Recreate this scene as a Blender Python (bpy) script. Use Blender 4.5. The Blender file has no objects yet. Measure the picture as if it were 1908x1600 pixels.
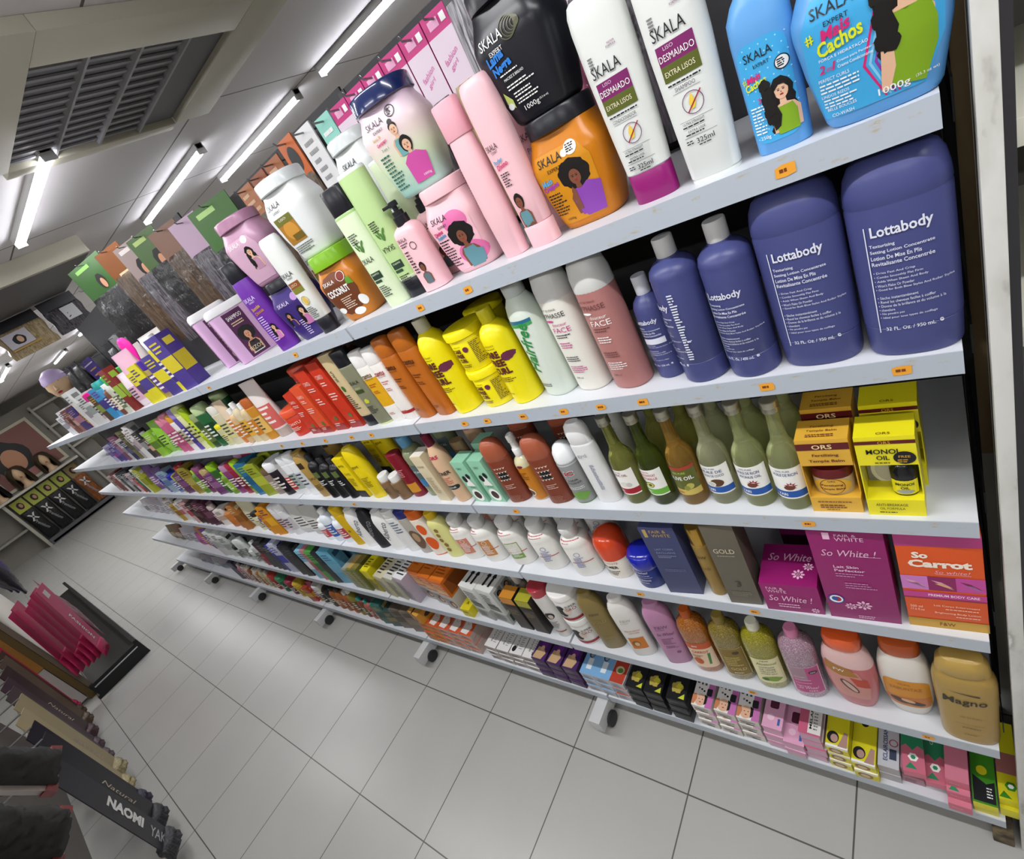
import bpy, bmesh, math, random
from mathutils import Vector, Matrix
sc = bpy.context.scene
COL = sc.collection
PI = math.pi

# ---------------------------------------------------------------- camera, world, lights, exposure
cam_d = bpy.data.cameras.new('camera')
cam_d.sensor_fit = 'HORIZONTAL'; cam_d.sensor_width = 36.0
cam_d.lens = 938.405 / 1908 * 36.0
cam_d.clip_start = 0.02; cam_d.clip_end = 60
cam = bpy.data.objects.new('camera', cam_d); COL.objects.link(cam)
RIGHT = Vector((0.744358, 0.477866, -0.466449)); DOWN = Vector((-0.075403, -0.633893, -0.769737)); FWD = Vector((-0.66351, 0.608132, -0.43581))
mw = Matrix((( RIGHT.x, -DOWN.x, -FWD.x, -0.012235), (RIGHT.y, -DOWN.y, -FWD.y, -0.639517), (RIGHT.z, -DOWN.z, -FWD.z, 1.766729), (0, 0, 0, 1)))
cam.matrix_world = mw
sc.camera = cam
W = bpy.data.worlds.new('world'); sc.world = W; W.use_nodes = True
W.node_tree.nodes['Background'].inputs[0].default_value = (0.93, 0.95, 1.0, 1)
W.node_tree.nodes['Background'].inputs[1].default_value = 0.26
sc.view_settings.view_transform = 'Standard'; sc.view_settings.look = 'None'
sc.view_settings.exposure = 0.27; sc.view_settings.gamma = 1.0
sc.view_settings.use_curve_mapping = False
CEIL = 2.5
TUBE_W = 7.0      # watts of one ceiling tube (a lamp object inside each fitting)

# ---------------------------------------------------------------- materials
_M = {}
def lin(h):
    if isinstance(h, str):
        h = h.lstrip('#'); h = h if len(h) == 6 else ''.join(x*2 for x in h); c = [int(h[i:i+2], 16)/255 for i in (0, 2, 4)]
    else: c = list(h)
    return [(x/12.92 if x <= .04045 else ((x+.055)/1.055)**2.4) for x in c]
def mat(col, rough=.38, metal=0., trans=0., coat=0., emit=0., ior=1.45, sss=0.):
    k = (col, rough, metal, trans, coat, emit, ior, sss)
    if k in _M: return _M[k]
    m = bpy.data.materials.new('finish_%d' % len(_M)); m.use_nodes = True
    b = m.node_tree.nodes['Principled BSDF']; c = lin(col) + [1]
    b.inputs['Base Color'].default_value = c; b.inputs['Roughness'].default_value = rough
    b.inputs['Metallic'].default_value = metal; b.inputs['IOR'].default_value = ior
    if trans: b.inputs['Transmission Weight'].default_value = trans
    if coat: b.inputs['Coat Weight'].default_value = coat; b.inputs['Coat Roughness'].default_value = .08
    if emit: b.inputs['Emission Color'].default_value = c; b.inputs['Emission Strength'].default_value = emit
    m.diffuse_color = c
    _M[k] = m
    return m
def node_mat(name, fn):
    m = bpy.data.materials.new(name); m.use_nodes = True
    nt = m.node_tree; fn(nt, nt.nodes['Principled BSDF']); return m
def N(nt, t, **kw):
    n = nt.nodes.new(t)
    for k, v in kw.items():
        if k.startswith('i_'):
            n.inputs[k[2:].replace('_', ' ')].default_value = v
        else: setattr(n, k, v)
    return n
def ramp(nt, pts):
    r = nt.nodes.new('ShaderNodeValToRGB'); e = r.color_ramp.elements
    while len(e) < len(pts): e.new(.5)
    for i, (p, c) in enumerate(pts): e[i].position = p; e[i].color = (lin(c) + [1])
    return r
def glitter_mat(base, spark, scale=900., rough=.18):
    def f(nt, b):
        tc = N(nt, 'ShaderNodeTexCoord'); v = N(nt, 'ShaderNodeTexVoronoi', i_Scale=scale)
        nt.links.new(tc.outputs['Object'], v.inputs['Vector'])
        n = N(nt, 'ShaderNodeTexNoise', i_Scale=scale*.6)
        nt.links.new(tc.outputs['Object'], n.inputs['Vector'])
        r = ramp(nt, [(0.0, base), (.52, base), (.66, spark), (1, spark)])
        nt.links.new(n.outputs['Fac'], r.inputs['Fac']); nt.links.new(r.outputs['Color'], b.inputs['Base Color'])
        b.inputs['Roughness'].default_value = rough; b.inputs['Coat Weight'].default_value = .6
    return node_mat('glitter_gel', f)
def noise_mat(name, stops, scale=40., rough=.4, stretch=None, metal=0., coat=0., detail=4.):
    def f(nt, b):
        tc = N(nt, 'ShaderNodeTexCoord'); mp = N(nt, 'ShaderNodeMapping')
        if stretch: mp.inputs['Scale'].default_value = stretch
        nt.links.new(tc.outputs['Object'], mp.inputs['Vector'])
        n = N(nt, 'ShaderNodeTexNoise', i_Scale=scale, i_Detail=detail)
        nt.links.new(mp.outputs['Vector'], n.inputs['Vector'])
        r = ramp(nt, stops); nt.links.new(n.outputs['Fac'], r.inputs['Fac'])
        nt.links.new(r.outputs['Color'], b.inputs['Base Color'])
        b.inputs['Roughness'].default_value = rough; b.inputs['Metallic'].default_value = metal
        if coat: b.inputs['Coat Weight'].default_value = coat; b.inputs['Coat Roughness'].default_value = .1
    return node_mat(name, f)

# ---------------------------------------------------------------- mesh helpers
def finish(bm, name, mats, smooth=True, angle=38):
    me = bpy.data.meshes.new(name); bm.to_mesh(me); bm.free()
    for m in (mats if isinstance(mats, (list, tuple)) else [mats]): me.materials.append(m)
    if smooth:
        me.polygons.foreach_set('use_smooth', [True]*len(me.polygons))
        me.set_sharp_from_angle(angle=math.radians(angle))
    return me
def obj(name, me, parent=None, loc=(0, 0, 0), rz=0):
    o = bpy.data.objects.new(name, me); COL.objects.link(o); o.location = loc
    if rz: o.rotation_euler = (0, 0, rz)
    if parent: o.parent = parent
    return o
def tag(o, label, cat, group=None, kind=None):
    if label: o['label'] = label
    if cat: o['category'] = cat
    if group: o['group'] = group
    if kind: o['kind'] = kind
    return o
def thing(name, label, cat, loc=(0, 0, 0), rz=0, group=None):
    o = bpy.data.objects.new(name, None); COL.objects.link(o); o.empty_display_size = .02
    o.location = loc; o.rotation_euler = (0, 0, rz)
    return tag(o, label, cat, group)
def struct(name, me, loc=(0, 0, 0)):
    o = obj(name, me, None, loc); o['kind'] = 'structure'; return o
def add_box(bm, lo, hi, mi=0, bev=0.):
    vs = [bm.verts.new((x, y, z)) for x in (lo[0], hi[0]) for y in (lo[1], hi[1]) for z in (lo[2], hi[2])]
    fs = [bm.faces.new([vs[i] for i in f]) for f in ((0,1,3,2),(4,6,7,5),(0,4,5,1),(2,3,7,6),(0,2,6,4),(1,5,7,3))]
    for f in fs: f.material_index = mi
    if bev: 
        r = bmesh.ops.bevel(bm, geom=list({e for f in fs for e in f.edges}), offset=bev, segments=2, affect='EDGES', profile=.7)
        for f in r['faces']: f.material_index = mi
    return fs
def box_me(lo, hi, m, bev=0., name='box'):
    bm = bmesh.new(); add_box(bm, lo, hi, 0, bev); bmesh.ops.recalc_face_normals(bm, faces=bm.faces)
    return finish(bm, name, m, angle=30)
def boxes_me(lst, mats, bev=0., name='boxes'):
    bm = bmesh.new()
    for b in lst: add_box(bm, b[0], b[1], b[2] if len(b) > 2 else 0, bev)
    bmesh.ops.recalc_face_normals(bm, faces=bm.faces)
    return finish(bm, name, mats, angle=30)
def sgp(c, e): return math.copysign(abs(c)**e, c)
def add_loft(bm, rings, seg=28, bands=None, cap0=True, cap1=True):
    """rings: (z, a, b, e[, cx, cy]) superellipse sections; bands: [(z_limit, material index)]"""
    rows = []
    for r in rings:
        z, a, b, e = r[:4]; cx, cy = (r[4], r[5]) if len(r) > 4 else (0, 0)
        rows.append([bm.verts.new((cx + a*sgp(math.cos(t), 2/e), cy + b*sgp(math.sin(t), 2/e), z)) for t in [2*PI*i/seg for i in range(seg)]])
    for k in range(len(rows)-1):
        zm = (rings[k][0]+rings[k+1][0])/2; mi = 0
        if bands:
            for zl, i in bands:
                if zm <= zl: mi = i; break
        for i in range(seg):
            f = bm.faces.new((rows[k][i], rows[k][(i+1) % seg], rows[k+1][(i+1) % seg], rows[k+1][i])); f.material_index = mi
    if cap0: bm.faces.new(rows[0][::-1]).material_index = bands[0][1] if bands else 0
    if cap1: bm.faces.new(rows[-1]).material_index = bands[-1][1] if bands else 0
_LM = {}
def loft_me(rings, m, seg=28, bands=None, name='loft', angle=38):
    ms = m if isinstance(m, (list, tuple)) else [m]
    k = (tuple(tuple(round(v, 5) for v in r) for r in rings), tuple(x.name for x in ms), seg, str(bands))
    if k not in _LM:
        bm = bmesh.new(); add_loft(bm, rings, seg, bands); bmesh.ops.recalc_face_normals(bm, faces=bm.faces)
        _LM[k] = finish(bm, name, ms, angle=angle)
    return _LM[k]
def prof(t, w, d, h, z0=0., e=2.3):
    return [(z0+r[0]*h, w/2*r[1], d/2*(r[2] if len(r) > 2 else r[1]), r[3] if len(r) > 3 else e) for r in t]
def tube_me(pts, r, m, seg=8, name='rod'):
    bm = bmesh.new(); rows = []
    for i, p in enumerate(pts):
        p = Vector(p); a = Vector(pts[max(i-1, 0)]); b = Vector(pts[min(i+1, len(pts)-1)])
        t = (b-a).normalized(); u = t.cross(Vector((0, 0, 1)));
        if u.length < .01: u = t.cross(Vector((0, 1, 0)))
        u.normalize(); v = t.cross(u)
        rows.append([bm.verts.new(p + r*(math.cos(2*PI*k/seg)*u + math.sin(2*PI*k/seg)*v)) for k in range(seg)])
    for a, b in zip(rows, rows[1:]):
        for k in range(seg): bm.faces.new((a[k], a[(k+1) % seg], b[(k+1) % seg], b[k]))
    bm.faces.new(rows[0]); bm.faces.new(rows[-1])
    bmesh.ops.recalc_face_normals(bm, faces=bm.faces)
    return finish(bm, name, m)

# ---------------------------------------------------------------- printing: shapes and lettering laid on a surface
_TX = {}
def text_tris(s, bold=0., shear=0.):
    k = (s, bold, shear)
    if k in _TX: return _TX[k]
    cu = bpy.data.curves.new('t', 'FONT'); cu.body = s; cu.resolution_u = 2; cu.offset = bold; cu.shear = shear
    o = bpy.data.objects.new('t', cu); me = o.to_mesh()
    me.calc_loop_triangles()
    vs = [tuple(v.co[:2]) for v in me.vertices]; ts = [tuple(t.vertices) for t in me.loop_triangles]
    o.to_mesh_clear(); bpy.data.objects.remove(o); bpy.data.curves.remove(cu)
    if vs:
        x0 = min(v[0] for v in vs); x1 = max(v[0] for v in vs); y0 = min(v[1] for v in vs); y1 = max(v[1] for v in vs)
        vs = [((v[0]-x0)/max(x1-x0, 1e-6), (v[1]-y0)/max(y1-y0, 1e-6)) for v in vs]
    _TX[k] = (vs, ts); return _TX[k]
def T(s, cx, cz, w, h, m, rot=0, shear=0., bold=0., l=5):
    vs, ts = text_tris(s, bold, shear); c, n = math.cos(math.radians(rot)), math.sin(math.radians(rot))
    q = [((u-.5)*w, (v-.5)*h) for u, v in vs]
    return [('t', [(cx+u*c-v*n, cz+u*n+v*c) for u, v in q], ts, m, l)]
def PG(pts, m, l=2): return [('p', pts, None, m, l)]
def R(u0, z0, u1, z1, m, l=1): return PG([(u0, z0), (u1, z0), (u1, z1), (u0, z1)], m, l)
def EL(cx, cz, rx, rz, m, l=2, n=20, wob=0., k=7, rot=0.):
    c, s = math.cos(rot), math.sin(rot); P = []
    for i in range(n):
        t = 2*PI*i/n; f = 1+wob*math.sin(k*t+.7)+wob*.6*math.sin((2*k+1)*t); x, y = rx*f*math.cos(t), rz*f*math.sin(t)
        P.append((cx+x*c-y*s, cz+x*s+y*c))
    return PG(P, m, l)
def RR(u0, z0, u1, z1, r, m, l=1, n=4):
    P = []
    for cx, cz, a in ((u1-r, z1-r, 0), (u0+r, z1-r, 90), (u0+r, z0+r, 180), (u1-r, z0+r, 270)):
        for i in range(n+1):
            t = math.radians(a+90*i/n); P.append((cx+r*math.cos(t), cz+r*math.sin(t)))
    return PG(P, m, l)
def RING(cx, cz, r, w, m, l=4, n=20):
    P = []
    for i in range(n):
        t0, t1 = 2*PI*i/n, 2*PI*(i+1)/n
        P += PG([(cx+r*math.cos(t0), cz+r*math.sin(t0)), (cx+r*math.cos(t1), cz+r*math.sin(t1)), (cx+(r-w)*math.cos(t1), cz+(r-w)*math.sin(t1)), (cx+(r-w)*math.cos(t0), cz+(r-w)*math.sin(t0))], m, l)
    return P
def LN(u0, u1, ztop, n, pitch, m, seed=1, hh=.42, l=5, rag=.4, align=0):
    """n lines of print too small to read"""
    rd = random.Random(seed); out = []
    for i in range(n):
        e = u1 - (u1-u0)*rag*rd.random(); s = u0
        if align == 1: s, e = u0+(u1-e)/2, u1-(u1-e)/2
        u = s; z = ztop-i*pitch
        while u < e-.0008:
            wd = min(rd.uniform(.0022, .006), e-u); out += R(u, z-pitch*hh, u+wd, z, m, l); u += wd+.0009
    return out
SKIN = mat('#c9906f', .5); SKIN2 = mat('#7d4a35', .5); SKIN3 = mat('#e2b596', .5)
HAIR = mat('#14100f', .45); LIP = mat('#a3202b', .4); WHITE = mat('#f2f2f0', .4); INK = mat('#15161a', .45)
def WOMAN(cx, cz, s, top, skin=SKIN, hair=HAIR, style='long', side=1, l=2):
    """printed portrait of a woman; s is the head height, (cx,cz) the face centre"""
    o = []
    if style == 'afro': o += EL(cx, cz+.25*s, 1.15*s, 1.05*s, hair, l, 34, .035, 9)
    elif style == 'long':
        P = [(cx-.55*s, cz+.5*s), (cx-.3*s, cz+.85*s), (cx+.15*s, cz+.9*s), (cx+.5*s, cz+.6*s)]
        for i in range(9): P.append((cx+(.62+.1*(i % 2)+.02*i)*s, cz+(.4-.32*i)*s if side > 0 else cz+(.4-.2*i)*s))
        P.append((cx+.25*s, cz-1.2*s))
        for i in range(12): P.append((cx-(.95+.14*(i % 2)-.03*i)*s, cz+(-2.6+.26*i)*s))
        o += PG(P, hair, l)
    elif style == 'bob': o += EL(cx, cz+.15*s, .62*s, .8*s, hair, l, 24, .02, 5)
    elif style == 'bun': o += EL(cx, cz+.3*s, .5*s, .5*s, hair, l) + EL(cx-.05*s, cz+.85*s, .3*s, .3*s, hair, l)
    o += PG([(cx-.16*s, cz-.3*s), (cx+.16*s, cz-.3*s), (cx+.22*s, cz-1.0*s), (cx-.22*s, cz-1.0*s)], skin, l+1)
    o += PG([(cx-.85*s, cz-2.6*s), (cx+.85*s, cz-2.6*s), (cx+.9*s, cz-1.35*s), (cx+.62*s, cz-.95*s), (cx+.2*s, cz-.8*s), (cx-.2*s, cz-.8*s), (cx-.62*s, cz-.95*s), (cx-.9*s, cz-1.35*s)], skin, l+1)
    o += PG([(cx-.62*s, cz-2.75*s), (cx+.66*s, cz-2.75*s), (cx+.7*s, cz-1.5*s), (cx+.5*s, cz-.95*s), (cx+.36*s, cz-.98*s), (cx, cz-1.4*s), (cx-.36*s, cz-.98*s), (cx-.5*s, cz-.95*s), (cx-.7*s, cz-1.5*s)], top, l+2)
    o += EL(cx, cz, .42*s, .54*s, skin, l+3, 18)
    for q in (-1, 1):
        o += EL(cx+q*.15*s, cz+.06*s, .075*s, .035*s, INK, l+4, 8) + R(cx+q*.15*s-.09*s, cz+.14*s, cx+q*.15*s+.09*s, cz+.17*s, hair, l+4)
    o += PG([(cx-.03*s, cz+.02*s), (cx+.05*s, cz-.12*s), (cx-.04*s, cz-.12*s)], mat('#8a5a45', .5), l+4)
    o += EL(cx, cz-.24*s, .12*s, .055*s, LIP, l+4, 10)
    if style == 'long': o += PG([(cx-.44*s, cz+.3*s), (cx-.36*s, cz-.2*s), (cx-.38*s, cz-.9*s), (cx-.22*s, cz-1.5*s), (cx-.42*s, cz-2.2*s), (cx-.8*s, cz-2.4*s), (cx-.95*s, cz-1.4*s), (cx-.8*s, cz-.4*s)], hair, l+4) + PG([(cx-.4*s, cz+.1*s), (cx-.34*s, cz+.48*s), (cx, cz+.62*s), (cx+.36*s, cz+.46*s), (cx+.4*s, cz+.1*s), (cx+.22*s, cz+.36*s), (cx-.1*s, cz+.4*s)], hair, l+5)
    return o
_DM = {}
def print_me(shapes, surf, curved, key=None, step=.0045, name='print'):
    if key and key in _DM: return _DM[key]
    bm = bmesh.new(); mats = []
    for kind, pts, tris, m, l in shapes:
        if m not in mats: mats.append(m)
        mi = mats.index(m); nb = bmesh.new() if curved else bm
        vs = [nb.verts.new((p[0], p[1], l)) for p in pts]
        fs = []
        if kind == 't':
            for t in tris:
                try: fs.append(nb.faces.new([vs[i] for i in t]))
                except ValueError: pass
        else: fs.append(nb.faces.new(vs))
        if curved:
            us = [p[0] for p in pts]; a, b = min(us), max(us)
            if b-a > step:
                if kind != 't' and len(vs) > 4: bmesh.ops.triangulate(nb, faces=fs)
                k = math.floor(a/step)+1
                while k*step < b:
                    bmesh.ops.bisect_plane(nb, geom=nb.verts[:]+nb.edges[:]+nb.faces[:], plane_co=(k*step, 0, 0), plane_no=(1, 0, 0), dist=1e-6); k += 1
            zs = [p[1] for p in pts]; a, b = min(zs), max(zs)
            if b-a > .012 and kind != 't':
                k = math.floor(a/.008)+1
                while k*.008 < b:
                    bmesh.ops.bisect_plane(nb, geom=nb.verts[:]+nb.edges[:]+nb.faces[:], plane_co=(0, k*.008, 0), plane_no=(0, 1, 0), dist=1e-6); k += 1
            mp = {}
            for v in nb.verts: mp[v] = bm.verts.new(v.co)
            for f in nb.faces:
                try: bm.faces.new([mp[v] for v in f.verts]).material_index = mi
                except ValueError: pass
            nb.free()
        else:
            for f in fs: f.material_index = mi
    for v in bm.verts: v.co = surf(v.co.x, v.co.y, .0004+.00017*v.co.z)
    me = finish(bm, name, mats, smooth=curved, angle=60)
    if key: _DM[key] = me
    return me
def front_of(rings):
    rs = sorted(rings, key=lambda r: r[0])
    def f(u, z, off):
        i = 0
        while i < len(rs)-2 and rs[i+1][0] < z: i += 1
        r0, r1 = rs[i], rs[i+1]; t = min(max((z-r0[0])/max(r1[0]-r0[0], 1e-6), 0), 1)
        a, b, e = [r0[j]+(r1[j]-r0[j])*t for j in (1, 2, 3)]
        q = min(abs(u)/a, .995)
        nx = sgp(u/a, e-1)/a if abs(u) > 1e-6 else 0; y = -b*(1-q**e)**(1/e); ny = -((1-q**e)**((e-1)/e))/b
        L = math.hypot(nx, ny) or 1
        return Vector((math.copysign(min(abs(u), a*.995), u)+nx/L*off, y+ny/L*off, z))
    return f
def flat_front(y): return lambda u, z, off: Vector((u, y-off, z))
def flat_top(z, y0): return lambda u, v, off: Vector((u, y0+v, z+off))
def flat_right(x, y0): return lambda u, z, off: Vector((x+off, y0+u, z))
class Item:
    def __init__(s, name, label, cat, loc, rz=0, group=None):
        s.o = thing(name, label, cat, loc, math.radians(rz), group); s.rings = None
    def loft(s, part, rings, m, seg=28, bands=None, main=False, angle=38, parent=None, loc=(0, 0, 0)):
        if main or s.rings is None: s.rings = rings
        return obj(part, loft_me(rings, m, seg, bands, part, angle), parent or s.o, loc)
    def printed(s, shapes, surf=None, curved=True, key=None, part='label', parent=None):
        return obj(part, print_me(shapes, surf or front_of(s.rings), curved, key, name=part), parent or s.o)
    def mesh(s, part, me, loc=(0, 0, 0), parent=None): return obj(part, me, parent or s.o, loc)
# ---------------------------------------------------------------- room shell
def f_floor(nt, b):
    tc = N(nt, 'ShaderNodeTexCoord'); sp = N(nt, 'ShaderNodeSeparateXYZ'); nt.links.new(tc.outputs['Object'], sp.inputs[0])
    def line(out, pitch, ofs, wd):
        a = N(nt, 'ShaderNodeMath', operation='ADD'); a.inputs[1].default_value = ofs; nt.links.new(out, a.inputs[0])
        d = N(nt, 'ShaderNodeMath', operation='DIVIDE'); d.inputs[1].default_value = pitch; nt.links.new(a.outputs[0], d.inputs[0])
        f = N(nt, 'ShaderNodeMath', operation='FRACT'); nt.links.new(d.outputs[0], f.inputs[0])
        s = N(nt, 'ShaderNodeMath', operation='SUBTRACT'); s.inputs[1].default_value = .5; nt.links.new(f.outputs[0], s.inputs[0])
        ab = N(nt, 'ShaderNodeMath', operation='ABSOLUTE'); nt.links.new(s.outputs[0], ab.inputs[0])
        g = N(nt, 'ShaderNodeMath', operation='GREATER_THAN'); g.inputs[1].default_value = .5-wd/pitch/2; nt.links.new(ab.outputs[0], g.inputs[0])
        return g.outputs[0]
    lx = line(sp.outputs['X'], .4185, .712+.4185*40, .0042); ly = line(sp.outputs['Y'], .472, .157+.472*20, .0042)
    mx = N(nt, 'ShaderNodeMath', operation='MAXIMUM'); nt.links.new(lx, mx.inputs[0]); nt.links.new(ly, mx.inputs[1])
    n = N(nt, 'ShaderNodeTexNoise', i_Scale=3.5, i_Detail=5.); nt.links.new(tc.outputs['Object'], n.inputs['Vector'])
    r = ramp(nt, [(.3, '#adada9'), (.7, '#b2b1ac')]); nt.links.new(n.outputs['Fac'], r.inputs['Fac'])
    mixc = N(nt, 'ShaderNodeMix', data_type='RGBA'); nt.links.new(mx.outputs[0], mixc.inputs['Factor']); nt.links.new(r.outputs['Color'], mixc.inputs[6])
    mixc.inputs[7].default_value = lin('#55544f')+[1]; nt.links.new(mixc.outputs[2], b.inputs['Base Color'])
    b.inputs['Roughness'].default_value = .3
    bp = N(nt, 'ShaderNodeBump', i_Strength=.4, i_Distance=.002, invert=True); nt.links.new(mx.outputs[0], bp.inputs['Height']); nt.links.new(bp.outputs['Normal'], b.inputs['Normal'])
M_FLOOR = node_mat('grey_floor_tile', f_floor)
def f_ceil(nt, b):
    tc = N(nt, 'ShaderNodeTexCoord'); sp = N(nt, 'ShaderNodeSeparateXYZ'); nt.links.new(tc.outputs['Object'], sp.inputs[0])
    outs = []
    for ax, pitch, ofs in (('X', 1.04, 2.248+1.04*20), ('Y', .622, -.863+.622*20)):
        a = N(nt, 'ShaderNodeMath', operation='ADD'); a.inputs[1].default_value = ofs+pitch/2; nt.links.new(sp.outputs[ax], a.inputs[0])
        d = N(nt, 'ShaderNodeMath', operation='DIVIDE'); d.inputs[1].default_value = pitch; nt.links.new(a.outputs[0], d.inputs[0])
        f = N(nt, 'ShaderNodeMath', operation='FRACT'); nt.links.new(d.outputs[0], f.inputs[0])
        s = N(nt, 'ShaderNodeMath', operation='SUBTRACT'); s.inputs[1].default_value = .5; nt.links.new(f.outputs[0], s.inputs[0])
        ab = N(nt, 'ShaderNodeMath', operation='ABSOLUTE'); nt.links.new(s.outputs[0], ab.inputs[0])
        g = N(nt, 'ShaderNodeMath', operation='LESS_THAN'); g.inputs[1].default_value = .0045/pitch; nt.links.new(ab.outputs[0], g.inputs[0]); outs.append(g.outputs[0])
    mx = N(nt, 'ShaderNodeMath', operation='MAXIMUM'); nt.links.new(outs[0], mx.inputs[0]); nt.links.new(outs[1], mx.inputs[1])
    mixc = N(nt, 'ShaderNodeMix', data_type='RGBA'); nt.links.new(mx.outputs[0], mixc.inputs['Factor'])
    mixc.inputs[6].default_value = lin('#e4dfde')+[1]; mixc.inputs[7].default_value = lin('#6b6765')+[1]
    nt.links.new(mixc.outputs[2], b.inputs['Base Color']); b.inputs['Roughness'].default_value = .75
M_CEIL = node_mat('ceiling_panel', f_ceil)
struct('floor', box_me((-14, -4, -.1), (3, 3.2, 0), M_FLOOR))
struct('ceiling', box_me((-14, -4, CEIL), (3, 3.2, CEIL+.1), M_CEIL))
M_WALLP = mat('#c9c5bc', .7)
struct('wall_far', box_me((-14.1, -4, 0), (-14, 3.2, CEIL), mat('#a8a49c', .7)))
struct('wall_back', box_me((-14, 3.2, 0), (3, 3.3, CEIL), M_WALLP))
struct('wall_near', box_me((3, -4, 0), (3.1, 3.2, CEIL), M_WALLP))
struct('wall_aisle', box_me((-14, -4.1, 0), (3, -4, CEIL), M_WALLP))

# ---------------------------------------------------------------- ceiling fittings
M_TUBE = mat('#f4f6ff', .4, emit=20.0); M_GALV = mat('#d8d8d6', .35); M_LAMPBODY = mat('#c4c3c0', .4)
def tube_lamp(x0, x1, y, label, power=TUBE_W):
    c = (x0+x1)/2; L = x1-x0
    t = thing('ceiling_tube_lamp', label, 'lamp', (c, y, CEIL), 0, 'tube lamps on the ceiling')
    obj('housing', boxes_me([((-L/2, -.02, -.028), (L/2, .02, 0))], M_LAMPBODY, .003), t)
    bm = bmesh.new(); n = 10
    rows = [[bm.verts.new((sx*(L/2-.012), .019*math.cos(PI+PI*i/n), -.028+.02*math.sin(PI+PI*i/n))) for i in range(n+1)] for sx in (-1, 1)]
    for i in range(n): bm.faces.new((rows[0][i], rows[0][i+1], rows[1][i+1], rows[1][i]))
    bm.faces.new(rows[0]); bm.faces.new(rows[1]); bmesh.ops.recalc_face_normals(bm, faces=bm.faces)
    obj('diffuser', finish(bm, 'diffuser', M_TUBE), t)
    for sx in (-1, 1): obj('end_cap', box_me((sx*(L/2-.006)-.006, -.022, -.05), (sx*(L/2-.006)+.006, .022, 0), M_LAMPBODY, .002), t)
    ld = bpy.data.lights.new('tube_light', 'AREA'); ld.shape = 'RECTANGLE'; ld.size = L*.96; ld.size_y = .035; ld.energy = power; ld.color = (1, 1, .99)
    lo = bpy.data.objects.new('tube_light', ld); COL.objects.link(lo); lo.parent = t; lo.location = (0, 0, -.056)
    return t
tube_lamp(-2.21, -1.16, 1.515, 'bright tube lamp on the ceiling closest above the hanging hair packs', 4.0)
tube_lamp(-3.47, -2.40, 1.485, 'tube lamp in line behind the lamp above the hanging hair packs', 4.0)
tube_lamp(-3.76, -2.72, 1.03, 'tube lamp standing alone between the paired lamps and the beam', 4.0)
tube_lamp(-3.17, -2.22, .228, 'tube lamp beside the far edge of the air conditioner', 3.0)
for i in range(5):
    tube_lamp(1.0-1.35*i-1.1, 1.0-1.35*i, -.50, 'tube lamp over the aisle, number %d along its row' % (i+1))
for i in range(5): tube_lamp(1.0-1.5*i-1.1, 1.0-1.5*i, -2.1, 'added unseen fill tube lamp beyond the aisle display, number %d along its row' % (i+1), 12.0)  # row added out of view to fill the floor and lower shelves with light
for i in range(4): tube_lamp(-6.3-1.8*i, -5.2-1.8*i, .10, 'tube lamp over the far end of the aisle, number %d' % (i+1))
for i in range(3): tube_lamp(-6.1-2.2*i, -5.0-2.2*i, 1.4, 'tube lamp far along the ceiling behind the shelves, number %d' % (i+1))
# cassette air conditioner
M_CREAM = mat('#d6d1bd', .45)
t = thing('air_conditioner', 'square ceiling air conditioner with a dark slatted grille', 'air conditioner', (-1.94, .43, CEIL))
obj('casing', boxes_me([((-.34, .305, -.035), (.44, .46, 0)), ((-.34, -.50, -.035), (.44, -.32, 0)), ((.285, -.32, -.035), (.44, .305, 0)), ((-.40, -.32, -.035), (-.34, .305, 0))], M_CREAM, .004), t)
obj('grille_back', box_me((-.34, -.32, -.012), (.285, .305, 0), mat('#7f7f82', .6)), t)
for k in range(3):
    y = -.32+.625*(k+1)/4
    obj('divider', box_me((-.34, y-.004, -.03), (.285, y+.004, -.012), mat('#a8a8ab', .5)), t)
bars = []
for k in range(12):
    x = -.325+.05*k
    bars.append(((x, -.31, -.020), (x+.014, .14, -.014)))
obj('louver', boxes_me(bars, mat('#98989b', .5)), t)
# bulkhead box further along
t = thing('ceiling_bulkhead', 'cream box dropped from the ceiling above the wig bags', 'bulkhead', (0, 0, 0))
obj('front_panel', box_me((-3.57, -2.6, 2.405), (-3.53, .57, CEIL), mat('#c9c4b0', .5), .004), t)
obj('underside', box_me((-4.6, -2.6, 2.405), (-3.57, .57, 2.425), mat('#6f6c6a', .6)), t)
obj('end_panel', box_me((-4.6, .54, 2.425), (-3.57, .57, CEIL), mat('#b9b4a6', .5)), t)

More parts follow.
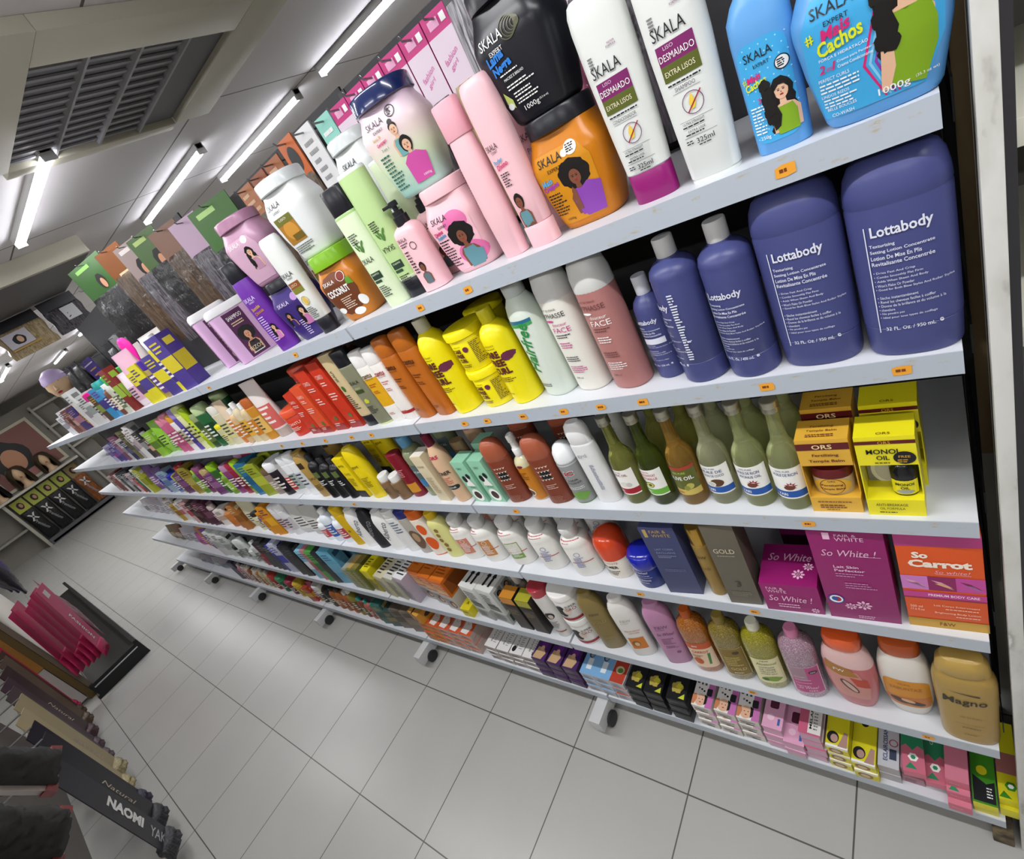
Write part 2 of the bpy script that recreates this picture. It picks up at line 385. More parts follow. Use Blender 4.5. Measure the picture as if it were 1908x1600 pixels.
# ---------------------------------------------------------------- shelving run
SZ = {1: 1.6262, 2: 1.3545, 3: 1.0757, 4: .7996, 5: .4456, 6: .1309}
ORD = ['', 'top', 'second', 'third', 'fourth', 'fifth', 'bottom']; BAYN = ['', 'first', 'second', 'third', 'fourth', 'fifth', 'sixth']
DEPTH = .38
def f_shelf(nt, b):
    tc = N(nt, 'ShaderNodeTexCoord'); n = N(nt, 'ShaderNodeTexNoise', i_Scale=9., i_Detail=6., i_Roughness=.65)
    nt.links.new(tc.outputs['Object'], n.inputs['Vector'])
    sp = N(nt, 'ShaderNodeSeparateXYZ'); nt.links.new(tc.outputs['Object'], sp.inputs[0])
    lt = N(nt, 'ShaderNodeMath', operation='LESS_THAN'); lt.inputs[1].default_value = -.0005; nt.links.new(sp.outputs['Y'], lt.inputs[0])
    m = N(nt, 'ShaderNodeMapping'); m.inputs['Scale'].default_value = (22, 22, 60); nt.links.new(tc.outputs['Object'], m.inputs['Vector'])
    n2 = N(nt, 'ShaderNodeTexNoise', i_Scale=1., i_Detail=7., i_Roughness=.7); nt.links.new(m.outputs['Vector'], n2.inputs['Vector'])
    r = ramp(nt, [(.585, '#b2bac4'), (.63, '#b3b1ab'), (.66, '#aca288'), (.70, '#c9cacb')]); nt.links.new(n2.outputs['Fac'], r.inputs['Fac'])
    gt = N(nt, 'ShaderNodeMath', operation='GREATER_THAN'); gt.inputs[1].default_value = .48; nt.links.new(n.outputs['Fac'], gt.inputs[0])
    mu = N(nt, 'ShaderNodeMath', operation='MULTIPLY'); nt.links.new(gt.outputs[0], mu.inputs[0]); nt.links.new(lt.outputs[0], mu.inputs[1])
    two = N(nt, 'ShaderNodeMix', data_type='RGBA'); nt.links.new(lt.outputs[0], two.inputs['Factor']); two.inputs[6].default_value = lin('#d2d5da')+[1]; two.inputs[7].default_value = lin('#b2bac4')+[1]  # lip front greyer than the top: shading of one enamel put into the colour
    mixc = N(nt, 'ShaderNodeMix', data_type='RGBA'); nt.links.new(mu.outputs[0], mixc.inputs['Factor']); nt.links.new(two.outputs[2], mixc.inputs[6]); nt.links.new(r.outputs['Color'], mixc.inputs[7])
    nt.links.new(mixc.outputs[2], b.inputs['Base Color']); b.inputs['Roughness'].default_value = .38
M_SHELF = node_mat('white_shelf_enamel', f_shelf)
M_BLACK = mat('#141417', .45); M_BACK = mat('#2e2e32', .55); M_TAG = mat('#eda332', .5); M_TAGINK = mat('#7a3a10', .5)
M_RAILDK = mat('#2a2a2d', .5)
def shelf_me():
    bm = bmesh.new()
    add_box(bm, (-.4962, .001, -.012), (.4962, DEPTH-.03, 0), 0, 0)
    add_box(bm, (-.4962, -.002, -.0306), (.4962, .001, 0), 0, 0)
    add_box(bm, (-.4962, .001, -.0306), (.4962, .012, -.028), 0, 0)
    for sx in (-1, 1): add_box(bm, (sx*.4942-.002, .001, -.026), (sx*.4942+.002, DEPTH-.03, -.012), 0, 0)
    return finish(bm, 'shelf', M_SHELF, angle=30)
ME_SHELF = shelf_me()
tag_px = {(1, 1): [(-.13, 1), (-.62, 0), (-.75, 2)], (2, 1): [(-.06, 0), (-.21, 1), (-.4, 1), (-.48, 1), (-.56, 1), (-.66, 1), (-.76, 1), (-.83, 1)], (3, 1): [(-.21, 0), (-.85, 1)], (4, 1): [(-.36, 1), (-.62, 1)], (5, 1): [(-.11, 1), (-.45, 1)],
          (1, 2): [(-1.26, 1), (-1.9, 0)], (2, 2): [(-1.2, 1), (-1.3, 1), (-1.45, 1), (-1.6, 1), (-1.75, 1)], (3, 2): [(-1.6, 0)]}
def tag_shape(seed):
    rd = random.Random(seed); w = .019; h = .012
    return PG([(-w/2*rd.uniform(.8, 1.1), -h/2), (0, -h*.56), (w/2, -h/2*rd.uniform(.7, 1)), (w*.52, h*.1), (w/2*rd.uniform(.8, 1.1), h/2), (-w*.1, h*.54), (-w/2, h/2*rd.uniform(.6, 1))], M_TAG, 1) + LN(-w*.3, w*.3, .0022, 1, .0042, M_TAGINK, seed, .9, 3)
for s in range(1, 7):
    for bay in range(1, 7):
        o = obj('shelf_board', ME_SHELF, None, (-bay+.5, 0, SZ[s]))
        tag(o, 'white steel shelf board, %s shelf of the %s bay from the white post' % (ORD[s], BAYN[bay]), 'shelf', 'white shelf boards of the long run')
        for j, (x, q) in enumerate(tag_px.get((s, bay), [])):
            p = obj('price_sticker', print_me(tag_shape(s*100+bay*10+j), flat_front(-.0022), False), o, (x+bay-.5, 0, -.0155))
def upright(x):
    return ((x-.014, .352, .03), (x+.014, .382, 2.04))
M_SLOT = mat('#0a0a0b', .6)
t = thing('gondola_shelving', 'long black slotted gondola frame that carries the white shelf boards', 'shelving', (0, 0, 0))
obj('upright', boxes_me([((.0, .352, .03), (.014, .38, 2.04))], M_BLACK, .002), t)
for bay in range(1, 7):
    xl = -bay
    obj('back_panel', box_me((xl+.001, .354, .10), (xl+.999, .360, [2.04, 2.05, 2.13, 2.14, 1.98, 1.98][bay-1]), M_BACK), t)
    obj('upright', boxes_me([((xl-.012, .352, .03), (xl+.012, .38, 2.04))], M_BLACK, .002), t)
    for xs in ([xl-.04] if bay > 1 else [xl-.04, -.006]):
        ft = obj('foot', boxes_me([((xs-.022, -.085 if xs < -.1 else .0, .032 if xs < -.1 else .004), (xs+(.022 if xs < -.1 else .014), .34, .088))], mat('#c8c9ca', .45) if xs < -.1 else noise_mat('worn_wood', [(.4, '#3a3022'), (.6, '#7a6a4c')], 30, .7), .004), t)
        if xs > -.1: continue
        bm = bmesh.new(); add_loft(bm, [(-.012, .026, .026, 2), (-.011, .028, .028, 2), (.011, .028, .028, 2), (.012, .026, .026, 2)], 20)
        w = obj('wheel', finish(bm, 'wheel', M_RAILDK), ft, (xs+.020, -.030, .028)); w.rotation_euler = (0, PI/2, 0)
    obj('kick_rail', box_me((xl+.002, .02, .088), (xl+.998, .03, .1), M_RAILDK), t)
    for s in range(1, 6):
        for xs in ([xl] if bay > 1 else [xl, .006]): obj('bracket', box_me((xs-.001, .06, SZ[s]-.045), (xs+.001, .352, SZ[s]-.004), M_BLACK), t)
# shelf-end clips at the open end
# white post and the neighbouring unit
M_POST = noise_mat('scuffed_white_post', [(.42, '#d2d1cc'), (.6, '#c6c5bf'), (.66, '#a3a19b'), (.7, '#d2d1cc')], 9., .5, (3, 3, 1.2))
t = thing('shelving_unit', 'white painted shelving unit with thick boards beside the end of the run', 'shelving', (0, 0, 0))
obj('post', box_me((.0185, 0, 0), (.0355, .03, CEIL-.02), M_POST, .0015), t)
obj('side_panel', box_me((.034, .03, 0), (.046, .5, 2.3), mat('#37363a', .25)), t)
for z in (.3, .72, 1.05, 1.325, 1.545, 1.8): obj('board', box_me((.044, .035, z), (1.0, .45, z+.026), mat('#dcdacb', .5), .002), t)
obj('back', box_me((.046, .46, 0), (1.0, .47, 2.3), mat('#6d6b66', .6)), t)
t = thing('cardboard_sheet', 'brown cardboard sheet standing behind the end of the shelves', 'cardboard', (0, 0, 0))
obj('sheet', box_me((-.02, .395, .85), (.033, .405, 1.75), noise_mat('cardboard', [(.3, '#a58a60'), (.7, '#b8a078')], 6, .8)), t)
obj('lower_board', box_me((-.02, .395, 0), (.033, .405, .85), mat('#c9c3b4', .6)), t)
# ---------------------------------------------------------------- product shapes
C_SHAMP = [(0, .80), (.008, .86), (.25, .93), (.6, 1), (.86, 1), (.94, .96), (.985, .86), (1, .74)]
C_TUB = [(0, .66), (.012, .71), (.05, .76), (.4, .92), (.66, .995), (.72, 1.0), (.77, .985), (.87, .89), (.95, .80), (1, .77)]
C_ROUND = [(0, .92), (.012, .985), (.03, 1), (.97, 1), (.99, .98), (1, .93)]
C_BOT = [(0, .92), (.012, .985), (.03, 1), (.80, 1), (.87, .97), (.93, .84), (.975, .60), (1, .44)]
C_BULGE = [(0, .72), (.015, .80), (.15, .93), (.4, 1), (.65, .98), (.82, .88), (.93, .70), (.985, .54), (1, .5)]
C_OVAL = [(0, .86), (.012, .92), (.2, .97), (.55, 1), (.8, .97), (.92, .86), (.98, .68), (1, .5)]
C_CAP = [(0, 1), (.9, .97), (.97, .95), (1, .86)]
C_TUBE = [(0, 1, .05), (.03, 1, .06), (.3, .98, .45), (.7, .93, .85), (.95, .88, .96), (1, .86, .95)]
BLK = mat('#121216', .35); CHAR = mat('#1c1d24', .3)
def tub(name, label, x, y, z, w, h, body, lid, shapes=None, rz=0, e=3.4, d=None, hl=.15, group=None, bands=None, key=None, lidw=.79, ku=1.1):
    d = d or w*.74; it = Item(name, label, 'tub', (x, y, z), rz, group); hb = h*(1-hl)
    it.loft('jar', prof(C_TUB, w, d, hb, 0, e), body, 32, bands)
    lw = w*lidw; ld = max(d*.92, lw*.9)
    it.loft('lid', [(hb, lw/2*.96, ld/2*.96, 2.3), (hb+.001, lw/2, ld/2, 2.3), (h-.004, lw/2, ld/2, 2.3), (h-.001, lw/2*.97, ld/2*.97, 2.3), (h, lw/2*.92, ld/2*.92, 2.3)], lid, 32)
    if shapes: it.printed([(a, [(p[0]*ku, p[1]*1.02) for p in b], t, m, l) for a, b, t, m, l in shapes], key=key)
    return it
def skala_bottle(name, label, x, y, z, w, h, body, capm, inverted, shapes=None, rz=0, hc=.16, d=None, e=2.5, seg=30, group=None, capw=.84, cat='bottle', bands=None, key=None, straight=False):
    d = d or w*.62; it = Item(name, label, cat, (x, y, z), rz, group); ch = h*hc
    P = C_ROUND if straight else C_SHAMP
    if inverted:
        rs = prof(P, w, d, h-ch, ch, e)
        it.loft('cap', prof([(0, .96), (.03, 1), (.97, 1.0), (1, .97)], w*capw, d*capw, ch, 0, e), capm, seg)
        it.loft('bottle_body', rs, body, seg, bands, main=True)
    else:
        hb = h-ch
        rs = prof(P if straight else [(0, .84), (.008, .9), (.4, 1), (.8, .97), (.97, .88), (1, .84)], w, d, hb, 0, e)
        it.loft('bottle_body', rs, body, seg, bands, main=True)
        it.loft('cap', prof([(0, .98), (.02, 1), (.95, 1.0), (1, .94)], w*capw, d*capw, ch, hb, e), capm, seg)
    if shapes: it.printed(shapes, key=key)
    return it
def bottle(name, label, x, y, z, w, h, body, capm, shapes=None, rz=0, hc=.14, capw=.4, d=None, e=2.0, P=C_BOT, seg=30, group=None, bands=None, cat='bottle', key=None, capP=None, neckm=None):
    d = d or w; it = Item(name, label, cat, (x, y, z), rz, group); hb = h*(1-hc)
    it.loft('bottle_body', prof(P, w, d, hb, 0, e), body, seg, bands, main=True)
    it.loft('cap', prof(capP or [(0, .97), (.03, 1), (.93, 1), (1, .93)], w*capw, (d if e > 2.2 and d < w else w)*capw if capw > .6 else w*capw, h-hb, hb, 2.0 if capw < .6 else e), capm, 22)
    if shapes: it.printed(shapes, key=key)
    return it
def carton(name, label, x, yf, z, w, d, h, m, front=None, top=None, rightside=None, rz=0, group=None, key=None, bev=.0012, cat='box'):
    it = Item(name, label, cat, (x, yf+d/2, z), rz, group)
    it.mesh('carton', box_me((-w/2, -d/2, 0), (w/2, d/2, h), m, bev))
    if front: it.printed(front, flat_front(-d/2), False, key and key+'f', 'front_print')
    if top: it.printed(top, flat_top(h, -d/2), False, key and key+'t', 'top_print')
    if rightside: it.printed(rightside, flat_right(w/2, -d/2), False, key and key+'s', 'side_print')
    return it
def jar(name, label, x, y, z, w, h, body, lid, shapes=None, rz=0, hl=.28, group=None, bands=None, key=None, lidw=1.04, dome=0., cat='jar'):
    it = Item(name, label, cat, (x, y, z), rz, group); hb = h*(1-hl)
    it.loft('jar', prof(C_ROUND, w, w, hb, 0, 2), body, 30, bands)
    a = w/2*lidw
    it.loft('lid', [(hb, a*.98, a*.98, 2), (hb+.001, a, a, 2), (h-.003-dome, a, a, 2)] + ([(h-dome*.5, a*.85, a*.85, 2), (h-dome*.15, a*.55, a*.55, 2)] if dome else [(h-.001, a*.97, a*.97, 2)]) + [(h, a*(.25 if dome else .92), a*(.25 if dome else .92), 2)], lid, 30)
    if shapes: it.printed(shapes, key=key)
    return it
def pump(it, z, m, s=1., rz=0):
    p = it.loft('pump_collar', [(z, .013*s, .013*s, 2), (z+.014*s, .013*s, .013*s, 2), (z+.015*s, .006*s, .006*s, 2), (z+.026*s, .006*s, .006*s, 2)], m, 18)
    bm = bmesh.new(); add_loft(bm, [(z+.024*s, .011*s, .009*s, 2), (z+.034*s, .011*s, .009*s, 2), (z+.036*s, .009*s, .007*s, 2)], 16)
    add_box(bm, (-.027*s, -.004*s, z+.026*s), (-.004*s, .004*s, z+.033*s), 0, .0012); bmesh.ops.recalc_face_normals(bm, faces=bm.faces)
    n = obj('pump_head', finish(bm, 'pump_head', m), it.o); n.rotation_euler = (0, 0, math.radians(rz)); return n

# ---------------------------------------------------------------- top shelf, first bay
Z1 = SZ[1]
SKB = mat('#5b9bd6', .36); SKB2 = mat('#3fa6dd', .42); LIMEC = mat('#7fa51c', .5); MAG = mat('#d0226f', .45); YEL = mat('#d9e021', .45)
PUR = mat('#8a3aa6', .45); NAVY = mat('#1b2440', .3); PINK = mat('#efbfc6', .36); PINK2 = mat('#e8a9b6', .38); TEAL = mat('#5f8d98', .5)
ORNG = mat('#c9790f', .3); CREAMW = mat('#dde0dc', .35); OLIVE = mat('#5d6a2a', .5); BERRY = mat('#7b1f63', .4)
def skala(cx, cz, w, m, expert=True, k=.3):
    s = T('SKALA', cx, cz, w, w*k, m)
    if expert: s += T('EXPERT', cx+w*.06, cz-w*.36, w*.56, w*.13, m)
    return s
def f_tubdots():
    o = []
    for i in range(8):
        for j in range(7): o += EL(-.032+.009*i+.0045*(j % 2), .055+.009*j, .0008, .0008, mat('#9fd4f0', .4), 2, 6)
    return o
# large blue tub
w, h = .122, .157
lab = PG([(-.040, .012), (.030, .012), (.044, .045), (.046, .09), (.034, .112), (-.036, .112), (-.046, .09), (-.046, .05)], SKB2, 1)
for k in range(6): lab += PG([(.004+.003*k, .014), (.0055+.003*k, .014), (-.006+.004*k, .045), (.010+.004*k, .1), (.0085+.004*k, .1), (-.008+.004*k, .045)], [MAG, mat('#86c8ee', .4), PUR][k % 3], 2)
lab += WOMAN(.022, .093, .019, LIMEC, SKIN3, HAIR, 'long', 1, 3) + sum([EL(.0075+.002*(k % 2), .108-.0085*k, .0065, .0075, HAIR, 9, 16, .12, 5) for k in range(7)], []) + EL(.012, .055, .006, .008, HAIR, 9, 16, .1, 5)
lab += PG([(.030, .014), (.039, .040), (.040, .058), (.036, .076), (.010, .070), (.012, .045), (.008, .02)], LIMEC, 6) + PG([(.006, .066), (.013, .07), (.013, .035), (.008, .018), (.002, .018)], SKIN3, 7)
lab += skala(-.022, .102, .03, CHAR) + T('#', -.040, .084, .006, .008, YEL, 12, 0, .02) + T('Mais', -.022, .084, .022, .010, MAG, 10, .3, .03, 7) + T('Cachos', -.020, .075, .032, .012, YEL, 10, .2, .03, 8)
lab += T('FOR\u00c7A E HIDRATA\u00c7\u00c3O', -.019, .0645, .034, .0035, WHITE, 0) + T('2', -.035, .057, .0045, .007, MAG, 0, .2, .02) + T('em', -.030, .0555, .004, .003, MAG) + T('1', -.0265, .057, .003, .007, MAG, 0, .2, .02)
lab += T('Creme para Pentear', -.012, .0585, .024, .0026, WHITE) + T('Creme Condicionante', -.012, .0545, .024, .0026, WHITE) + T('+', .003, .0595, .005, .005, MAG)
lab += T('PERFECT CURLS', -.028, .0475, .022, .0028, WHITE) + LN(-.039, -.008, .044, 3, .0032, WHITE, 3) + T('LINDOS RIZOS', -.029, .033, .02, .0026, WHITE) + LN(-.038, -.006, .030, 3, .003, WHITE, 5) + T('BELLE BOUCLES', -.026, .0205, .021, .0026, WHITE)
lab += T('CO-WASH', -.026, .0145, .016, .003, WHITE) + T('1000g', .010, .018, .021, .0075, WHITE, 0, 0, .01, 9) + T('(35.3 oz wt)', .031, .0195, .014, .003, WHITE, 0, 0, 0, 9)
tub('hair_cream_tub', 'large sky blue hair cream tub at the open end of the top shelf', -.045, .04, Z1, w, h, SKB, mat('#1c1c22', .3), lab)
# small blue bottle
lab = RR(-.0235, .012, .0215, .108, .012, SKB2, 1)
for i in range(6):
    for j in range(12): lab += EL(-.020+.0075*i+.00375*(j % 2), .018+.0078*j, .0008, .0008, mat('#9fd4f0', .4), 2, 6)
lab += WOMAN(.009, .056, .0145, LIMEC, SKIN3, HAIR, 'long', 1, 3) + sum([EL(-.004+.001*(k % 2), .066-.0065*k, .0055, .0058, HAIR, 9, 14, .1, 5) for k in range(6)], []) + skala(-.004, .096, .026, CHAR) + T('#', -.0205, .076, .004, .006, YEL, 10) + T('Mais', -.012, .077, .014, .0065, MAG, 10, .3, .03) + T('Cachos', -.011, .071, .020, .007, YEL, 10, .2, .03, 6)
lab += EL(.0145, .080, .0062, .0062, WHITE, 4) + RING(.0145, .080, .0065, .0009, CHAR, 5) + LN(.0105, .0185, .0833, 4, .0019, CHAR, 6, .6)
lab += T('3', -.011, .055, .003, .005, MAG) + T('em', -.008, .0545, .003, .002, MAG) + T('1', -.0055, .055, .002, .005, MAG) + LN(-.021, -.008, .050, 9, .0032, WHITE, 8) + T('250g', -.013, .018, .010, .0045, WHITE)
it = bottle('styling_cream_bottle', 'small sky blue bottle with green-top woman on its label', -.131, .036, Z1, .058, .185, SKB, CHAR, lab, 0, .14, .36, .038, 2.4, [(0, .84), (.01, .90), (.3, .95), (.7, 1), (.82, .97), (.9, .74), (.96, .46), (1, .4)])
# white bottles with purple and olive label
def liso_label(kind):
    s = T('SKALA', -.002, .158, .036, .012, INK) + T('NOVA', .013, .178, .008, .0022, BERRY) + T('FORMULA', .012, .175, .011, .0022, BERRY) + R(-.020, .128, .020, .147, BERRY, 2) + R(-.020, .112, .020, .128, mat('#59601f', .4), 2)
    s += T('LISO', -.006, .1435, .011, .0035, mat('#e7c6df', .4)) + T('DESMAIADO', 0, .135, .037, .0065, WHITE) + T('EXTRA LISOS', -.001, .1195, .032, .0052, mat('#ece7c8', .4)) + LN(-.018, .018, .109, 1, .003, INK, 3, .5, 5, .1)
    s += T(kind, -.001, .1025, .030 if len(kind) > 8 else .022, .0042, mat('#5a5560', .5)) + R(-.016, .0985, .014, .0988, INK)
    s += RING(.002, .084, .0115, .0008, mat('#6a3a6a', .4)) + PG([(-.001, .078), (.003, .0785), (.005, .084), (.002, .094), (-.002, .086)], mat('#e8c64a', .4), 4) + PG([(-.006, .076), (-.005, .075), (.013, .093), (.0122, .094)], mat('#9c2430', .4), 6)
    s += R(-.018, .0685, .018, .0688, INK) + T('ULTRA STRAIGHT', -.003, .0660, .024, .0026, INK) + LN(-.016, .016, .0632, 1, .003, INK, 5) + T('EXTRA LISSE', -.002, .0575, .019, .0024, INK) + LN(-.015, .015, .055, 1, .003, INK, 6) + R(-.018, .0512, .018, .0515, INK)
    s += T('325ml', .004, .0455, .019, .0055, INK) + LN(-.017, -.009, .048, 2, .0026, INK, 7) + LN(-.004, .012, .0412, 1, .0025, INK, 9)
    for i in range(4): s += R(-.0195, .164+.003*i, -.0135, .1655+.003*i, mat('#777', .5), 3)
    return s
skala_bottle('shampoo_bottle', 'white shampoo bottle with plain white base on the top shelf', -.205, .036, Z1, .066, .23, CREAMW, CREAMW, True, liso_label('SHAMPOO'), 0, .015)
skala_bottle('conditioner_bottle', 'white conditioner bottle standing on its magenta cap', -.281, .042, Z1, .066, .231, CREAMW, mat('#8e1a6c', .32), True, liso_label('CONDICIONADOR'), 0, .16)
skala_bottle('conditioner_bottle', 'white bottle on magenta cap standing behind the two white bottles', -.228, .105, Z1, .066, .231, CREAMW, mat('#8e1a6c', .32), True, None, 0, .16)
# orange tub and black tub on it
lab = PG([(-.040, .010), (.026, .010), (.036, .05), (.038, .085), (.026, .107), (-.036, .107), (-.044, .085), (-.044, .05)], mat('#d08a12', .42), 1)
lab += WOMAN(.010, .066, .0185, mat('#8a45ad', .45), SKIN2, HAIR, 'afro', 1, 2) + PG([(.004, .012), (.030, .012), (.037, .05), (.022, .056), (.012, .05), (.002, .052), (-.004, .035)], mat('#8a45ad', .45), 5) + PG([(-.003, .025), (.003, .023), (.004, .05), (.001, .056), (-.002, .05)], SKIN2, 7)
lab += skala(-.014, .098, .036, INK) + EL(.018, .101, .0085, .0085, WHITE, 4) + LN(.012, .024, .106, 4, .0026, INK, 4, .6) + EL(.008, .098, .0045, .0045, WHITE, 3)
lab += T('Mais', -.030, .073, .018, .008, mat('#5aa7d8', .4), 8, .2, .03, 6) + T('Crespos', -.027, .0655, .026, .0095, mat('#a034b5', .4), 8, .2, .03, 7) + LN(-.038, -.014, .056, 8, .0042, INK, 12) + T('1000g', -.020, .016, .012, .0045, INK)
tub('hair_cream_tub', 'orange hair cream tub with afro woman under the black tub', -.387, .078, Z1, .122, .152, ORNG, CHAR, lab, 0, group=None)
lab = skala(-.014, .098, .036, WHITE) + T('Lama', -.018, .080, .026, .011, mat('#2f7fd6', .4), 8, .2, .04) + T('Negra', -.014, .067, .030, .013, mat('#2f7fd6', .4), 8, .2, .04) + T('MACIEZ E BRILHO', -.004, .054, .030, .003, WHITE) + LN(-.022, .022, .0605, 1, .0032, WHITE, 2) + LN(-.020, .020, .047, 2, .0035, WHITE, 5) + LN(-.016, .022, .037, 2, .0035, WHITE, 6) + LN(-.016, .022, .029, 2, .0035, WHITE, 7)
lab += T('1000g', .0, .0155, .022, .0075, WHITE) + T('(35.3 oz wt)', .018, .0165, .012, .003, WHITE) + PG([(-.032, .03), (-.022, .022), (-.021, .032), (-.030, .044)], mat('#b9c86a', .4), 3) + EL(-.028, .026, .005, .004, mat('#dfe6e8', .3), 4)
for k in range(5): lab += RING(.012+.003*k, .098, .012-.0016*k, .0012, mat('#55543a', .4), 3, 18)
tub('hair_cream_tub', 'black hair cream tub with blue lettering stacked on the orange tub', -.392, .076, Z1+.1523, .124, .155, CHAR, CHAR, lab, -4)
# pink bottles
def pink_print(s, u=0.):
    return T('SKALA', u-.002, .150, .022, .008, INK) + T('EXPERT', u, .143, .012, .003, INK) + T('Divino', u+.002, .124, .022, .007, MAG, 8, .2, .02) + T('Poder', u-.002, .131, .018, .006, mat('#4aa0c8', .4), 8, .2, .02) + LN(u-.009, u+.009, .114, 6, .0034, INK, s) + WOMAN(u+.001, .070, .014, TEAL, SKIN2, HAIR, 'bob', 1, 2)
skala_bottle('shampoo_bottle', 'tall pale pink bottle standing on its cap beside the orange tub', -.463, .040, Z1, .056, .233, PINK, PINK, True, pink_print(3, -.004), -6, .14, capw=.93)
skala_bottle('conditioner_bottle', 'pale pink bottle with its cap on top, label turned away', -.525, .044, Z1, .052, .233, PINK, PINK2, False, pink_print(4, -.022)[:0] + LN(-.024, -.018, .16, 26, .004, INK, 9), -10, .21, capw=.95)
skala_bottle('shampoo_bottle', 'pink bottle half hidden behind the black tub', -.468, .118, Z1, .055, .215, PINK, PINK, True, T('SKALA', .010, .14, .03, .01, INK) + T('Poder', .012, .122, .024, .008, mat('#54616a', .4), 8, .2) + T('Divino', .014, .108, .028, .009, LIP, 8, .2, .03), 0, .14)
# pink tub and pastel tub
lab = PG([(-.036, .008), (.030, .008), (.037, .05), (.038, .085), (.026, .107), (-.030, .107), (-.040, .085), (-.040, .05)], mat('#f1bcc9', .42), 1)
lab += EL(.012, .085, .022, .018, mat('#dd6fa5', .45), 2) + EL(.014, .03, .026, .020, mat('#dd6fa5', .45), 2) + WOMAN(.011, .060, .0195, TEAL, SKIN2, HAIR, 'afro', 1, 3) + PG([(.0, .010), (.028, .010), (.032, .03), (.018, .036), (.002, .034)], TEAL, 6)
lab += skala(-.014, .098, .032, INK) + T('Divino', -.026, .079, .020, .007, MAG, 8, .2, .03) + T('Potinho', -.024, .072, .020, .007, mat('#3f93c0', .4), 8, .2, .03) + LN(-.036, -.012, .065, 10, .005, INK, 14)
tub('hair_cream_tub', 'pink hair cream tub with afro woman in teal top', -.627, .080, Z1, .116, .150, PINK, PINK, lab, 5)
def f_pastel(nt, b):
    tc = N(nt, 'ShaderNodeTexCoord'); sp = N(nt, 'ShaderNodeSeparateXYZ'); nt.links.new(tc.outputs['Object'], sp.inputs[0])
    mr = N(nt, 'ShaderNodeMapRange', i_From_Min=0., i_From_Max=.14); nt.links.new(sp.outputs['Z'], mr.inputs['Value'])
    r = ramp(nt, [(.05, '#a9d8cc'), (.38, '#d3e0bd'), (.62, '#e6d3cf'), (1, '#dcc0da')]); nt.links.new(mr.outputs[0], r.inputs['Fac']); nt.links.new(r.outputs['Color'], b.inputs['Base Color']); b.inputs['Roughness'].default_value = .33
M_PASTEL = node_mat('pastel_rainbow_plastic', f_pastel)
lab = WOMAN(.006, .092, .0135, mat('#6fa7a8', .45), SKIN3, HAIR, 'bun', 1, 2) + WOMAN(.012, .066, .015, mat('#d054a6', .45), SKIN3, HAIR, 'bob', 1, 5) + PG([(-.004, .012), (.026, .012), (.032, .046), (.020, .054), (.006, .054), (-.004, .045)], mat('#d054a6', .45), 8)
lab += skala(-.018, .112, .030, INK) + RING(.012, .116, .008, .0012, INK) + LN(.007, .017, .1205, 4, .0024, INK, 5, .6) + T('Amor de', -.024, .094, .014, .005, mat('#c9a52a', .4), 8) + T('Genipapo', -.020, .085, .018, .006, MAG, 8, .2, .02) + T('3 em 1', -.020, .076, .012, .004, mat('#2f6a55', .4)) + LN(-.036, -.014, .068, 10, .0055, mat('#2f6a60', .4), 5) + T('1000g', .018, .018, .012, .0045, WHITE, 0, 0, 0, 9)
tub('hair_cream_tub', 'pastel rainbow hair cream tub with navy lid on the pink tub', -.655, .082, Z1+.1502, .124, .158, M_PASTEL, mat('#1c2a5c', .18, coat=.6), lab, 22, lidw=.86)
# pink pump bottles
def pinkpump(label, x, y):
    it = Item('pump_bottle', label, 'bottle', (x, y, Z1), 6, 'pink pump bottles')
    it.loft('bottle_body', prof([(0, .9), (.012, 1), (.86, 1), (.93, .93), (.975, .7), (1, .5)], .058, .04, .122, 0, 3.2), PINK, 30)
    it.loft('pump_base', [(.120, .0125, .0125, 2), (.121, .0135, .0135, 2), (.136, .0135, .0135, 2), (.137, .0125, .0125, 2)], CHAR, 20)
    pump(it, .134, CHAR, .78, 20)
    it.printed(T('SKALA', -.008, .100, .022, .007, INK) + LN(-.018, .004, .094, 2, .004, INK, 4) + RING(.009, .085, .007, .0012, INK) + LN(-.018, -.006, .080, 8, .0055, INK, 7) + WOMAN(.003, .045, .011, mat('#5d6d75', .5), SKIN2, HAIR, 'bob', 1, 2))
pinkpump('pink pump bottle beside the pink hair cream tub', -.716, .040)
pinkpump('second pink pump bottle behind the first one', -.722, .112)
# green aloe bottles
GRN = mat('#b7d493', .3); GRN2 = mat('#9fc07e', .3); PALEG = mat('#d9e8c4', .33); CLEARW = mat('#dfe8e2', .25)
def green_print(s, flip=False, u=0.):
    o = T('SKALA', u, .098, .030, .010, INK, 180 if flip else 0) + R(u-.016, .060, u+.012, .074, mat('#24392c', .45), 2) + T('SHAMPOO', u-.002, .070, .020, .0035, PALEG, 180 if flip else 0) + R(u-.016, .053, u+.004, .058, mat('#2f4a37', .45), 2) + LN(u-.014, u+.014, .046, 6, .004, INK, s) + LN(u-.012, u+.012, .150, 5, .004, INK, s+1)
    for k in range(5): o += EL(u-.006+.004*k, .124+.006*math.sin(k*1.8), .0022, .007, mat('#4c7a32', .45), 3, 10, 0, 1, .5-.3*k)
    return o
skala_bottle('shampoo_bottle', 'pale green bottle standing on its black cap beside the pink pump', -.772, .045, Z1, .060, .238, [CLEARW, GRN, PALEG], CHAR, True, green_print(4, True, -.002), 8, .15, bands=[(.11, 2), (.20, 1), (1, 0)], straight=True, capw=.94)
skala_bottle('shampoo_bottle', 'green bottle with black cap on top and leaf print', -.828, .034, Z1, .058, .233, [PALEG, GRN2], CHAR, False, green_print(6, False, -.003), 8, .20, bands=[(.11, 0), (1, 1)], straight=True, capw=.94)
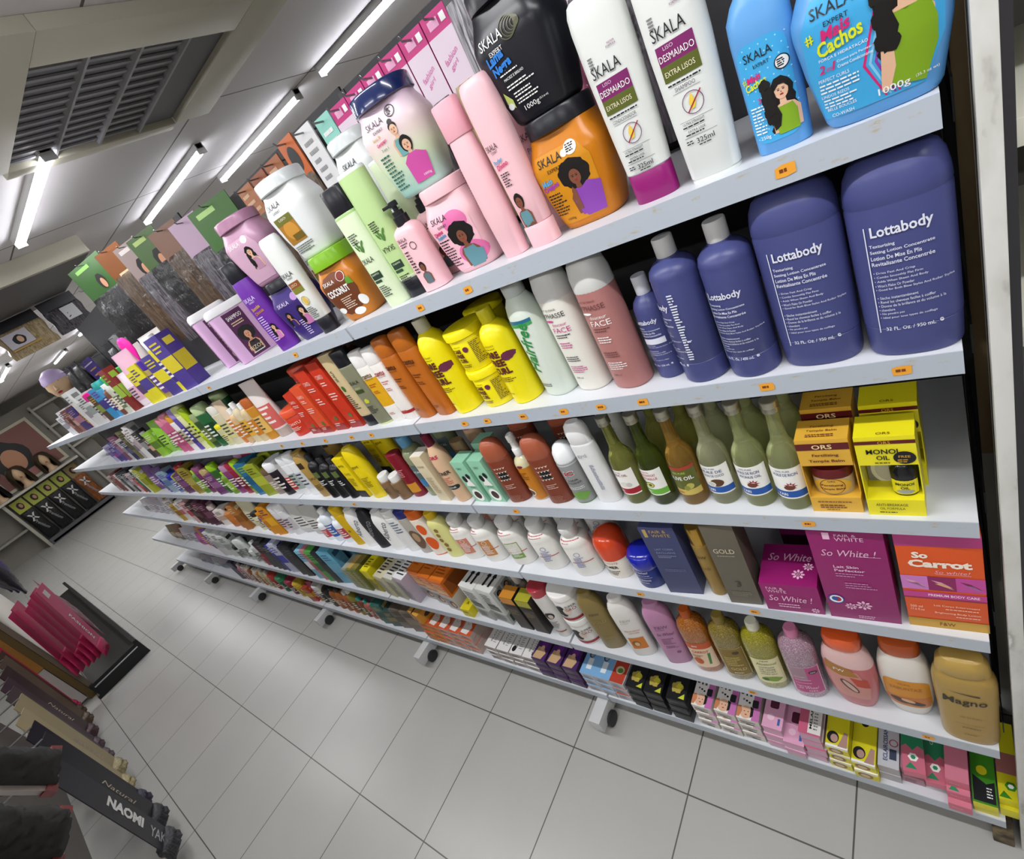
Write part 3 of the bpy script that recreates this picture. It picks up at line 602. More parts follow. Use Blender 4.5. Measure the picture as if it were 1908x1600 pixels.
skala_bottle('shampoo_bottle', 'pale green bottle with clear top in the row behind', -.79, .14, Z1, .060, .238, [PALEG, GRN, CLEARW], CHAR, True, green_print(8, True, .0), -10, .15, bands=[(.15, 0), (.205, 1), (1, 2)], straight=True, capw=.94)
# coconut tub with white tubs
BRN = mat('#6d3a1e', .45)
lab = EL(-.002, .062, .040, .047, BRN, 1, 30, .03, 6) + EL(.020, .095, .011, .011, mat('#7d2b1c', .4), 2) + RING(.020, .095, .010, .001, WHITE, 4) + T('SKALA', -.014, .092, .030, .008, WHITE) + T('COCONUT', -.004, .070, .058, .015, WHITE, 0, 0, .04, 6) + PG([(.024, .076), (.038, .072), (.036, .088), (.028, .088)], mat('#5e9a2d', .45), 5)
lab += LN(-.012, .022, .054, 6, .0045, mat('#e6d3c0', .4), 4) + EL(-.028, .030, .010, .007, WHITE, 3) + EL(.010, .016, .014, .008, WHITE, 3) + EL(.032, .034, .008, .012, WHITE, 3)
tub('hair_cream_tub', 'caramel orange coconut hair cream tub with lime green lid', -.985, .066, Z1, .118, .153, mat('#c2761c', .3), mat('#7cb21e', .3), lab, 14, hl=.2, lidw=.86)
lab = skala(-.016, .112, .034, mat('#3a3a3e', .4)) + R(-.034, .036, .010, .090, mat('#a8762a', .45), 2) + EL(-.010, .060, .016, .018, mat('#c98f3a', .4), 3) + R(-.034, .076, .010, .090, mat('#70702a', .45), 4) + R(-.016, .040, .010, .052, mat('#6f5a22', .45), 4) + T('LISO', -.012, .085, .018, .004, WHITE) + LN(-.032, .020, .030, 4, .004, mat('#555', .5), 4) + T('1000g', -.008, .016, .014, .004, mat('#555', .5))
tub('hair_cream_tub', 'white hair cream tub with brown square label on the coconut tub', -.998, .072, Z1+.1532, .124, .16, mat('#e3e6e6', .3), mat('#d5dadb', .2), lab, 16, lidw=.84)
tub('hair_cream_tub', 'white tub standing hidden at the back under another white tub', -.885, .20, Z1, .118, .153, mat('#dfe3e2', .33), mat('#d5dadb', .25), None)
tub('hair_cream_tub', 'white tub stacked at the back behind the green bottles', -.885, .195, Z1+.1532, .124, .158, mat('#dfe3e2', .33), mat('#d5dadb', .22), T('SKALA', .004, .105, .040, .0115, mat('#3a3a3e', .4)) + T('EXPERT', .006, .095, .022, .004, mat('#3a3a3e', .4)) + R(-.02, .06, .02, .085, mat('#5a4a2a', .4), 2), 0, lidw=.84)
def oliv_print(sd): return T('SKALA', 0, .150, .034, .010, INK) + T('EXPERT', .002, .141, .018, .004, INK) + R(-.017, .118, .017, .132, mat('#8a4a1c', .45), 2) + R(-.017, .106, .017, .118, mat('#7a7a28', .45), 2) + T('LISO', -.002, .125, .024, .006, mat('#e8d8b0', .4)) + RING(0, .086, .011, .0016, mat('#c9a52a', .4)) + EL(0, .086, .006, .008, mat('#d9b84a', .4), 3) + LN(-.014, .014, .070, 7, .0042, mat('#555', .5), sd)
skala_bottle('conditioner_bottle', 'white bottle with black cap up beside the coconut tub', -1.083, .095, Z1, .060, .237, CREAMW, CHAR, False, oliv_print(3), 12, .16)
skala_bottle('shampoo_bottle', 'white bottle standing on its black cap beside the purple tub', -1.105, .036, Z1, .058, .234, CREAMW, CHAR, True, oliv_print(6), 12, .16)
# purple products
DPUR = mat('#3b2a72', .33); VIO = mat('#5d2a8f', .33)
lab = T('SKALA', -.014, .098, .034, .009, mat('#d8c8ee', .4)) + EL(.022, .104, .009, .009, mat('#b58ac6', .4), 2) + WOMAN(-.020, .070, .011, mat('#3b2a72', .4), SKIN, HAIR, 'long', -1, 2) + WOMAN(.018, .070, .0135, mat('#c77bb0', .45), SKIN3, HAIR, 'long', 1, 4) + LN(-.006, .010, .050, 8, .0052, mat('#d8c8ee', .4), 3)
tub('hair_cream_tub', 'dark purple hair cream tub with black lid', -1.205, .070, Z1, .124, .155, DPUR, CHAR, lab, 22)
lab = PG([(-.040, .010), (.024, .010), (.034, .05), (.036, .085), (.024, .108), (-.032, .108), (-.042, .085)], mat('#cba4bb', .42), 1) + T('SKALA', -.016, .100, .030, .009, WHITE) + EL(.014, .102, .008, .008, WHITE, 3) + WOMAN(.008, .075, .0145, mat('#b98aa6', .45), SKIN3, HAIR, 'long', 1, 3)
tub('hair_cream_tub', 'mauve tub with long braid portrait stacked on the purple tub', -1.225, .072, Z1+.1552, .124, .157, mat('#b78ba6', .33), mat('#a87995', .3), lab, 24, lidw=.84)
lab = T('SKALA', -.002, .148, .034, .010, mat('#e3d5f2', .4)) + T('EXPERT', 0, .139, .018, .004, mat('#e3d5f2', .4)) + T('Bomba', -.002, .124, .028, .009, mat('#c79a4a', .4), 8, .2, .03) + T('Divosa', 0, .112, .030, .009, mat('#b77a3a', .4), 8, .2, .03) + LN(-.018, .006, .100, 12, .006, mat('#d8c8ee', .4), 5) + WOMAN(.006, .066, .012, mat('#c77bb0', .45), SKIN3, HAIR, 'long', 1, 2)
skala_bottle('conditioner_bottle', 'bright violet bottle with black cap beside the purple tub', -1.318, .036, Z1, .066, .24, mat('#6a2d9e', .33), CHAR, False, lab, 24, .19)
# ---------------------------------------------------------------- second shelf, first bay
Z2 = SZ[2]
LB = mat('#454a7e', .36); LBD = mat('#373c76', .38); GREYW = mat('#d9d9d6', .35); LBW = mat('#dfe2ee', .4)
def lotta_print(k=1., u=0., small=False, ml='32 FL. Oz. / 950 mL'):
    s = T('Lottabody', u+.002*k, .158*k, .052*k, .0155*k, LBW, 0, 0, .022) + R(u-.0295*k, .035*k, u-.0285*k, .166*k, LBW, 3)
    for i, (q, w) in enumerate((('Texturizing', .022), ('Setting Lotion Concentrate', .054), ('Lotion De Mise En Plis', .043), ('Revitalisante Concentr\u00e9e', .053))): s += T(q, u+(-.0265+w/2)*k, (.1435-.0068*i)*k, w*k, .0046*k, LBW, 0, 0, .012)
    for i, (q, w) in enumerate((('Dries Fast And Crisp', .036), ('Combs Smoothly Flat Firm', .042), ('Adds When Sheen And Body', .046), ("Won't Flake Or Powder", .034), ('Good for Both Blow Styles And Roller Styles', .066))): s += T('\u2022 '+q, u+(-.0265+w/2)*k, (.112-.0052*i)*k, w*k, .0033*k, LBW)
    for i, (q, w) in enumerate((('S\u00e8che instantan\u00e9ment', .036), ('Rend les cheveux faciles \u00e0 coiffer', .05), ('Donne de la brillance et du volume \u00e0 la', .058), ('chevelure', .014), ('Ne poudre pas', .022), ('Id\u00e9al pour tous types de coiffage', .05))): s += T('\u2022 '+q, u+(-.0265+w/2)*k, (.081-.0052*i)*k, w*k, .0033*k, LBW)
    return s + T(ml, u-.001*k, .040*k, .044*k, .0048*k, LBW, 0, 0, .012) + T('e', u+.026*k, .041*k, .0036*k, .005*k, LBW, 0, 0, .03)
P_L32 = [(0, .88), (.008, .93), (.02, .95), (.168, .975), (.170, .962), (.176, .962), (.178, .985), (.5, 1.0), (.78, 1.0), (.795, .985), (.80, .985), (.806, 1.0), (.86, .985), (.92, .93), (.965, .82), (.99, .66), (1, .5)]
def lotta32(label, x, y, rz, h=.232):
    it = Item('lotion_bottle', label, 'bottle', (x, y, Z2), rz, 'large indigo lotion bottles')
    it.loft('bottle_body', prof(P_L32, .094, .066, h, 0, 2.5), LB, 40, angle=30)
    it.printed(lotta_print(), key='l32')
lotta32('large indigo lotion bottle at the open end of the second shelf', -.045, .036, 0)
lotta32('large indigo lotion bottle between its twin and the white-capped bottles', -.1415, .040, -1)
for x, y, rz, sp, u in ((-.2255, .036, -14, 1, -.004), (-.2965, .040, -62, 1, 0)):
    it = bottle('lotion_bottle', ['indigo bottle with grey-white cap next to the large indigo ones', 'indigo bottle with grey-white cap turned to show its side text'][x < -.25], x, y, Z2, .068, .222, LB, GREYW, None, rz, .12, .42, P=[(0, .92), (.01, .985), (.03, 1), (.175, 1), (.178, .985), (.182, 1), (.83, 1), (.855, .985), (.87, 1), (.92, .93), (.96, .72), (.985, .46), (1, .44)], group='white-capped indigo bottles')
    sh = lotta_print(.82, 0, False, '16 FL. Oz. / 450 mL') + ([] if sp and x > -.25 else LN(.026, .032, .15, 26, .0042, LBW, 3, .5))
    it.printed(sh, key='l16%d' % (x < -.25))
it = bottle('lotion_bottle', 'smallest indigo lotion bottle with silver-white cap', -.357, .058, Z2, .05, .174, LB, mat('#cfd2da', .3), lotta_print(.66, 0, False, '8 FL. Oz. / 236 mL') + R(-.012, .066, .02, .076, LBW, 6), -16, .17, .46)
# white and mauve make-up remover bottles
MAUV = mat('#b07773', .38); P_BY = [(0, .90), (.01, .97), (.03, 1), (.72, 1), (1, .97)]
def byph(label, x, y, body, ink, ink2, rz, capw):
    it = Item('lotion_bottle', label, 'bottle', (x, y, Z2), rz)
    it.loft('bottle_body', prof(P_BY, .070, .058, .182, 0, 2.3), body, 32, main=True)
    it.loft('cap', prof([(0, .985), (.02, 1), (.4, .98), (.75, .86), (.93, .66), (1, .5)], .069, .057, .058, .1815, 2.3), GREYW, 30)
    it.printed(T('LAIT DE VISAGE', -.004, .168, .034, .0034, ink) + T('BYPHASSE', -.002, .157, .052, .009, ink) + EL(-.012, .147, .010, .0022, ink2, 4) + T('douceur', .006, .140, .030, .006, ink2) + T('FACE', .006, .129, .036, .0095, ink2) + LN(-.012, .022, .120, 2, .0045, ink, 4) + LN(-.012, .022, .104, 3, .0045, ink2, 6) + LN(-.014, .016, .075, 3, .004, ink, 8) + LN(-.014, .022, .055, 4, .004, ink2, 9) + T('500 ml', -.004, .030, .016, .004, ink), key='by'+label[:5])
byph('mauve pink bottle with grey-white cap alone beside the gap', -.425, .048, MAUV, mat('#6b3f3e', .45), WHITE, -12, 1)
byph('white bottle with magenta lettering beside the mauve bottle', -.507, .060, mat('#e8e6dc', .35), INK, mat('#c0408a', .42), -12, 1)
it = bottle('lotion_bottle', 'pale mint white bottle with green script lettering', -.583, .060, Z2, .072, .228, mat('#d8e2d6', .35), mat('#c9cfcb', .35), None, -16, .10, .56, .06, 2.3, [(0, .9), (.01, .97), (.03, 1), (.72, 1), (.84, .96), (.93, .82), (.98, .64), (1, .58)])
it.printed(T('Hairfree', .0, .110, .105, .026, mat('#2d8a45', .4), 78, .25, .02) + PG([(-.032, .166), (.03, .166), (.03, .160), (-.032, .158)], mat('#2a6a8a', .4), 3) + PG([(-.032, .158), (.03, .160), (.03, .154), (-.032, .152)], mat('#3f9a55', .4), 3) + LN(-.02, .014, .030, 2, .004, INK, 3))
# yellow curl products
CY = mat('#f2e20f', .34); CYD = mat('#5a2320', .45)
def curl(k, u=0.):
    return T('softsheen', u+.002*k, .150*k, .026*k, .005*k, mat('#8a7a20', .5)) + LN(u-.014*k, u+.018*k, .143*k, 1, .003, CYD, 3) + T('CARE', u-.004*k, .128*k, .040*k, .017*k, CYD, 0, 0, .05) + T('FREE', u, .108*k, .040*k, .017*k, CYD, 0, 0, .05) + T('CURL', u+.003*k, .088*k, .042*k, .017*k, CYD, 0, 0, .05) + EL(u+.027*k, .118*k, .010*k, .010*k, mat('#6b2a48', .45), 3, 24, .05, 11) + LN(u-.014*k, u+.024*k, .072*k, 3, .0045*k, CYD, 5) + LN(u-.014*k, u+.01*k, .030*k, 1, .004*k, CYD, 6)
bottle('curl_activator_bottle', 'yellow bottle with yellow cap beside the mint white bottle', -.664, .053, Z2, .068, .203, CY, mat('#d9cc1a', .36), curl(.92), -10, .14, .46, P=[(0, .92), (.01, .985), (.03, 1), (.80, 1), (.88, .96), (.94, .82), (.98, .6), (1, .48)])
bottle('curl_activator_bottle', 'tall yellow bottle with grey cap beside the orange bottles', -.834, .048, Z2, .070, .226, CY, mat('#c9c7b0', .4), curl(1.0), -12, .13, .46, P=[(0, .92), (.01, .985), (.03, 1), (.76, 1), (.85, .96), (.93, .80), (.98, .56), (1, .46)])
def curltub(label, x, y, z, rz):
    it = jar('hair_gel_tub', label, x, y, z, .084, .0905, CY, CY, [], rz, .2, None, None, None, 1.10, cat='tub')
    it.printed(T('softsheen', -.008, .060, .018, .0035, mat('#8a7a20', .5)) + T('CARE', -.013, .050, .021, .009, CYD, 0, 0, .05) + T('FREE', -.011, .039, .021, .009, CYD, 0, 0, .05) + T('CURL', -.009, .028, .021, .009, CYD, 0, 0, .05) + EL(.009, .050, .006, .006, mat('#6b2a48', .45), 3, 20, .05, 11) + R(.020, .012, .038, .064, mat('#d9c515', .4), 2) + LN(.021, .037, .061, 14, .0034, mat('#6a5a1a', .5), 4, .5) + LN(-.02, .008, .018, 2, .004, CYD, 7))
curltub('yellow tub at the bottom of the yellow stack', -.745, .064, Z2, 4); curltub('yellow tub on top of the yellow stack', -.748, .066, Z2+.0907, 6)
curltub('yellow tub in the row behind the yellow stack, below', -.766, .165, Z2, 0); curltub('yellow tub in the row behind the yellow stack, on top', -.766, .165, Z2+.0907, 0)
# orange bottles
CAN = mat('#b9661c', .36); CANINK = mat('#4a2410', .45); P_CAN = [(0, .86), (.01, .93), (.3, .98), (.8, 1), (.965, .985), (.985, .96), (1, .93)]
def cantu(label, x, body, capm, inks, h=.218, rz=-8, two=None, w=.066, y=.036):
    it = Item('shampoo_bottle', label, 'bottle', (x, y, Z2), rz)
    hb = h*.80
    it.loft('bottle_body', prof(P_CAN, w, w*.56, hb, 0, 2.6), body, 30, two, main=True)
    it.loft('cap', prof([(0, .98), (.02, 1), (.5, .98), (.85, .93), (.97, .84), (1, .72)], w*.96, w*.55, h-hb, hb, 2.6), capm, 30)
    it.printed(T('cantu', 0, .148*h/.218, w*.62, .012, inks[0], 0, 0, .02) + T('SHEA BUTTER', .002, .138*h/.218, w*.5, .0036, inks[0]) + LN(-w*.22, w*.3, .118, 2, .006, inks[1], 4) + LN(-w*.22, w*.3, .098, 2, .005, inks[1], 6) + LN(-w*.2, w*.15, .030, 2, .004, inks[1], 8))
    return it
cantu('orange bottle with flip cap beside the tall yellow bottle', -.904, CAN, CAN, (CANINK, CANINK), .222)
cantu('second orange bottle with flip cap, next to the white and red one', -.974, CAN, CAN, (CANINK, CANINK), .218)
it = cantu('white bottle with red band and red lettering among the orange ones', -1.034, mat('#efeae4', .36), mat('#f1efec', .36), (mat('#a5302c', .4), mat('#c9605a', .4)), .206, 4, w=.052)
it.printed(R(-.026, .020, .026, .028, mat('#a12a2a', .4), 3), part='band')
cantu('yellow and white bottle beside the olive green bottle', -1.088, [mat('#f0ede6', .36), mat('#dda61a', .36)], mat('#f1efec', .36), (mat('#6a4a10', .4), mat('#b4552a', .4)), .208, 8, [(.03, 0), (.14, 1), (1, 0)], .052)
skala_bottle('shampoo_bottle', 'olive grey bottle with black cap and pale green base', -1.145, .034, Z2, .058, .224, [mat('#d3dba0', .34), mat('#7f8068', .34)], CHAR, False, T('SKALA', -.002, .135, .034, .010, INK) + R(-.017, .103, .012, .113, mat('#3c4a22', .4), 2) + T('VERDE', -.002, .118, .020, .005, mat('#c9d08a', .4)) + EL(-.002, .078, .008, .007, mat('#c4cc3a', .4), 3, 14, .12, 5) + LN(-.016, .014, .062, 6, .004, INK, 5), 10, .19, bands=[(.062, 0), (1, 1)], straight=True, capw=.97)
skala_bottle('shampoo_bottle', 'cream bottle standing on its black cap beside the red packs', -1.203, .036, Z2, .058, .226, mat('#cdb98e', .34), CHAR, True, T('SKALA', -.004, .165, .034, .010, INK, 90) + EL(-.004, .125, .006, .009, mat('#3f6a2a', .4), 3) + LN(-.016, .010, .105, 8, .006, INK, 5), 6, .15, straight=True, capw=.97)
# red packs
RED = mat('#c6341c', .36); REDD = mat('#8f1f1a', .36); REDL = mat('#d9502c', .36); RW = mat('#f1d9cf', .4)
def red_print(w, h, sd): return T('CANTU', -w*.04, h*.80, w*.55, h*.06, RW) + LN(-w*.3, w*.3, h*.72, 2, h*.035, RW, sd) + LN(-w*.3, w*.3, h*.55, 3, h*.04, RW, sd+1) + EL(w*.12, h*.2, w*.13, w*.13, mat('#5c6a3a', .4), 3) + LN(-w*.3, w*.2, h*.12, 2, h*.03, RW, sd+3)
for i, (x, w, h, y, lb) in enumerate(((-1.283, .062, .215, .040, 'tall red carton closest to the cream bottle'), (-1.358, .062, .205, .036, 'tall red carton second from the cream bottle'), (-1.434, .062, .165, .032, 'shorter red carton in front of the pale bottles'), (-1.508, .060, .15, .036, 'red carton between the short carton and the red tub'))):
    carton('hair_treatment_box', lb, x, y-.015, Z2, w, .045, h, [RED, RED, REDL, RED][i], red_print(w, h, i) + R(-w/2, 0, w/2, .022, REDD, 1), group='red hair cartons')
for i, (x, y, z, lb) in enumerate(((-1.62, .065, 0, 'red jar at the bottom front of the red group'), (-1.56, .15, 0, 'red jar low at the back of the red group'), (-1.565, .15, .098, 'large red jar topping the back of the red group'), (-1.452, .165, 0, 'red jar standing behind the short red carton'))):
    jar('hair_cream_jar', lb, x, y, Z2+z, .098, .096, RED, [REDL, RED][i % 2], T('CANTU', 0, .048, .05, .010, RW) + LN(-.03, .03, .036, 3, .005, RW, i), 20, .25, 'red jars of the red group', cat='jar')
for i, (x, y) in enumerate(((-1.362, .135), (-1.375, .21))):
    bottle('spray_bottle', ['clear bottle with pinkish cap behind the red cartons', 'clear bottle further behind the red cartons'][i], x, y, Z2, .05, .215, mat('#7e3b34', .25), mat('#c9b4b0', .3), None, 0, .2, .5)
# ---------------------------------------------------------------- third shelf, first bay
Z3 = SZ[3]
def window_carton(label, x, yf, w, h, d, m, band, front_low, front_high, top, jarfn, rz=0, full=True):
    it = Item('balm_box', label, 'box', (x, yf+d/2, Z3), rz)
    th = .0015; zl, zh = h*.21, h*.66
    it.mesh('carton', boxes_me([((-w/2, -d/2, 0), (w/2, d/2, zl)), ((-w/2, -d/2, zh), (w/2, d/2, h)), ((-w/2, d/2-th, zl), (w/2, d/2, zh)), ((-w/2, -d/2, zl), (-w/2+th, d/2, zh)), ((w/2-th, -d/2+.012, zl), (w/2, d/2, zh))], m))
    it.printed(front_low, flat_front(-d/2), False, None, 'lower_print'); it.printed(front_high, flat_front(-d/2), False, None, 'front_print'); it.printed(top, flat_top(h, -d/2), False, None, 'top_print')
    if jarfn: jarfn(it, zl, d)
    return it
MY = mat('#e8dc1f', .34); TY = mat('#d9a83a', .36); MAR = mat('#5c1519', .4); MONK = mat('#121317', .2, coat=.5)
def monoi_jar(it, zl, d):
    o = it.loft('jar', [(zl+.0005, .0155, .0155, 2.2, .014, 0), (zl+.030, .0165, .0165, 2.2, .014, 0), (zl+.046, .0165, .0165, 2.2, .014, 0), (zl+.054, .011, .011, 2, .014, 0), (zl+.056, .013, .013, 2, .014, 0), (zl+.067, .013, .013, 2, .014, 0)], MONK, 24)
    rs = [(zl, .0158, .0158, 2.2), (zl+.032, .0167, .0167, 2.2)]
    f = front_of(rs)
    obj('label', print_me(R(-.0145, zl+.004, .0145, zl+.031, MY, 1) + T('MONOI', 0, zl+.024, .020, .005, INK, 0, 0, .02) + T('OIL', 0, zl+.017, .010, .005, INK, 0, 0, .02) + EL(0, zl+.009, .010, .004, mat('#9aa0a5', .4), 2), lambda u, z, off: f(u, z, off)+Vector((.014, 0, 0)), True), o)
    obj('backing_card', box_me((-.0315, d/2-.006, zl+.0004), (-.001, d/2-.004, zl+.066), mat('#8e8c84', .5)), o)
    obj('flower_print', print_me(EL(-.022, zl+.052, .010, .013, mat('#d8d6c8', .4), 2, 14, .1, 5) + EL(-.010, zl+.024, .017, .026, mat('#e8e6df', .4), 2) + EL(-.007, zl+.024, .015, .023, mat('#c9c6bd', .4), 3), flat_front(d/2-.0065), False), o)
def monoi(label, x, yf, full=True, h=.153):
    w = .068
    low = T('ANTI-BREAKAGE', -.004, h*.15, .038, .005, INK) + T('OIL FORMULA', -.004, h*.10, .030, .0045, INK) + LN(-.02, .014, h*.055, 1, .004, INK, 2)
    high = R(-w/2, h*.915, w/2, h*.955, MAR, 1) + T('ORS', 0, h*.935, .014, .005, TY) + T('MONOI', -.004, h*.83, .036, .009, INK, 0, 0, .02) + T('OIL', -.004, h*.755, .015, .008, INK, 0, 0, .02) + EL(.020, h*.75, .0125, .0115, INK, 3) + T('FREE', .020, h*.765, .013, .004, TY, 0, 0, 0, 5) + LN(.012, .028, h*.73, 2, .0035, TY, 5) + LN(-.014, .005, h*.70, 1, .004, INK, 3)
    window_carton(label, x, yf, w, h, .048, MY, MAR, low, high, T('ORS', 0, .006, .016, .005, MAR), monoi_jar if full else None)
def temple_jar(it, zl, d):
    o = it.loft('jar', [(zl+.0005, .026, .018, 2.2), (zl+.012, .0275, .0195, 2.2), (zl+.034, .0275, .0195, 2.2), (zl+.036, .025, .018, 2)], mat('#b9a98c', .3), 28)
    obj('lid', loft_me([(zl+.036, .028, .0205, 2.2), (zl+.050, .028, .0205, 2.2), (zl+.053, .026, .019, 2.2)], MAR, 28), o)
    f = front_of([(zl, .0275, .0195, 2.2), (zl+.04, .0275, .0195, 2.2)])
    obj('label', print_me(EL(0, zl+.020, .024, .017, TY, 1) + T('ORS', 0, zl+.031, .010, .004, MAR) + T('Fertilizing', 0, zl+.022, .028, .0045, MAR, 0, 0, .02) + T('Temple Balm', 0, zl+.0145, .032, .0045, MAR, 0, 0, .02) + RING(0, zl+.020, .0165, .0008, MAR), f, True), o)
def temple(label, x, yf, full=True, h=.150):
    w = .068
    low = LN(-.024, .026, h*.16, 1, .004, MAR, 3) + LN(-.022, .022, h*.11, 2, .0045, MAR, 5) + LN(-.014, .014, h*.045, 1, .003, MAR, 6)
    high = R(-w/2, h*.87, w/2, h*.955, MAR, 1) + T('ORS', 0, h*.912, .026, .0085, mat('#e8cf9a', .4), 0, 0, .02) + T('Fertilizing', .002, h*.80, .034, .0065, MAR, 0, 0, .02) + T('Temple Balm', .002, h*.725, .046, .0065, MAR, 0, 0, .02)
    window_carton(label, x, yf, w, h, .048, TY, MAR, low, high, T('Fertilizing', 0, .030, .030, .006, MAR) + T('Temple Balm', 0, .020, .040, .006, MAR) + LN(-.02, .02, .012, 2, .004, MAR, 4), temple_jar if full else None)
monoi('yellow oil box with small black jar in its window, front row', -.092, .008); temple('amber balm box with round maroon jar in its window, front row', -.167, .012)
monoi('yellow oil box behind the front yellow one', -.0885, .072, False, .16); temple('amber balm box behind the front amber one', -.165, .074, False, .16)
# oil bottles
def oil_mat(c, tr=.82): return mat(c, .06, 0, tr, 0, 0, 1.36)
SILV = mat('#b9b6a6', .3, .85)
P_OIL = [(0, .90), (.008, .97), (.02, 1), (.50, 1), (.56, .97), (.61, .86), (.655, .68), (.69, .54), (.74, .46), (.90, .40), (1, .38)]
def oil(label, x, y, c, print_fn, rz=0, k=1., lab=True, group=None):
    it = Item('oil_bottle', label, 'bottle', (x, y, Z3), rz, group); w = .052*k; h = .214*k
    it.loft('bottle_body', prof(P_OIL, w, w, h*.915, 0, 2), oil_mat(c), 30)
    it.loft('cap', [(h*.905, .0125*k, .0125*k, 2), (h*.907, .0132*k, .0132*k, 2), (h*.94, .0132*k, .0132*k, 2), (h*.945, .0128*k, .0128*k, 2), (h*.95, .0132*k, .0132*k, 2), (h*.995, .0132*k, .0132*k, 2), (h, .012*k, .012*k, 2)], SILV, 22)
    if lab: it.printed(print_fn)
LBL = mat('#f0efe9', .4); BLUEB = mat('#1f55a5', .4); REDB = mat('#a3182a', .4); GRB = mat('#6ab03c', .4)
def oil_lab(l1, l2, band, art, l0='100% PURE', ink=mat('#3a4a86', .4)):
    return R(-.0245, .028, .0245, .094, LBL, 1) + R(-.0245, .031, .0245, .045, band, 2) + T('YARI', -.010, .038, .014, .006, WHITE, 0, 0, .02) + T(l0, -.002, .0885, .020, .0036, ink) + T(l1, 0, .081, .034, .006, ink, 0, 0, .01) + (T(l2, .002, .072, .032, .0055, ink, 0, 0, .01) if l2 else []) + art
cast = sum([PG([(.004+.010*math.cos(a), .056+.009*math.sin(a)), (.004+.004*math.cos(a+.5), .056+.004*math.sin(a+.5)), (.004+.004*math.cos(a-.5), .056+.004*math.sin(a-.5))], mat('#9c2030', .45), 3) for a in [i*.7 for i in range(9)]], []) + EL(.002, .053, .008, .005, mat('#6d3a2a', .45), 4)
coco = EL(.004, .055, .011, .009, mat('#5a3a22', .45), 3) + EL(-.006, .052, .008, .006, mat('#e9e6da', .4), 4) + EL(-.006, .052, .006, .0045, mat('#c9cdbd', .4), 5)
avo = EL(.0, .056, .009, .0075, mat('#3c4a1c', .45), 3) + EL(.0, .056, .0078, .0062, mat('#c8cf6a', .45), 4) + EL(.001, .056, .0035, .003, mat('#5a3218', .45), 5) + EL(-.012, .058, .006, .008, mat('#33401c', .45), 3)
garl = EL(.004, .056, .009, .007, mat('#dcdad2', .45), 3) + EL(.013, .055, .005, .006, mat('#c9c6bd', .45), 4)
RI = '#dde3a6'
oil('pale castor oil bottle beside the amber balm box', -.227, .038, RI, oil_lab('HUILE DE RICIN', '', BLUEB, cast), -2)
oil('second castor oil bottle, between its twin and the coconut oil', -.284, .044, RI, oil_lab('HUILE DE RICIN', 'RICINUS OIL', BLUEB, cast), -4)
oil('coconut oil bottle with blue band and coconut on label', -.345, .048, '#e4e6bc', oil_lab('HUILE DE', 'NOIX DE COCO', BLUEB, coco), -6)
ol = mat('#5c6122', .4)
oil('amber olive oil bottle with olive green label', -.403, .044, '#d6a84e', R(-.0245, .028, .0245, .094, ol, 1) + R(-.0245, .090, .0245, .097, mat('#a8382a', .4), 2) + R(-.0245, .028, .0245, .042, mat('#c9b25a', .4), 2) + T('100% PURE', .0, .083, .024, .005, mat('#c9cf6a', .4)) + T('OLIVE OIL', 0, .070, .042, .009, WHITE, 0, 0, .02) + EL(.012, .050, .006, .007, mat('#b9b45a', .4), 3) + EL(.006, .046, .005, .006, mat('#8a8a3a', .4), 4) + T('YARI', -.010, .035, .014, .006, mat('#a8382a', .4)), -6)
oil('dark green avocado oil bottle with light green band', -.463, .042, '#6a7a30', oil_lab("L'HUILE D'AVOCAT", 'NATURELLE', GRB, avo, '100%', mat('#b03050', .4)), -16)
oil('olive toned garlic oil bottle with red band', -.523, .043, '#b9bb62', oil_lab('GARLIC OIL', '', REDB, garl, '100% NATURAL', mat('#8a2a3a', .4)), -16)
for i in range(5): oil('oil bottle in the shaded back row, behind the %s' % ['castor oil', 'second castor oil', 'coconut oil', 'olive oil', 'avocado oil'][i], -.232-.06*i, .125, [RI, RI, '#e4e6bc', '#b9bb62', '#b9bb62'][i], [], 0, 1, False)
# rest of the bay
it = bottle('spray_bottle', 'plain white bottle with white flip cap beside the garlic oil', -.588, .036, Z3, .054, .213, mat('#dfe0e0', .33), mat('#eeeeee', .3), T('gyd', -.006, .135, .022, .012, mat('#a9a9ae', .4)) + LN(.0, .010, .110, 22, .0032, mat('#7a7f9a', .4), 4, .5), 4, .24, .93, .034, 2.6, C_ROUND, capP=[(0, .96), (.02, 1), (.55, 1), (.85, .86), (1, .55)])
it = bottle('hair_polisher_bottle', 'grey bottle with white dome cap and green lower part', -.652, .042, Z3, .054, .160, [mat('#4b7a2c', .35), mat('#8d8f8e', .3)], mat('#eceff0', .32), R(-.026, .11, .026, .118, mat('#b9bbbd', .4), 1) + T('IC', .0, .090, .022, .014, WHITE, 0, 0, .05, 6) + T('IC', .0, .090, .020, .012, mat('#b02a3a', .4), 0, 0, .03, 7) + T('HAIR', .002, .070, .022, .005, INK) + T('POLISHER', .002, .062, .030, .005, INK) + LN(-.018, .02, .05, 2, .0045, mat('#dfe4e0', .4), 3) + EL(0, .024, .020, .012, mat('#6b9a44', .4), 3, 18, .1, 5), 12, .27, .98, P=C_ROUND, bands=[(.045, 0), (1, 1)], capP=[(0, .98), (.1, 1), (.5, .92), (.8, .68), (.95, .36), (1, .1)])
BRWN = mat('#7c3a26', .34)
pat = sum([PG([(-.016+.008*i, .135-.012*j), (-.012+.008*i, .129-.012*j), (-.008+.008*i, .135-.012*j), (-.012+.008*i, .133-.012*j)], mat('#e3d6c8', .45), 3) for i in range(4) for j in range(4)], []) + R(-.010, .096, .012, .122, INK, 2) + LN(-.012, .016, .08, 3, .005, mat('#d8b8a8', .4), 4) + LN(-.014, .018, .045, 6, .004, mat('#a87864', .4), 6)
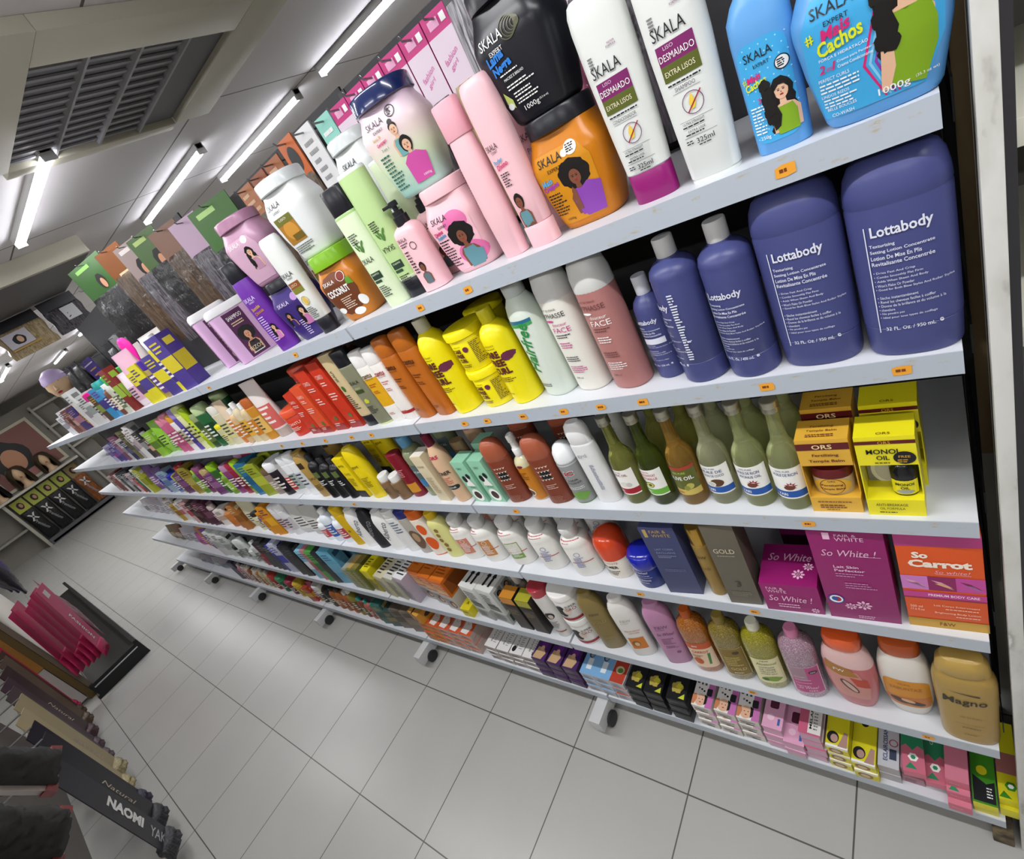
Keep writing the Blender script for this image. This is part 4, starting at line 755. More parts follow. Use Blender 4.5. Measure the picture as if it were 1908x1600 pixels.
it = Item('lotion_bottle', 'brown bottle with rounded copper cap beside the grey bottle', 'bottle', (-.7145, .034, Z3), 14, 'brown bottles with copper caps')
def brownb(it):
    it.loft('bottle_body', prof(C_ROUND, .062, .042, .135, 0, 2.5), BRWN, 28, main=True)
    it.loft('cap', prof([(0, .98), (.02, 1), (.5, .97), (.8, .82), (.95, .52), (1, .2)], .062, .042, .055, .135, 2.5), mat('#a5573c', .33), 28)
    it.printed([(a, [(p[0], p[1]-.02) for p in b], t, m, l) for a, b, t, m, l in pat], key='brn')
brownb(it)
it = bottle('spray_bottle', 'amber coconut spray bottle with white nozzle', -.779, .046, Z3, .050, .150, [mat('#cfd0c4', .2), mat('#c27a1a', .3), mat('#cfc9a2', .15)], mat('#e8e8e4', .35), EL(-.006, .028, .014, .012, mat('#e9e6da', .4), 3) + EL(-.004, .027, .010, .008, mat('#5a3a22', .4), 4) + LN(-.015, .015, .09, 4, .006, mat('#7a4a14', .4), 4) + EL(.004, .108, .008, .004, mat('#7a1f2a', .4), 3), -10, .14, .5, bands=[(.02, 0), (.105, 1), (1, 2)])
it.loft('nozzle', [(.149, .010, .010, 2), (.168, .0085, .0085, 2), (.170, .0095, .0105, 2.4), (.186, .0085, .010, 2.4), (.189, .006, .008, 2)], mat('#eeeeea', .35), 16)
it = Item('lotion_bottle', 'brown bottle with rounded copper cap beside the mint cartons', 'bottle', (-.842, .034, Z3), 14, 'brown bottles with copper caps'); brownb(it)
MINT = mat('#8fc6a8', .38)
def mint(label, x, yf, h=.14):
    fr = EL(.002, .026, .019, .021, LBL, 2) + EL(.002, .026, .012, .013, mat('#3d302b', .45), 3) + T('GRO', -.004, .118, .018, .007, mat('#2d5a48', .4)) + T('ANTI-KNOTS', .004, .054, .024, .006, mat('#2d5a48', .4)) + EL(-.008, .082, .008, .011, INK, 3) + EL(.010, .092, .007, .009, INK, 3) + PG([(-.016, .058), (.016, .058), (.004, .092), (-.004, .084)], LBL, 2)
    carton('hair_oil_box', label, x, yf, Z3, .050, .045, h, MINT, fr, None, None, -3, 'mint green cartons', bev=.0008)
mint('mint green carton beside the brown bottle', -.906, .014); mint('mint green carton beside the toner bottle', -.966, .012); mint('mint green carton in the row behind the two mint ones', -.925, .07, .15)
it = bottle('toner_bottle', 'peach toner bottle with dark red cap', -1.045, .034, Z3, .052, .222, mat('#d9b492', .33), mat('#6d1430', .3), T('ORS', .0, .158, .028, .010, mat('#b02a4a', .4), 0, 0, .04) + T('TONER', .0, .105, .040, .012, INK, 0, 0, .02) + LN(-.014, .016, .09, 4, .006, mat('#c05a4a', .4), 4) + RR(-.018, .048, .02, .062, .006, mat('#1c2a2a', .4), 2) + T('LENE', .0, .055, .024, .005, WHITE), 8, .16, .5, P=[(0, .92), (.012, .985), (.03, 1), (.72, 1), (.82, .94), (.91, .76), (.97, .56), (1, .5)])
it = Item('hair_oil_tube', 'kraft brown pouch tube standing beside the toner bottle', 'tube', (-1.0, .075, Z3), 0); it.loft('tube_body', prof(C_TUBE, .055, .03, .165, 0, 2.2), mat('#7d6749', .4), 24); it.printed(LN(-.016, .016, .14, 5, .006, INK, 3) + R(-.018, .07, .018, .1, mat('#3c4660', .4), 2))
carton('serum_box', 'tall beige carton beside the peach toner bottle', -1.115, .012, Z3, .045, .045, .165, mat('#d5c7a6', .4), T('NUHAIR', -.002, .13, .028, .007, mat('#8a7a5a', .4)) + LN(-.014, .014, .09, 10, .006, mat('#a89a7a', .4), 4), R(-.022, .002, .022, .043, mat('#e8e2d2', .4), 1))
it = bottle('micellar_bottle', 'clear green bottle with pale blue cap', -1.185, .060, Z3, .062, .208, mat('#a3aa84', .12, 0, .35), mat('#5f9ac0', .33), R(-.022, .04, .022, .12, mat('#55686a', .4), 2) + EL(0, .055, .018, .014, mat('#3a78a8', .4), 3) + T('VITAL', 0, .095, .03, .008, WHITE), 6, .16, .6)
it = Item('hair_cream_tube', 'dark red tube leaning between clear bottle and small jars', 'tube', (-1.25, .042, Z3), 10); it.loft('tube_body', prof(C_ROUND, .050, .036, .165, 0, 2.4), mat('#7d1626', .33), 24); it.printed(R(-.02, .02, .02, .055, mat('#c98a2a', .4), 2) + LN(-.014, .014, .11, 5, .006, mat('#e0a0a0', .4), 3))
for i, (x, y) in enumerate(((-1.31, .034), (-1.372, .036), (-1.345, .09))): jar('sample_bottle', ['small brown bottle with white cap beside the dark red tube', 'small brown bottle with white cap beside the yellow tube', 'small brown bottle with white cap behind the other two'][i], x, y, Z3, .048, .088, mat('#7d6246', .33), mat('#e6e6e2', .35), LN(-.012, .012, .045, 4, .005, mat('#3a2a1a', .4), i), 0, .25, 'small brown bottles with white caps', lidw=.8)
G2B = mat('#e8cf10', .34)
it = Item('hair_gel_tube', 'bright yellow hair gel tube with round shoulder in front', 'tube', (-1.45, .036, Z3), 14); it.loft('tube_body', prof([(0, .92), (.02, 1), (.6, 1), (.85, .95), (.95, .8), (1, .55)], .066, .042, .205, 0, 2.4), G2B, 28); it.printed(T('got', -.004, .135, .03, .012, INK) + LN(-.016, .018, .09, 7, .006, mat('#6a5a10', .4), 4))
carton('hair_gel_box', 'yellow box with black foot beside the yellow tube', -1.535, .02, Z3, .055, .05, .17, G2B, T('got2b', 0, .14, .036, .012, INK) + T('GLUED', 0, .105, .036, .009, mat('#8a7a10', .4)) + LN(-.02, .02, .085, 6, .006, mat('#6a5a10', .4), 3) + R(-.0275, 0, .0275, .03, INK, 2))
for i, (x, h) in enumerate(((-1.60, .17), (-1.665, .175), (-1.73, .19))):
    bottle('hair_spray_can', ['black hair product bottle next to the yellow box', 'black hair product bottle, middle of the black three', 'black hair product bottle with thin neck by the gold bottle'][i], x, .036, Z3, .055, h, BLK, mat('#2b2b30', .3), R(-.014, .1, .012, .125, mat('#5a6a3a', .4), 2) + LN(-.014, .016, .085, 3, .008, WHITE, i+2), 14, .14, .5)
bottle('lotion_bottle', 'gold tan bottle with rounded top on the third shelf', -1.80, .04, Z3, .07, .205, mat('#b08f4c', .33), mat('#b5954f', .33), R(-.018, .14, .01, .165, mat('#3a2a1c', .4), 2) + T('CURLS', 0, .09, .04, .01, mat('#4a3820', .4)) + LN(-.02, .02, .06, 5, .006, mat('#5a4428', .4), 4), 16, .03, .7, .05, 2.4, [(0, .92), (.01, .98), (.7, 1), (.82, .95), (.92, .8), (.98, .6), (1, .55)])
# second rows seen between the front ones
for nm, sub, dx, dy, lb in (('hair_gel_tube', 'bright yellow', -.005, .12, 'yellow hair gel tube in shade behind the front yellow one'), ('hair_gel_box', 'yellow box', .01, .12, 'yellow box in shade behind the front yellow box'), ('lotion_bottle', 'gold tan', .0, .12, 'gold tan bottle in shade behind the front gold one'),
        ('toner_bottle', 'peach', .03, .12, 'peach bottle in shade behind the front peach toner'), ('micellar_bottle', 'clear green', .01, .12, 'clear green bottle in shade behind the front clear green one'), ('lotion_bottle', 'brown bottle with rounded copper cap beside the grey', .0, .12, 'brown copper-capped bottle in shade, row behind the grey bottle'),
        ('lotion_bottle', 'brown bottle with rounded copper cap beside the mint', .0, .12, 'brown copper-capped bottle in shade, row behind the mint cartons'), ('spray_bottle', 'plain white', .0, .12, 'white flip-cap bottle in shade behind the front plain white one')):
    src = [o for o in COL.objects if o.name.startswith(nm) and o.get('label', '').startswith(sub)][0]
    r = src.copy(); COL.objects.link(r); r.location = (src.location.x+dx, src.location.y+dy, src.location.z); r['label'] = lb
    for ch in list(src.children): k = ch.copy(); COL.objects.link(k); k.parent = r
# ---------------------------------------------------------------- fourth shelf, first bay
Z4 = SZ[4]; SW = mat('#8c1a63', .33); SWP = mat('#e9b9d6', .4); ORC = mat('#d8541c', .34)
def carrots(x0, z0, w, h):
    o = []
    for i, c in enumerate(('#c87ac0', '#8a1f5c', '#c04a9a')):
        a = x0+w*i/3; o += R(a, z0, a+w/3, z0+h, mat(c, .4), 2)
        o += PG([(a+.004, z0+h*.75), (a+w/3*.5, z0+h*.62), (a+w/3-.004, z0+h*.25), (a+w/3*.45, z0+h*.45)], mat('#d9a0b0' if i < 2 else '#7d1a4c', .4), 3) + PG([(a+.008, z0+h*.5), (a+w/3*.6, z0+h*.5), (a+w/3-.003, z0+h*.12)], mat('#e0b080' if i == 1 else '#a06a9a', .4), 3)
    return o
w = .102; h = .232
fr = R(-w/2, h*.885, w/2, h, mat('#b23a7d', .36), 1) + T('So', -.022, h*.80, .020, .015, mat('#f6e8d8', .4), 0, 0, .05) + T('Carrot', 0, h*.715, .076, .018, mat('#f6e8d8', .4), 0, 0, .05) + T('So white!', .014, h*.635, .042, .007, mat('#f0b0c0', .4), 0, .3) + R(-.006, h*.608, .036, h*.612, mat('#f0b0c0', .4), 3)
fr += carrots(-w/2, h*.435, w, h*.145) + R(-w/2, h*.335, w/2, h*.41, mat('#c0408a', .4), 2) + R(-w/2, h*.335, w/2, h*.35, mat('#8f2a4c', .4), 3) + T('PREMIUM BODY CARE', .012, h*.382, .062, .006, mat('#f6d8e8', .4), 0, 0, .02) + R(-w/2, 0, w/2, h*.10, mat('#c9a04a', .25, .8), 2) + T('F&W', 0, h*.05, .02, .008, mat('#7a4a1c', .4), 0, 0, 0, 4)
fr += T('Lait Corps Eclaircissant', .014, h*.265, .056, .0055, mat('#f8d8c0', .4)) + LN(.0, .044, h*.235, 1, .004, mat('#f8d8c0', .4), 3) + T('Brightening Body Lotion', .014, h*.185, .056, .0055, mat('#f8d8c0', .4)) + LN(.012, .044, h*.155, 1, .004, mat('#f8d8c0', .4), 4) + T('500 ml', -.037, h*.24, .016, .006, mat('#f8d8c0', .4)) + T('17.6 fl.oz', -.036, h*.205, .018, .005, mat('#f8d8c0', .4))
carton('body_lotion_box', 'orange and magenta body lotion box at the open end', -.054, .013, Z4, w, .06, h, ORC, fr, None, None, 2)
def daisies(l, m):
    o = []
    for cx, cz, r in l:
        for k in range(8): a = k*PI/4; o += EL(cx+r*.7*math.cos(a), cz+r*.7*math.sin(a), r*.34, r*.2, m, 4, 8, 0, 1, a)
        o += RING(cx, cz, r*.26, r*.1, m, 4, 8)
    return o
w = .106; h = .236
fr = R(-.03, h*.92, -.02, h*.99, SWP, 2) + T('FAIR &', .002, h*.965, .030, .006, SWP) + T('WHITE', .006, h*.925, .040, .009, SWP) + T('So White !', 0, h*.78, .078, .016, SWP, 0, .3) + R(.012, h*.745, .044, h*.749, SWP, 3) + T('Lait Skin', -.008, h*.63, .036, .007, SWP, 0, 0, .02) + T('Perfector', -.004, h*.59, .044, .007, SWP, 0, 0, .02) + LN(-.026, .02, h*.555, 2, .006, mat('#c987b5', .4), 3) + LN(-.016, .03, h*.45, 3, .006, mat('#c987b5', .4), 5)
fr += EL(-.036, h*.24, .0125, .011, WHITE, 2) + RING(-.036, h*.24, .0125, .002, mat('#2a4a9a', .4), 3) + EL(-.034, h*.24, .006, .007, mat('#b0243a', .4), 3, 12) + EL(-.038, h*.245, .005, .006, mat('#27529c', .4), 4, 12) + daisies([(.004, h*.19, .012), (-.016, h*.165, .009)], SWP) + LN(-.008, .02, h*.06, 2, .005, SWP, 7)
carton('body_lotion_box', 'tall magenta lotion box with flowers beside the orange box', -.169, .006, Z4, w, .06, h, SW, fr, None, None, 2)
carton('body_lotion_box', 'magenta box in the row behind the small magenta box', -.275, .17, Z4, .1, .06, .236, mat('#6d1550', .34), None)
w = .100; h = .082
carton('cream_box', 'small magenta cream box in front of the dark gap', -.283, .002, Z4, w, .1, h, SW, T('FAIR &', -.024, h*.86, .030, .007, SWP) + T('WHITE', -.022, h*.75, .034, .008, SWP) + T('So White !', -.002, h*.5, .076, .017, SWP, 0, .3) + LN(-.026, .016, h*.3, 2, .007, SWP, 3) + daisies([(.036, h*.14, .007)], SWP), T('So White', .0, .066, .076, .018, SWP, 0, .3) + daisies([(.018, .026, .011), (.034, .045, .009)], SWP), None, 3)
GB = mat('#5f594c', .36)
carton('skin_care_box', 'tall grey brown box with pale lettering and number', -.374, .004, Z4, .062, .055, .236, GB, T('GOLD', -.002, .165, .040, .013, mat('#c6bda4', .4), 0, 0, .01) + LN(-.018, .018, .152, 1, .004, mat('#b5ab92', .4), 3) + T('3', .0, .066, .010, .018, mat('#3d382e', .4)) + LN(-.02, .022, .04, 3, .005, mat('#8a826e', .4), 4), None, None, 4)
GLD = mat('#a8853f', .28, .6); GLD2 = mat('#c9a04a', .2, .85)
it = bottle('skin_care_bottle', 'slim gold bottle with shiny gold cap between the boxes', -.432, .034, Z4, .040, .205, mat('#94783c', .35, .2), GLD2, T('F&W', 0, .125, .022, .008, mat('#3d2f14', .4)) + T('GOLD', 0, .09, .02, .006, mat('#5a4620', .4)), -8, .24, .92, P=C_ROUND)
FWB = mat('#3b4066', .38)
carton('skin_care_box', 'slate blue skin care box with gold monogram', -.505, .008, Z4, .076, .06, .216, FWB, R(-.030, .188, -.022, .212, mat('#b59a5a', .4), 2) + T('FAIR &', .002, .205, .036, .009, mat('#b59a5a', .4)) + T('WHITE', .006, .193, .040, .009, mat('#b59a5a', .4)) + T('LAIT CORPS', -.002, .150, .040, .006, mat('#8f93b5', .4)) + T('EXCLUSIVE', -.001, .139, .042, .006, mat('#8f93b5', .4)) + LN(-.022, .024, .13, 2, .005, mat('#8f93b5', .4), 3) + LN(-.022, .03, .085, 2, .005, mat('#6a6f95', .4), 4), None, None, 5)
NVY = mat('#1c2c80', .25)
jar('face_cream_jar', 'deep blue jar with glossy blue lid', -.592, .044, Z4, .074, .106, mat('#1d2c70', .33), mat('#16209a', .2, coat=.5), T('SUPER HYDRATANT', -.004, .056, .048, .006, WHITE) + T('Creme pour le Corps', -.002, .046, .044, .005, WHITE) + R(-.026, .038, .024, .0385, WHITE) + T('MOISTURIZING', -.002, .030, .042, .005, WHITE) + T('Body Cream', -.002, .021, .03, .005, WHITE), -10, .42, dome=.012)
jar('face_cream_jar', 'white jar with red orange dome lid', -.682, .062, Z4, .080, .142, mat('#e3dccf', .33), mat('#c9401a', .2, coat=.5), T('CAROWHITE', 0, .058, .05, .006, mat('#8a2a1a', .4)) + T('PALMER', 0, .044, .044, .010, INK, 0, 0, .02) + LN(-.024, .026, .03, 3, .006, INK, 3), -10, .54, dome=.03)
PWB = mat('#e4e2dc', .3)
pw = [(-.772, .046, '#5b63a8', 1), (-.885, .052, '#5b63a8', 1), (-1.0, .054, '#7c9c50', 0), (-1.11, .052, '#c08248', 0), (-1.205, .050, '#c9806a', 0)]
for i, (x, y, c, full) in enumerate(pw):
    ink = mat(c, .4); rd = mat('#b0404a', .4)
    lab = (R(-.026, .030, .016, .095, mat(c, .4), 1) if not full else []) + (R(-.024, .05, .014, .092, mat('#d9d6c9', .4), 2) if i == 2 else []) + R(-.027, .055, .030, .0575, rd, 3) + RING(-.004, .085, .008, .0012, ink if full else WHITE) + LN(-.018, .012, .074, 7, .0055, ink if full else WHITE, i+3) + sum([LN(-.028, .026, .138-.006*k, 1, .004, rd, i*7+k, .4, 4, .7) for k in range(3)], [])
    it = bottle('body_milk_bottle', ['white bottle with violet label closest to the orange-lidded jar', 'white bottle with violet label second from the orange-lidded jar', 'white bottle with green label, middle of the five', 'white bottle with tan label between green and salmon ones', 'white bottle with salmon label beside the pale yellow bottle'][i], x, y, Z4, .078, .170, PWB, mat('#d6d5d2', .3), lab, 20, .20, .60, .060, 2.4, [(0, .90), (.012, .96), (.04, .97), (.06, 1), (.74, 1), (.76, .98), (.80, 1), (.88, .97), (.95, .84), (.99, .6), (1, .5)], group='five white bottles with slanted caps', capP=[(0, .86), (.05, .9), (.6, 1.02), (.9, 1.0), (.97, .96), (1, .85)])
bottle('baby_lotion_bottle', 'pale yellow bottle with yellow cap and brown leaf print', -1.292, .042, Z4, .070, .196, mat('#d6d48a', .33), mat('#d9b41a', .3), sum([EL(-.006+.004*math.sin(k*2), .04+.022*k, .008, .009, mat('#8a6a3c', .4), 3, 12, .1, 5) for k in range(5)], []), 14, .13, .56, .046, 2.4)
bottle('body_lotion_tube', 'white tube with orange ends and orange oval', -1.372, .040, Z4, .062, .204, [mat('#d35a1a', .33), mat('#e3d8c8', .33)], mat('#cf6018', .33), EL(0, .125, .016, .024, mat('#d8571a', .4), 3) + EL(.002, .06, .02, .03, mat('#d8571a', .4), 3), 16, .17, .96, .042, 2.5, C_ROUND, bands=[(.06, 0), (1, 1)])
bottle('body_lotion_tube', 'clear grey tube with brown photo and blue red cap', -1.442, .040, Z4, .058, .200, mat('#aaa49a', .2), mat('#2a2f78', .33), EL(0, .07, .022, .045, mat('#6a5240', .45), 2) + EL(.002, .08, .012, .022, mat('#a88a6a', .45), 3), 16, .16, .96, .04, 2.5, C_ROUND)
bottle('body_lotion_bottle', 'white bottle with rows of grey script beside the tube', -1.515, .040, Z4, .060, .198, mat('#dcdcda', .33), mat('#dadbd9', .33), LN(-.018, .016, .15, 5, .012, mat('#5a6a80', .4), 5), 18, .16, .95, .04, 2.5, C_ROUND)
for i, (x, c, ink) in enumerate(((-1.60, '#e2e2e0', '#55585c'), (-1.70, '#26262a', '#8a8a8e'), (-1.785, '#e2e2e0', '#55585c'))):
    bottle('body_lotion_bottle', ['white bottle with rounded top beside the black one, open-end side', 'black bottle with rounded top between two white bottles', 'white bottle with rounded top beside the yellow bottle'][i], x, .04, Z4, .078 if i != 1 else .066, .19, mat(c, .33), mat(c, .36), T('Alberto', -.002, .1, .09, .022, mat(ink, .4), 68, .3), 18, .02, .5, .05, 2.4, [(0, .92), (.01, .98), (.66, 1), (.78, .96), (.88, .82), (.95, .62), (1, .52)])
bottle('body_lotion_bottle', 'mustard yellow bottle on the fourth shelf', -1.865, .034, Z4, .058, .205, mat('#c9a41a', .33), mat('#d0ab1c', .33), EL(0, .08, .006, .006, mat('#8a6a10', .4), 3), 18, .2, .96, .038, 2.5, C_ROUND)
# ---------------------------------------------------------------- fifth shelf, first bay
Z5 = SZ[5]
MG = mat('#a68847', .3)
lab = T('Magno', -.002, .150, .062, .026, mat('#2a2112', .4), 4, .15, .012) + PG([(-.026, .182), (.020, .174), (.020, .178)], mat('#2a2112', .4), 4) + T('GEL DE BA\u00d1O', .004, .098, .030, .005, mat('#6a5226', .4)) + R(-.02, .07, .024, .0706, mat('#6a5226', .4)) + LN(-.01, .02, .06, 1, .005, mat('#6a5226', .4), 3) + LN(-.008, .012, .035, 1, .004, mat('#6a5226', .4), 4)
it = Item('shower_gel_bottle', 'gold shower gel bottle with black script at the open end', 'bottle', (-.043, .026, Z5), 0)
it.loft('bottle_body', prof([(0, .86), (.012, .92), (.05, .94), (.4, .96), (.7, 1), (.86, 1), (.93, .94), (.98, .8), (1, .7)], .092, .054, .222, 0, 2.6), MG, 34)
it.loft('cap', prof([(0, .96), (.04, 1), (.6, .94), (.9, .76), (1, .5)], .078, .048, .043, .222, 2.4), mat('#b0914b', .28), 30)
it.printed(lab)
P_OAT = [(0, .56), (.02, .66), (.1, .78), (.3, .94), (.55, 1.0), (.75, .96), (.88, .86), (.96, .72), (1, .66)]
it = Item('body_wash_bottle', 'white body wash bottle with almond label and orange cap', 'bottle', (-.134, .050, Z5), 0)
it.loft('bottle_body', prof(P_OAT, .090, .056, .214, 0, 2.4), mat('#ddd8d0', .33), 34)
it.loft('cap', prof([(0, .96), (.05, 1), (.7, .98), (.92, .9), (1, .7)], .066, .046, .036, .213, 2.4), mat('#b5501e', .28), 28)
it.printed(RR(-.036, .040, .038, .140, .016, mat('#d08a1c', .36), 1) + PG([(-.034, .044), (.034, .044), (.036, .085), (-.034, .075)], mat('#c0702a', .36), 2) + T('OLAIS', -.002, .128, .020, .005, mat('#8a5a14', .4)) + T('SABUNTAZ', .0, .113, .052, .010, mat('#a5641a', .4), 4, .1) + EL(-.014, .062, .016, .010, mat('#4a2a16', .45), 3, 16, 0, 1, -.4) + EL(.008, .060, .020, .009, mat('#3a2214', .45), 3, 16, 0, 1, -.35) + EL(.0, .066, .012, .006, mat('#d9b08a', .45), 4, 14, 0, 1, -.3))
it = Item('body_wash_bottle', 'rosy pink body wash bottle with orange cap', 'bottle', (-.228, .040, Z5), -4)
it.loft('bottle_body', prof(P_OAT, .098, .056, .214, 0, 2.4), [mat('#bd6468', .28), mat('#d9b3b0', .3)], 34, [(.165, 0), (1, 1)])
it.loft('cap', prof([(0, .96), (.05, 1), (.7, .98), (.92, .9), (1, .7)], .070, .046, .038, .213, 2.4), mat('#d9541a', .25, coat=.4), 28)
it.printed(PG([(-.038, .165), (.02, .15), (.036, .09), (.03, .045), (-.022, .045), (-.04, .1)], mat('#c98a80', .36), 1) + PG([(-.036, .17), (.008, .160), (.022, .135), (-.01, .130), (-.038, .14)], mat('#a5702a', .36), 2) + T('FW', -.012, .150, .02, .009, WHITE) + PG([(.004, .13), (.034, .125), (.036, .095), (.014, .10)], mat('#b8402c', .4), 2) + EL(.0, .095, .010, .026, mat('#5a3f38', .45), 3, 16, 0, 1, .5) + EL(.001, .095, .006, .022, mat('#c9a89a', .45), 4, 16, 0, 1, .5))
# glitter gels
def glit(label, x, y, base, spark, lab, capm, rz=12, w=.074, h=.236, capw=.40):
    it = Item('shower_gel_bottle', label, 'bottle', (x, y, Z5), rz)
    it.loft('bottle_body', prof([(0, .90), (.012, .97), (.03, 1), (.74, 1), (.84, .97), (.91, .86), (.96, .66), (.99, .48), (1, .44)], w, w*.78, h*.89, 0, 2.3), glitter_mat(base, spark), 34)
    it.loft('cap', prof([(0, .96), (.04, 1), (.8, .97), (1, .8)], w*capw, w*capw, h*.11, h*.89, 2), capm, 22)
    it.printed(lab); return it
LP = mat('#c890b0', .3)
glit('glittery lilac pink gel bottle with pink cap', -.322, .042, '#8f6f80', '#cdb4c2', R(-.029, .022, .031, .125, mat('#e3cdd8', .38), 1) + R(-.0275, .0235, .0295, .1235, mat('#b5497f', .38), 2) + R(-.0275, .075, .004, .1235, mat('#a0808e', .38), 3) + EL(.018, .104, .009, .006, mat('#3a1a2a', .4), 4) + T('F&W', .018, .104, .010, .004, WHITE, 0, 0, 0, 6) + sum([LN(-.022, .012, .088-.012*k, 1, .006, mat('#d9b4c8', .4), k+2) for k in range(4)], []) + T('So White!', .0, .044, .040, .010, mat('#eccfe0', .4), 0, .3) + T('GEL', .008, .032, .02, .005, WHITE), mat('#d27fa5', .28))
glit('glittery yellow green gel bottle with white cap', -.402, .042, '#7a7410', '#b9b03a', R(-.029, .026, .031, .125, mat('#ded6a8', .38), 1) + T('F&W', .0, .118, .018, .005, INK) + T('Aloetcool', .002, .106, .044, .009, mat('#5a6a2a', .4), 0, .25) + sum([T(q, 0, .092-.009*i, .034, .005, mat('#3a5a6a', .4)) for i, q in enumerate(('GOMMANT', 'DE VERRE', 'DELICAT', 'SOIN DU'))], []) + EL(.004, .044, .020, .010, mat('#7c9a3a', .4), 3, 16, .12, 5) + EL(-.012, .042, .008, .006, mat('#3f6a2a', .4), 4), mat('#d9d9c4', .33))
glit('glittery gold gel bottle between green and orange ones', -.479, .044, '#6a5a1c', '#a8954a', R(-.027, .024, .030, .135, mat('#c9b98a', .38), 1) + R(-.0255, .0255, .0285, .1335, mat('#7d6520', .38), 2) + EL(.012, .118, .008, .006, mat('#3a3014', .4), 4) + T('GOLD', .004, .05, .036, .010, mat('#d9c98a', .4)) + LN(-.018, .02, .1, 5, .008, mat('#c9b46a', .4), 4) + LN(-.01, .014, .035, 1, .005, WHITE, 3), mat('#8a7536', .3))
glit('glittery orange gel bottle with carrot label', -.560, .044, '#8a4a10', '#c98a3a', R(-.029, .024, .031, .128, mat('#e0c4a8', .38), 1) + R(-.029, .105, .031, .128, mat('#c0501e', .38), 2) + T('SO', -.008, .117, .014, .006, WHITE, 0, 0, .03) + T('CARROT', .0, .092, .042, .010, mat('#b5481c', .4), 0, .2, .02) + PG([(.010, .04), (.016, .04), (.022, .085), (.015, .085)], mat('#3f7a3a', .4), 3) + EL(-.014, .052, .012, .014, mat('#b8541c', .4), 3) + LN(-.024, .006, .078, 2, .006, mat('#8a4a2a', .4), 3), mat('#b8541a', .28))
def fw(label, x, y, body, cap, lab, rz=20, w=.074, h=.255, hl=.06):
    it = Item('body_lotion_bottle', label, 'bottle', (x, y, Z5), rz); hb = h*(1-hl)
    it.loft('bottle_body', prof([(0, .86), (.01, .92), (.3, .95), (.6, 1), (.80, 1), (.88, .95), (.95, .80), (.99, .62), (1, .58)], w, w*.56, hb, 0, 2.6), body, 32)
    it.loft('cap', prof([(0, .97), (.1, 1), (.8, .96), (1, .8)], w*.6, w*.42, h-hb, hb, 2.4), cap, 24)
    it.printed(lab); return it
MV = mat('#b37fa2', .34)
fw('mauve body lotion bottle beside the orange glitter gel', -.642, .038, MV, MV, T('F&W', .0, .168, .034, .012, mat('#6a4068', .4)) + LN(-.018, .02, .158, 1, .004, mat('#7a5078', .4), 2) + T('So White!', .002, .138, .046, .012, mat('#5a2c58', .4), 0, .3) + LN(-.016, .02, .118, 4, .007, mat('#7a5078', .4), 4) + LN(-.014, .02, .085, 2, .006, mat('#7a5078', .4), 5) + daisies([(.012, .055, .006)], mat('#6a4068', .4)))
fw('white body lotion bottle with orange almond panel', -.746, .036, mat('#e0ddd8', .33), mat('#e4e2de', .33), T('F&W', .0, .168, .030, .011, mat('#b5b0a8', .4)) + LN(-.018, .02, .158, 1, .004, mat('#b5b0a8', .4), 2) + T('Miraculous', .002, .122, .042, .006, mat('#b5501e', .4)) + T('carrots', .004, .112, .03, .005, mat('#b5501e', .4)) + R(-.022, .038, .022, .090, mat('#c9761c', .4), 2) + EL(-.006, .062, .012, .014, mat('#8a5a28', .45), 3) + EL(-.004, .060, .007, .009, mat('#d9b080', .45), 4))
fw('gold body lotion bottle beside the white almond bottle', -.846, .036, mat('#83713f', .33), mat('#83713f', .33), T('F&W', .0, .168, .03, .01, mat('#5a4a24', .4)) + T('GOLD', .0, .135, .046, .012, mat('#a89356', .4)) + LN(-.014, .02, .06, 2, .006, mat('#a89356', .4), 4))
WT = mat('#dedcd8', .33)
for i, z in enumerate((0, .118)):
    jar('hair_cream_jar', ['white jar with black and red print, lower of two stacked', 'white jar with black and red lid, upper of two stacked'][i], -.945, .056, Z5+z, .096, .117, WT, mat('#e8e6e2', .3), EL(-.012, .05, .020, .024, INK, 2, 20, .06, 5) + EL(.006, .050, .012, .015, mat('#d9c8bc', .4), 3) + R(-.04, .008, .042, .018, mat('#9c2030', .4), 2) + T('SUPER', .022, .07, .03, .009, INK) + T('GRO', .02, .057, .03, .011, mat('#9c2030', .4)), 10, .2)
    if i: obj('lid_print', print_me(RING(0, 0, .044, .006, INK, 2, 24) + R(-.03, -.012, .03, .004, mat('#b03a44', .4), 3) + R(-.026, .004, .026, .014, INK, 3), flat_top(.117, 0), False), bpy.data.objects['hair_cream_jar'] if False else it.o) if False else None
it = bottle('hair_cream_tube', 'white tube with red cap beside the stacked white jars', -1.035, .044, Z5, .066, .235, WT, mat('#a8303c', .2, coat=.5), EL(0, .115, .016, .016, INK, 3) + EL(.003, .112, .008, .010, mat('#cfc0b4', .4), 4) + LN(-.014, .016, .085, 6, .006, mat('#666', .5), 4) + R(-.02, .03, .02, .034, mat('#9c2030', .4), 3), 14, .14, 1.0, P=[(0, .86), (.02, .92), (.6, .98), (1, 1)])
for i, (x, c) in enumerate(((-1.115, '#a8a32c'), (-1.185, '#c9862a'))):
    carton('hair_oil_box', ['black carton with olive top and bottle peeking out', 'black carton with amber top and white bottle peeking out'][i], x, .012, Z5, .058, .05, .170, mat('#2a2522', .4), R(-.029, .138, .029, .170, mat(c, .4), 1) + R(-.026, .012, .026, .125, mat('#3d3430', .45), 2) + LN(-.02, .02, .11, 4, .008, mat('#8a7a5a', .4), i), R(-.029, 0, .029, .05, mat(c, .4), 1))
    bottle('hair_oil_bottle', ['small pale bottle standing behind the olive-topped carton', 'small pale bottle standing behind the amber-topped carton'][i], x-.004, .095, Z5, .045, .195, mat('#c9b9a8', .3), mat('#d9cfc4', .3), None, 0, .25, .6)
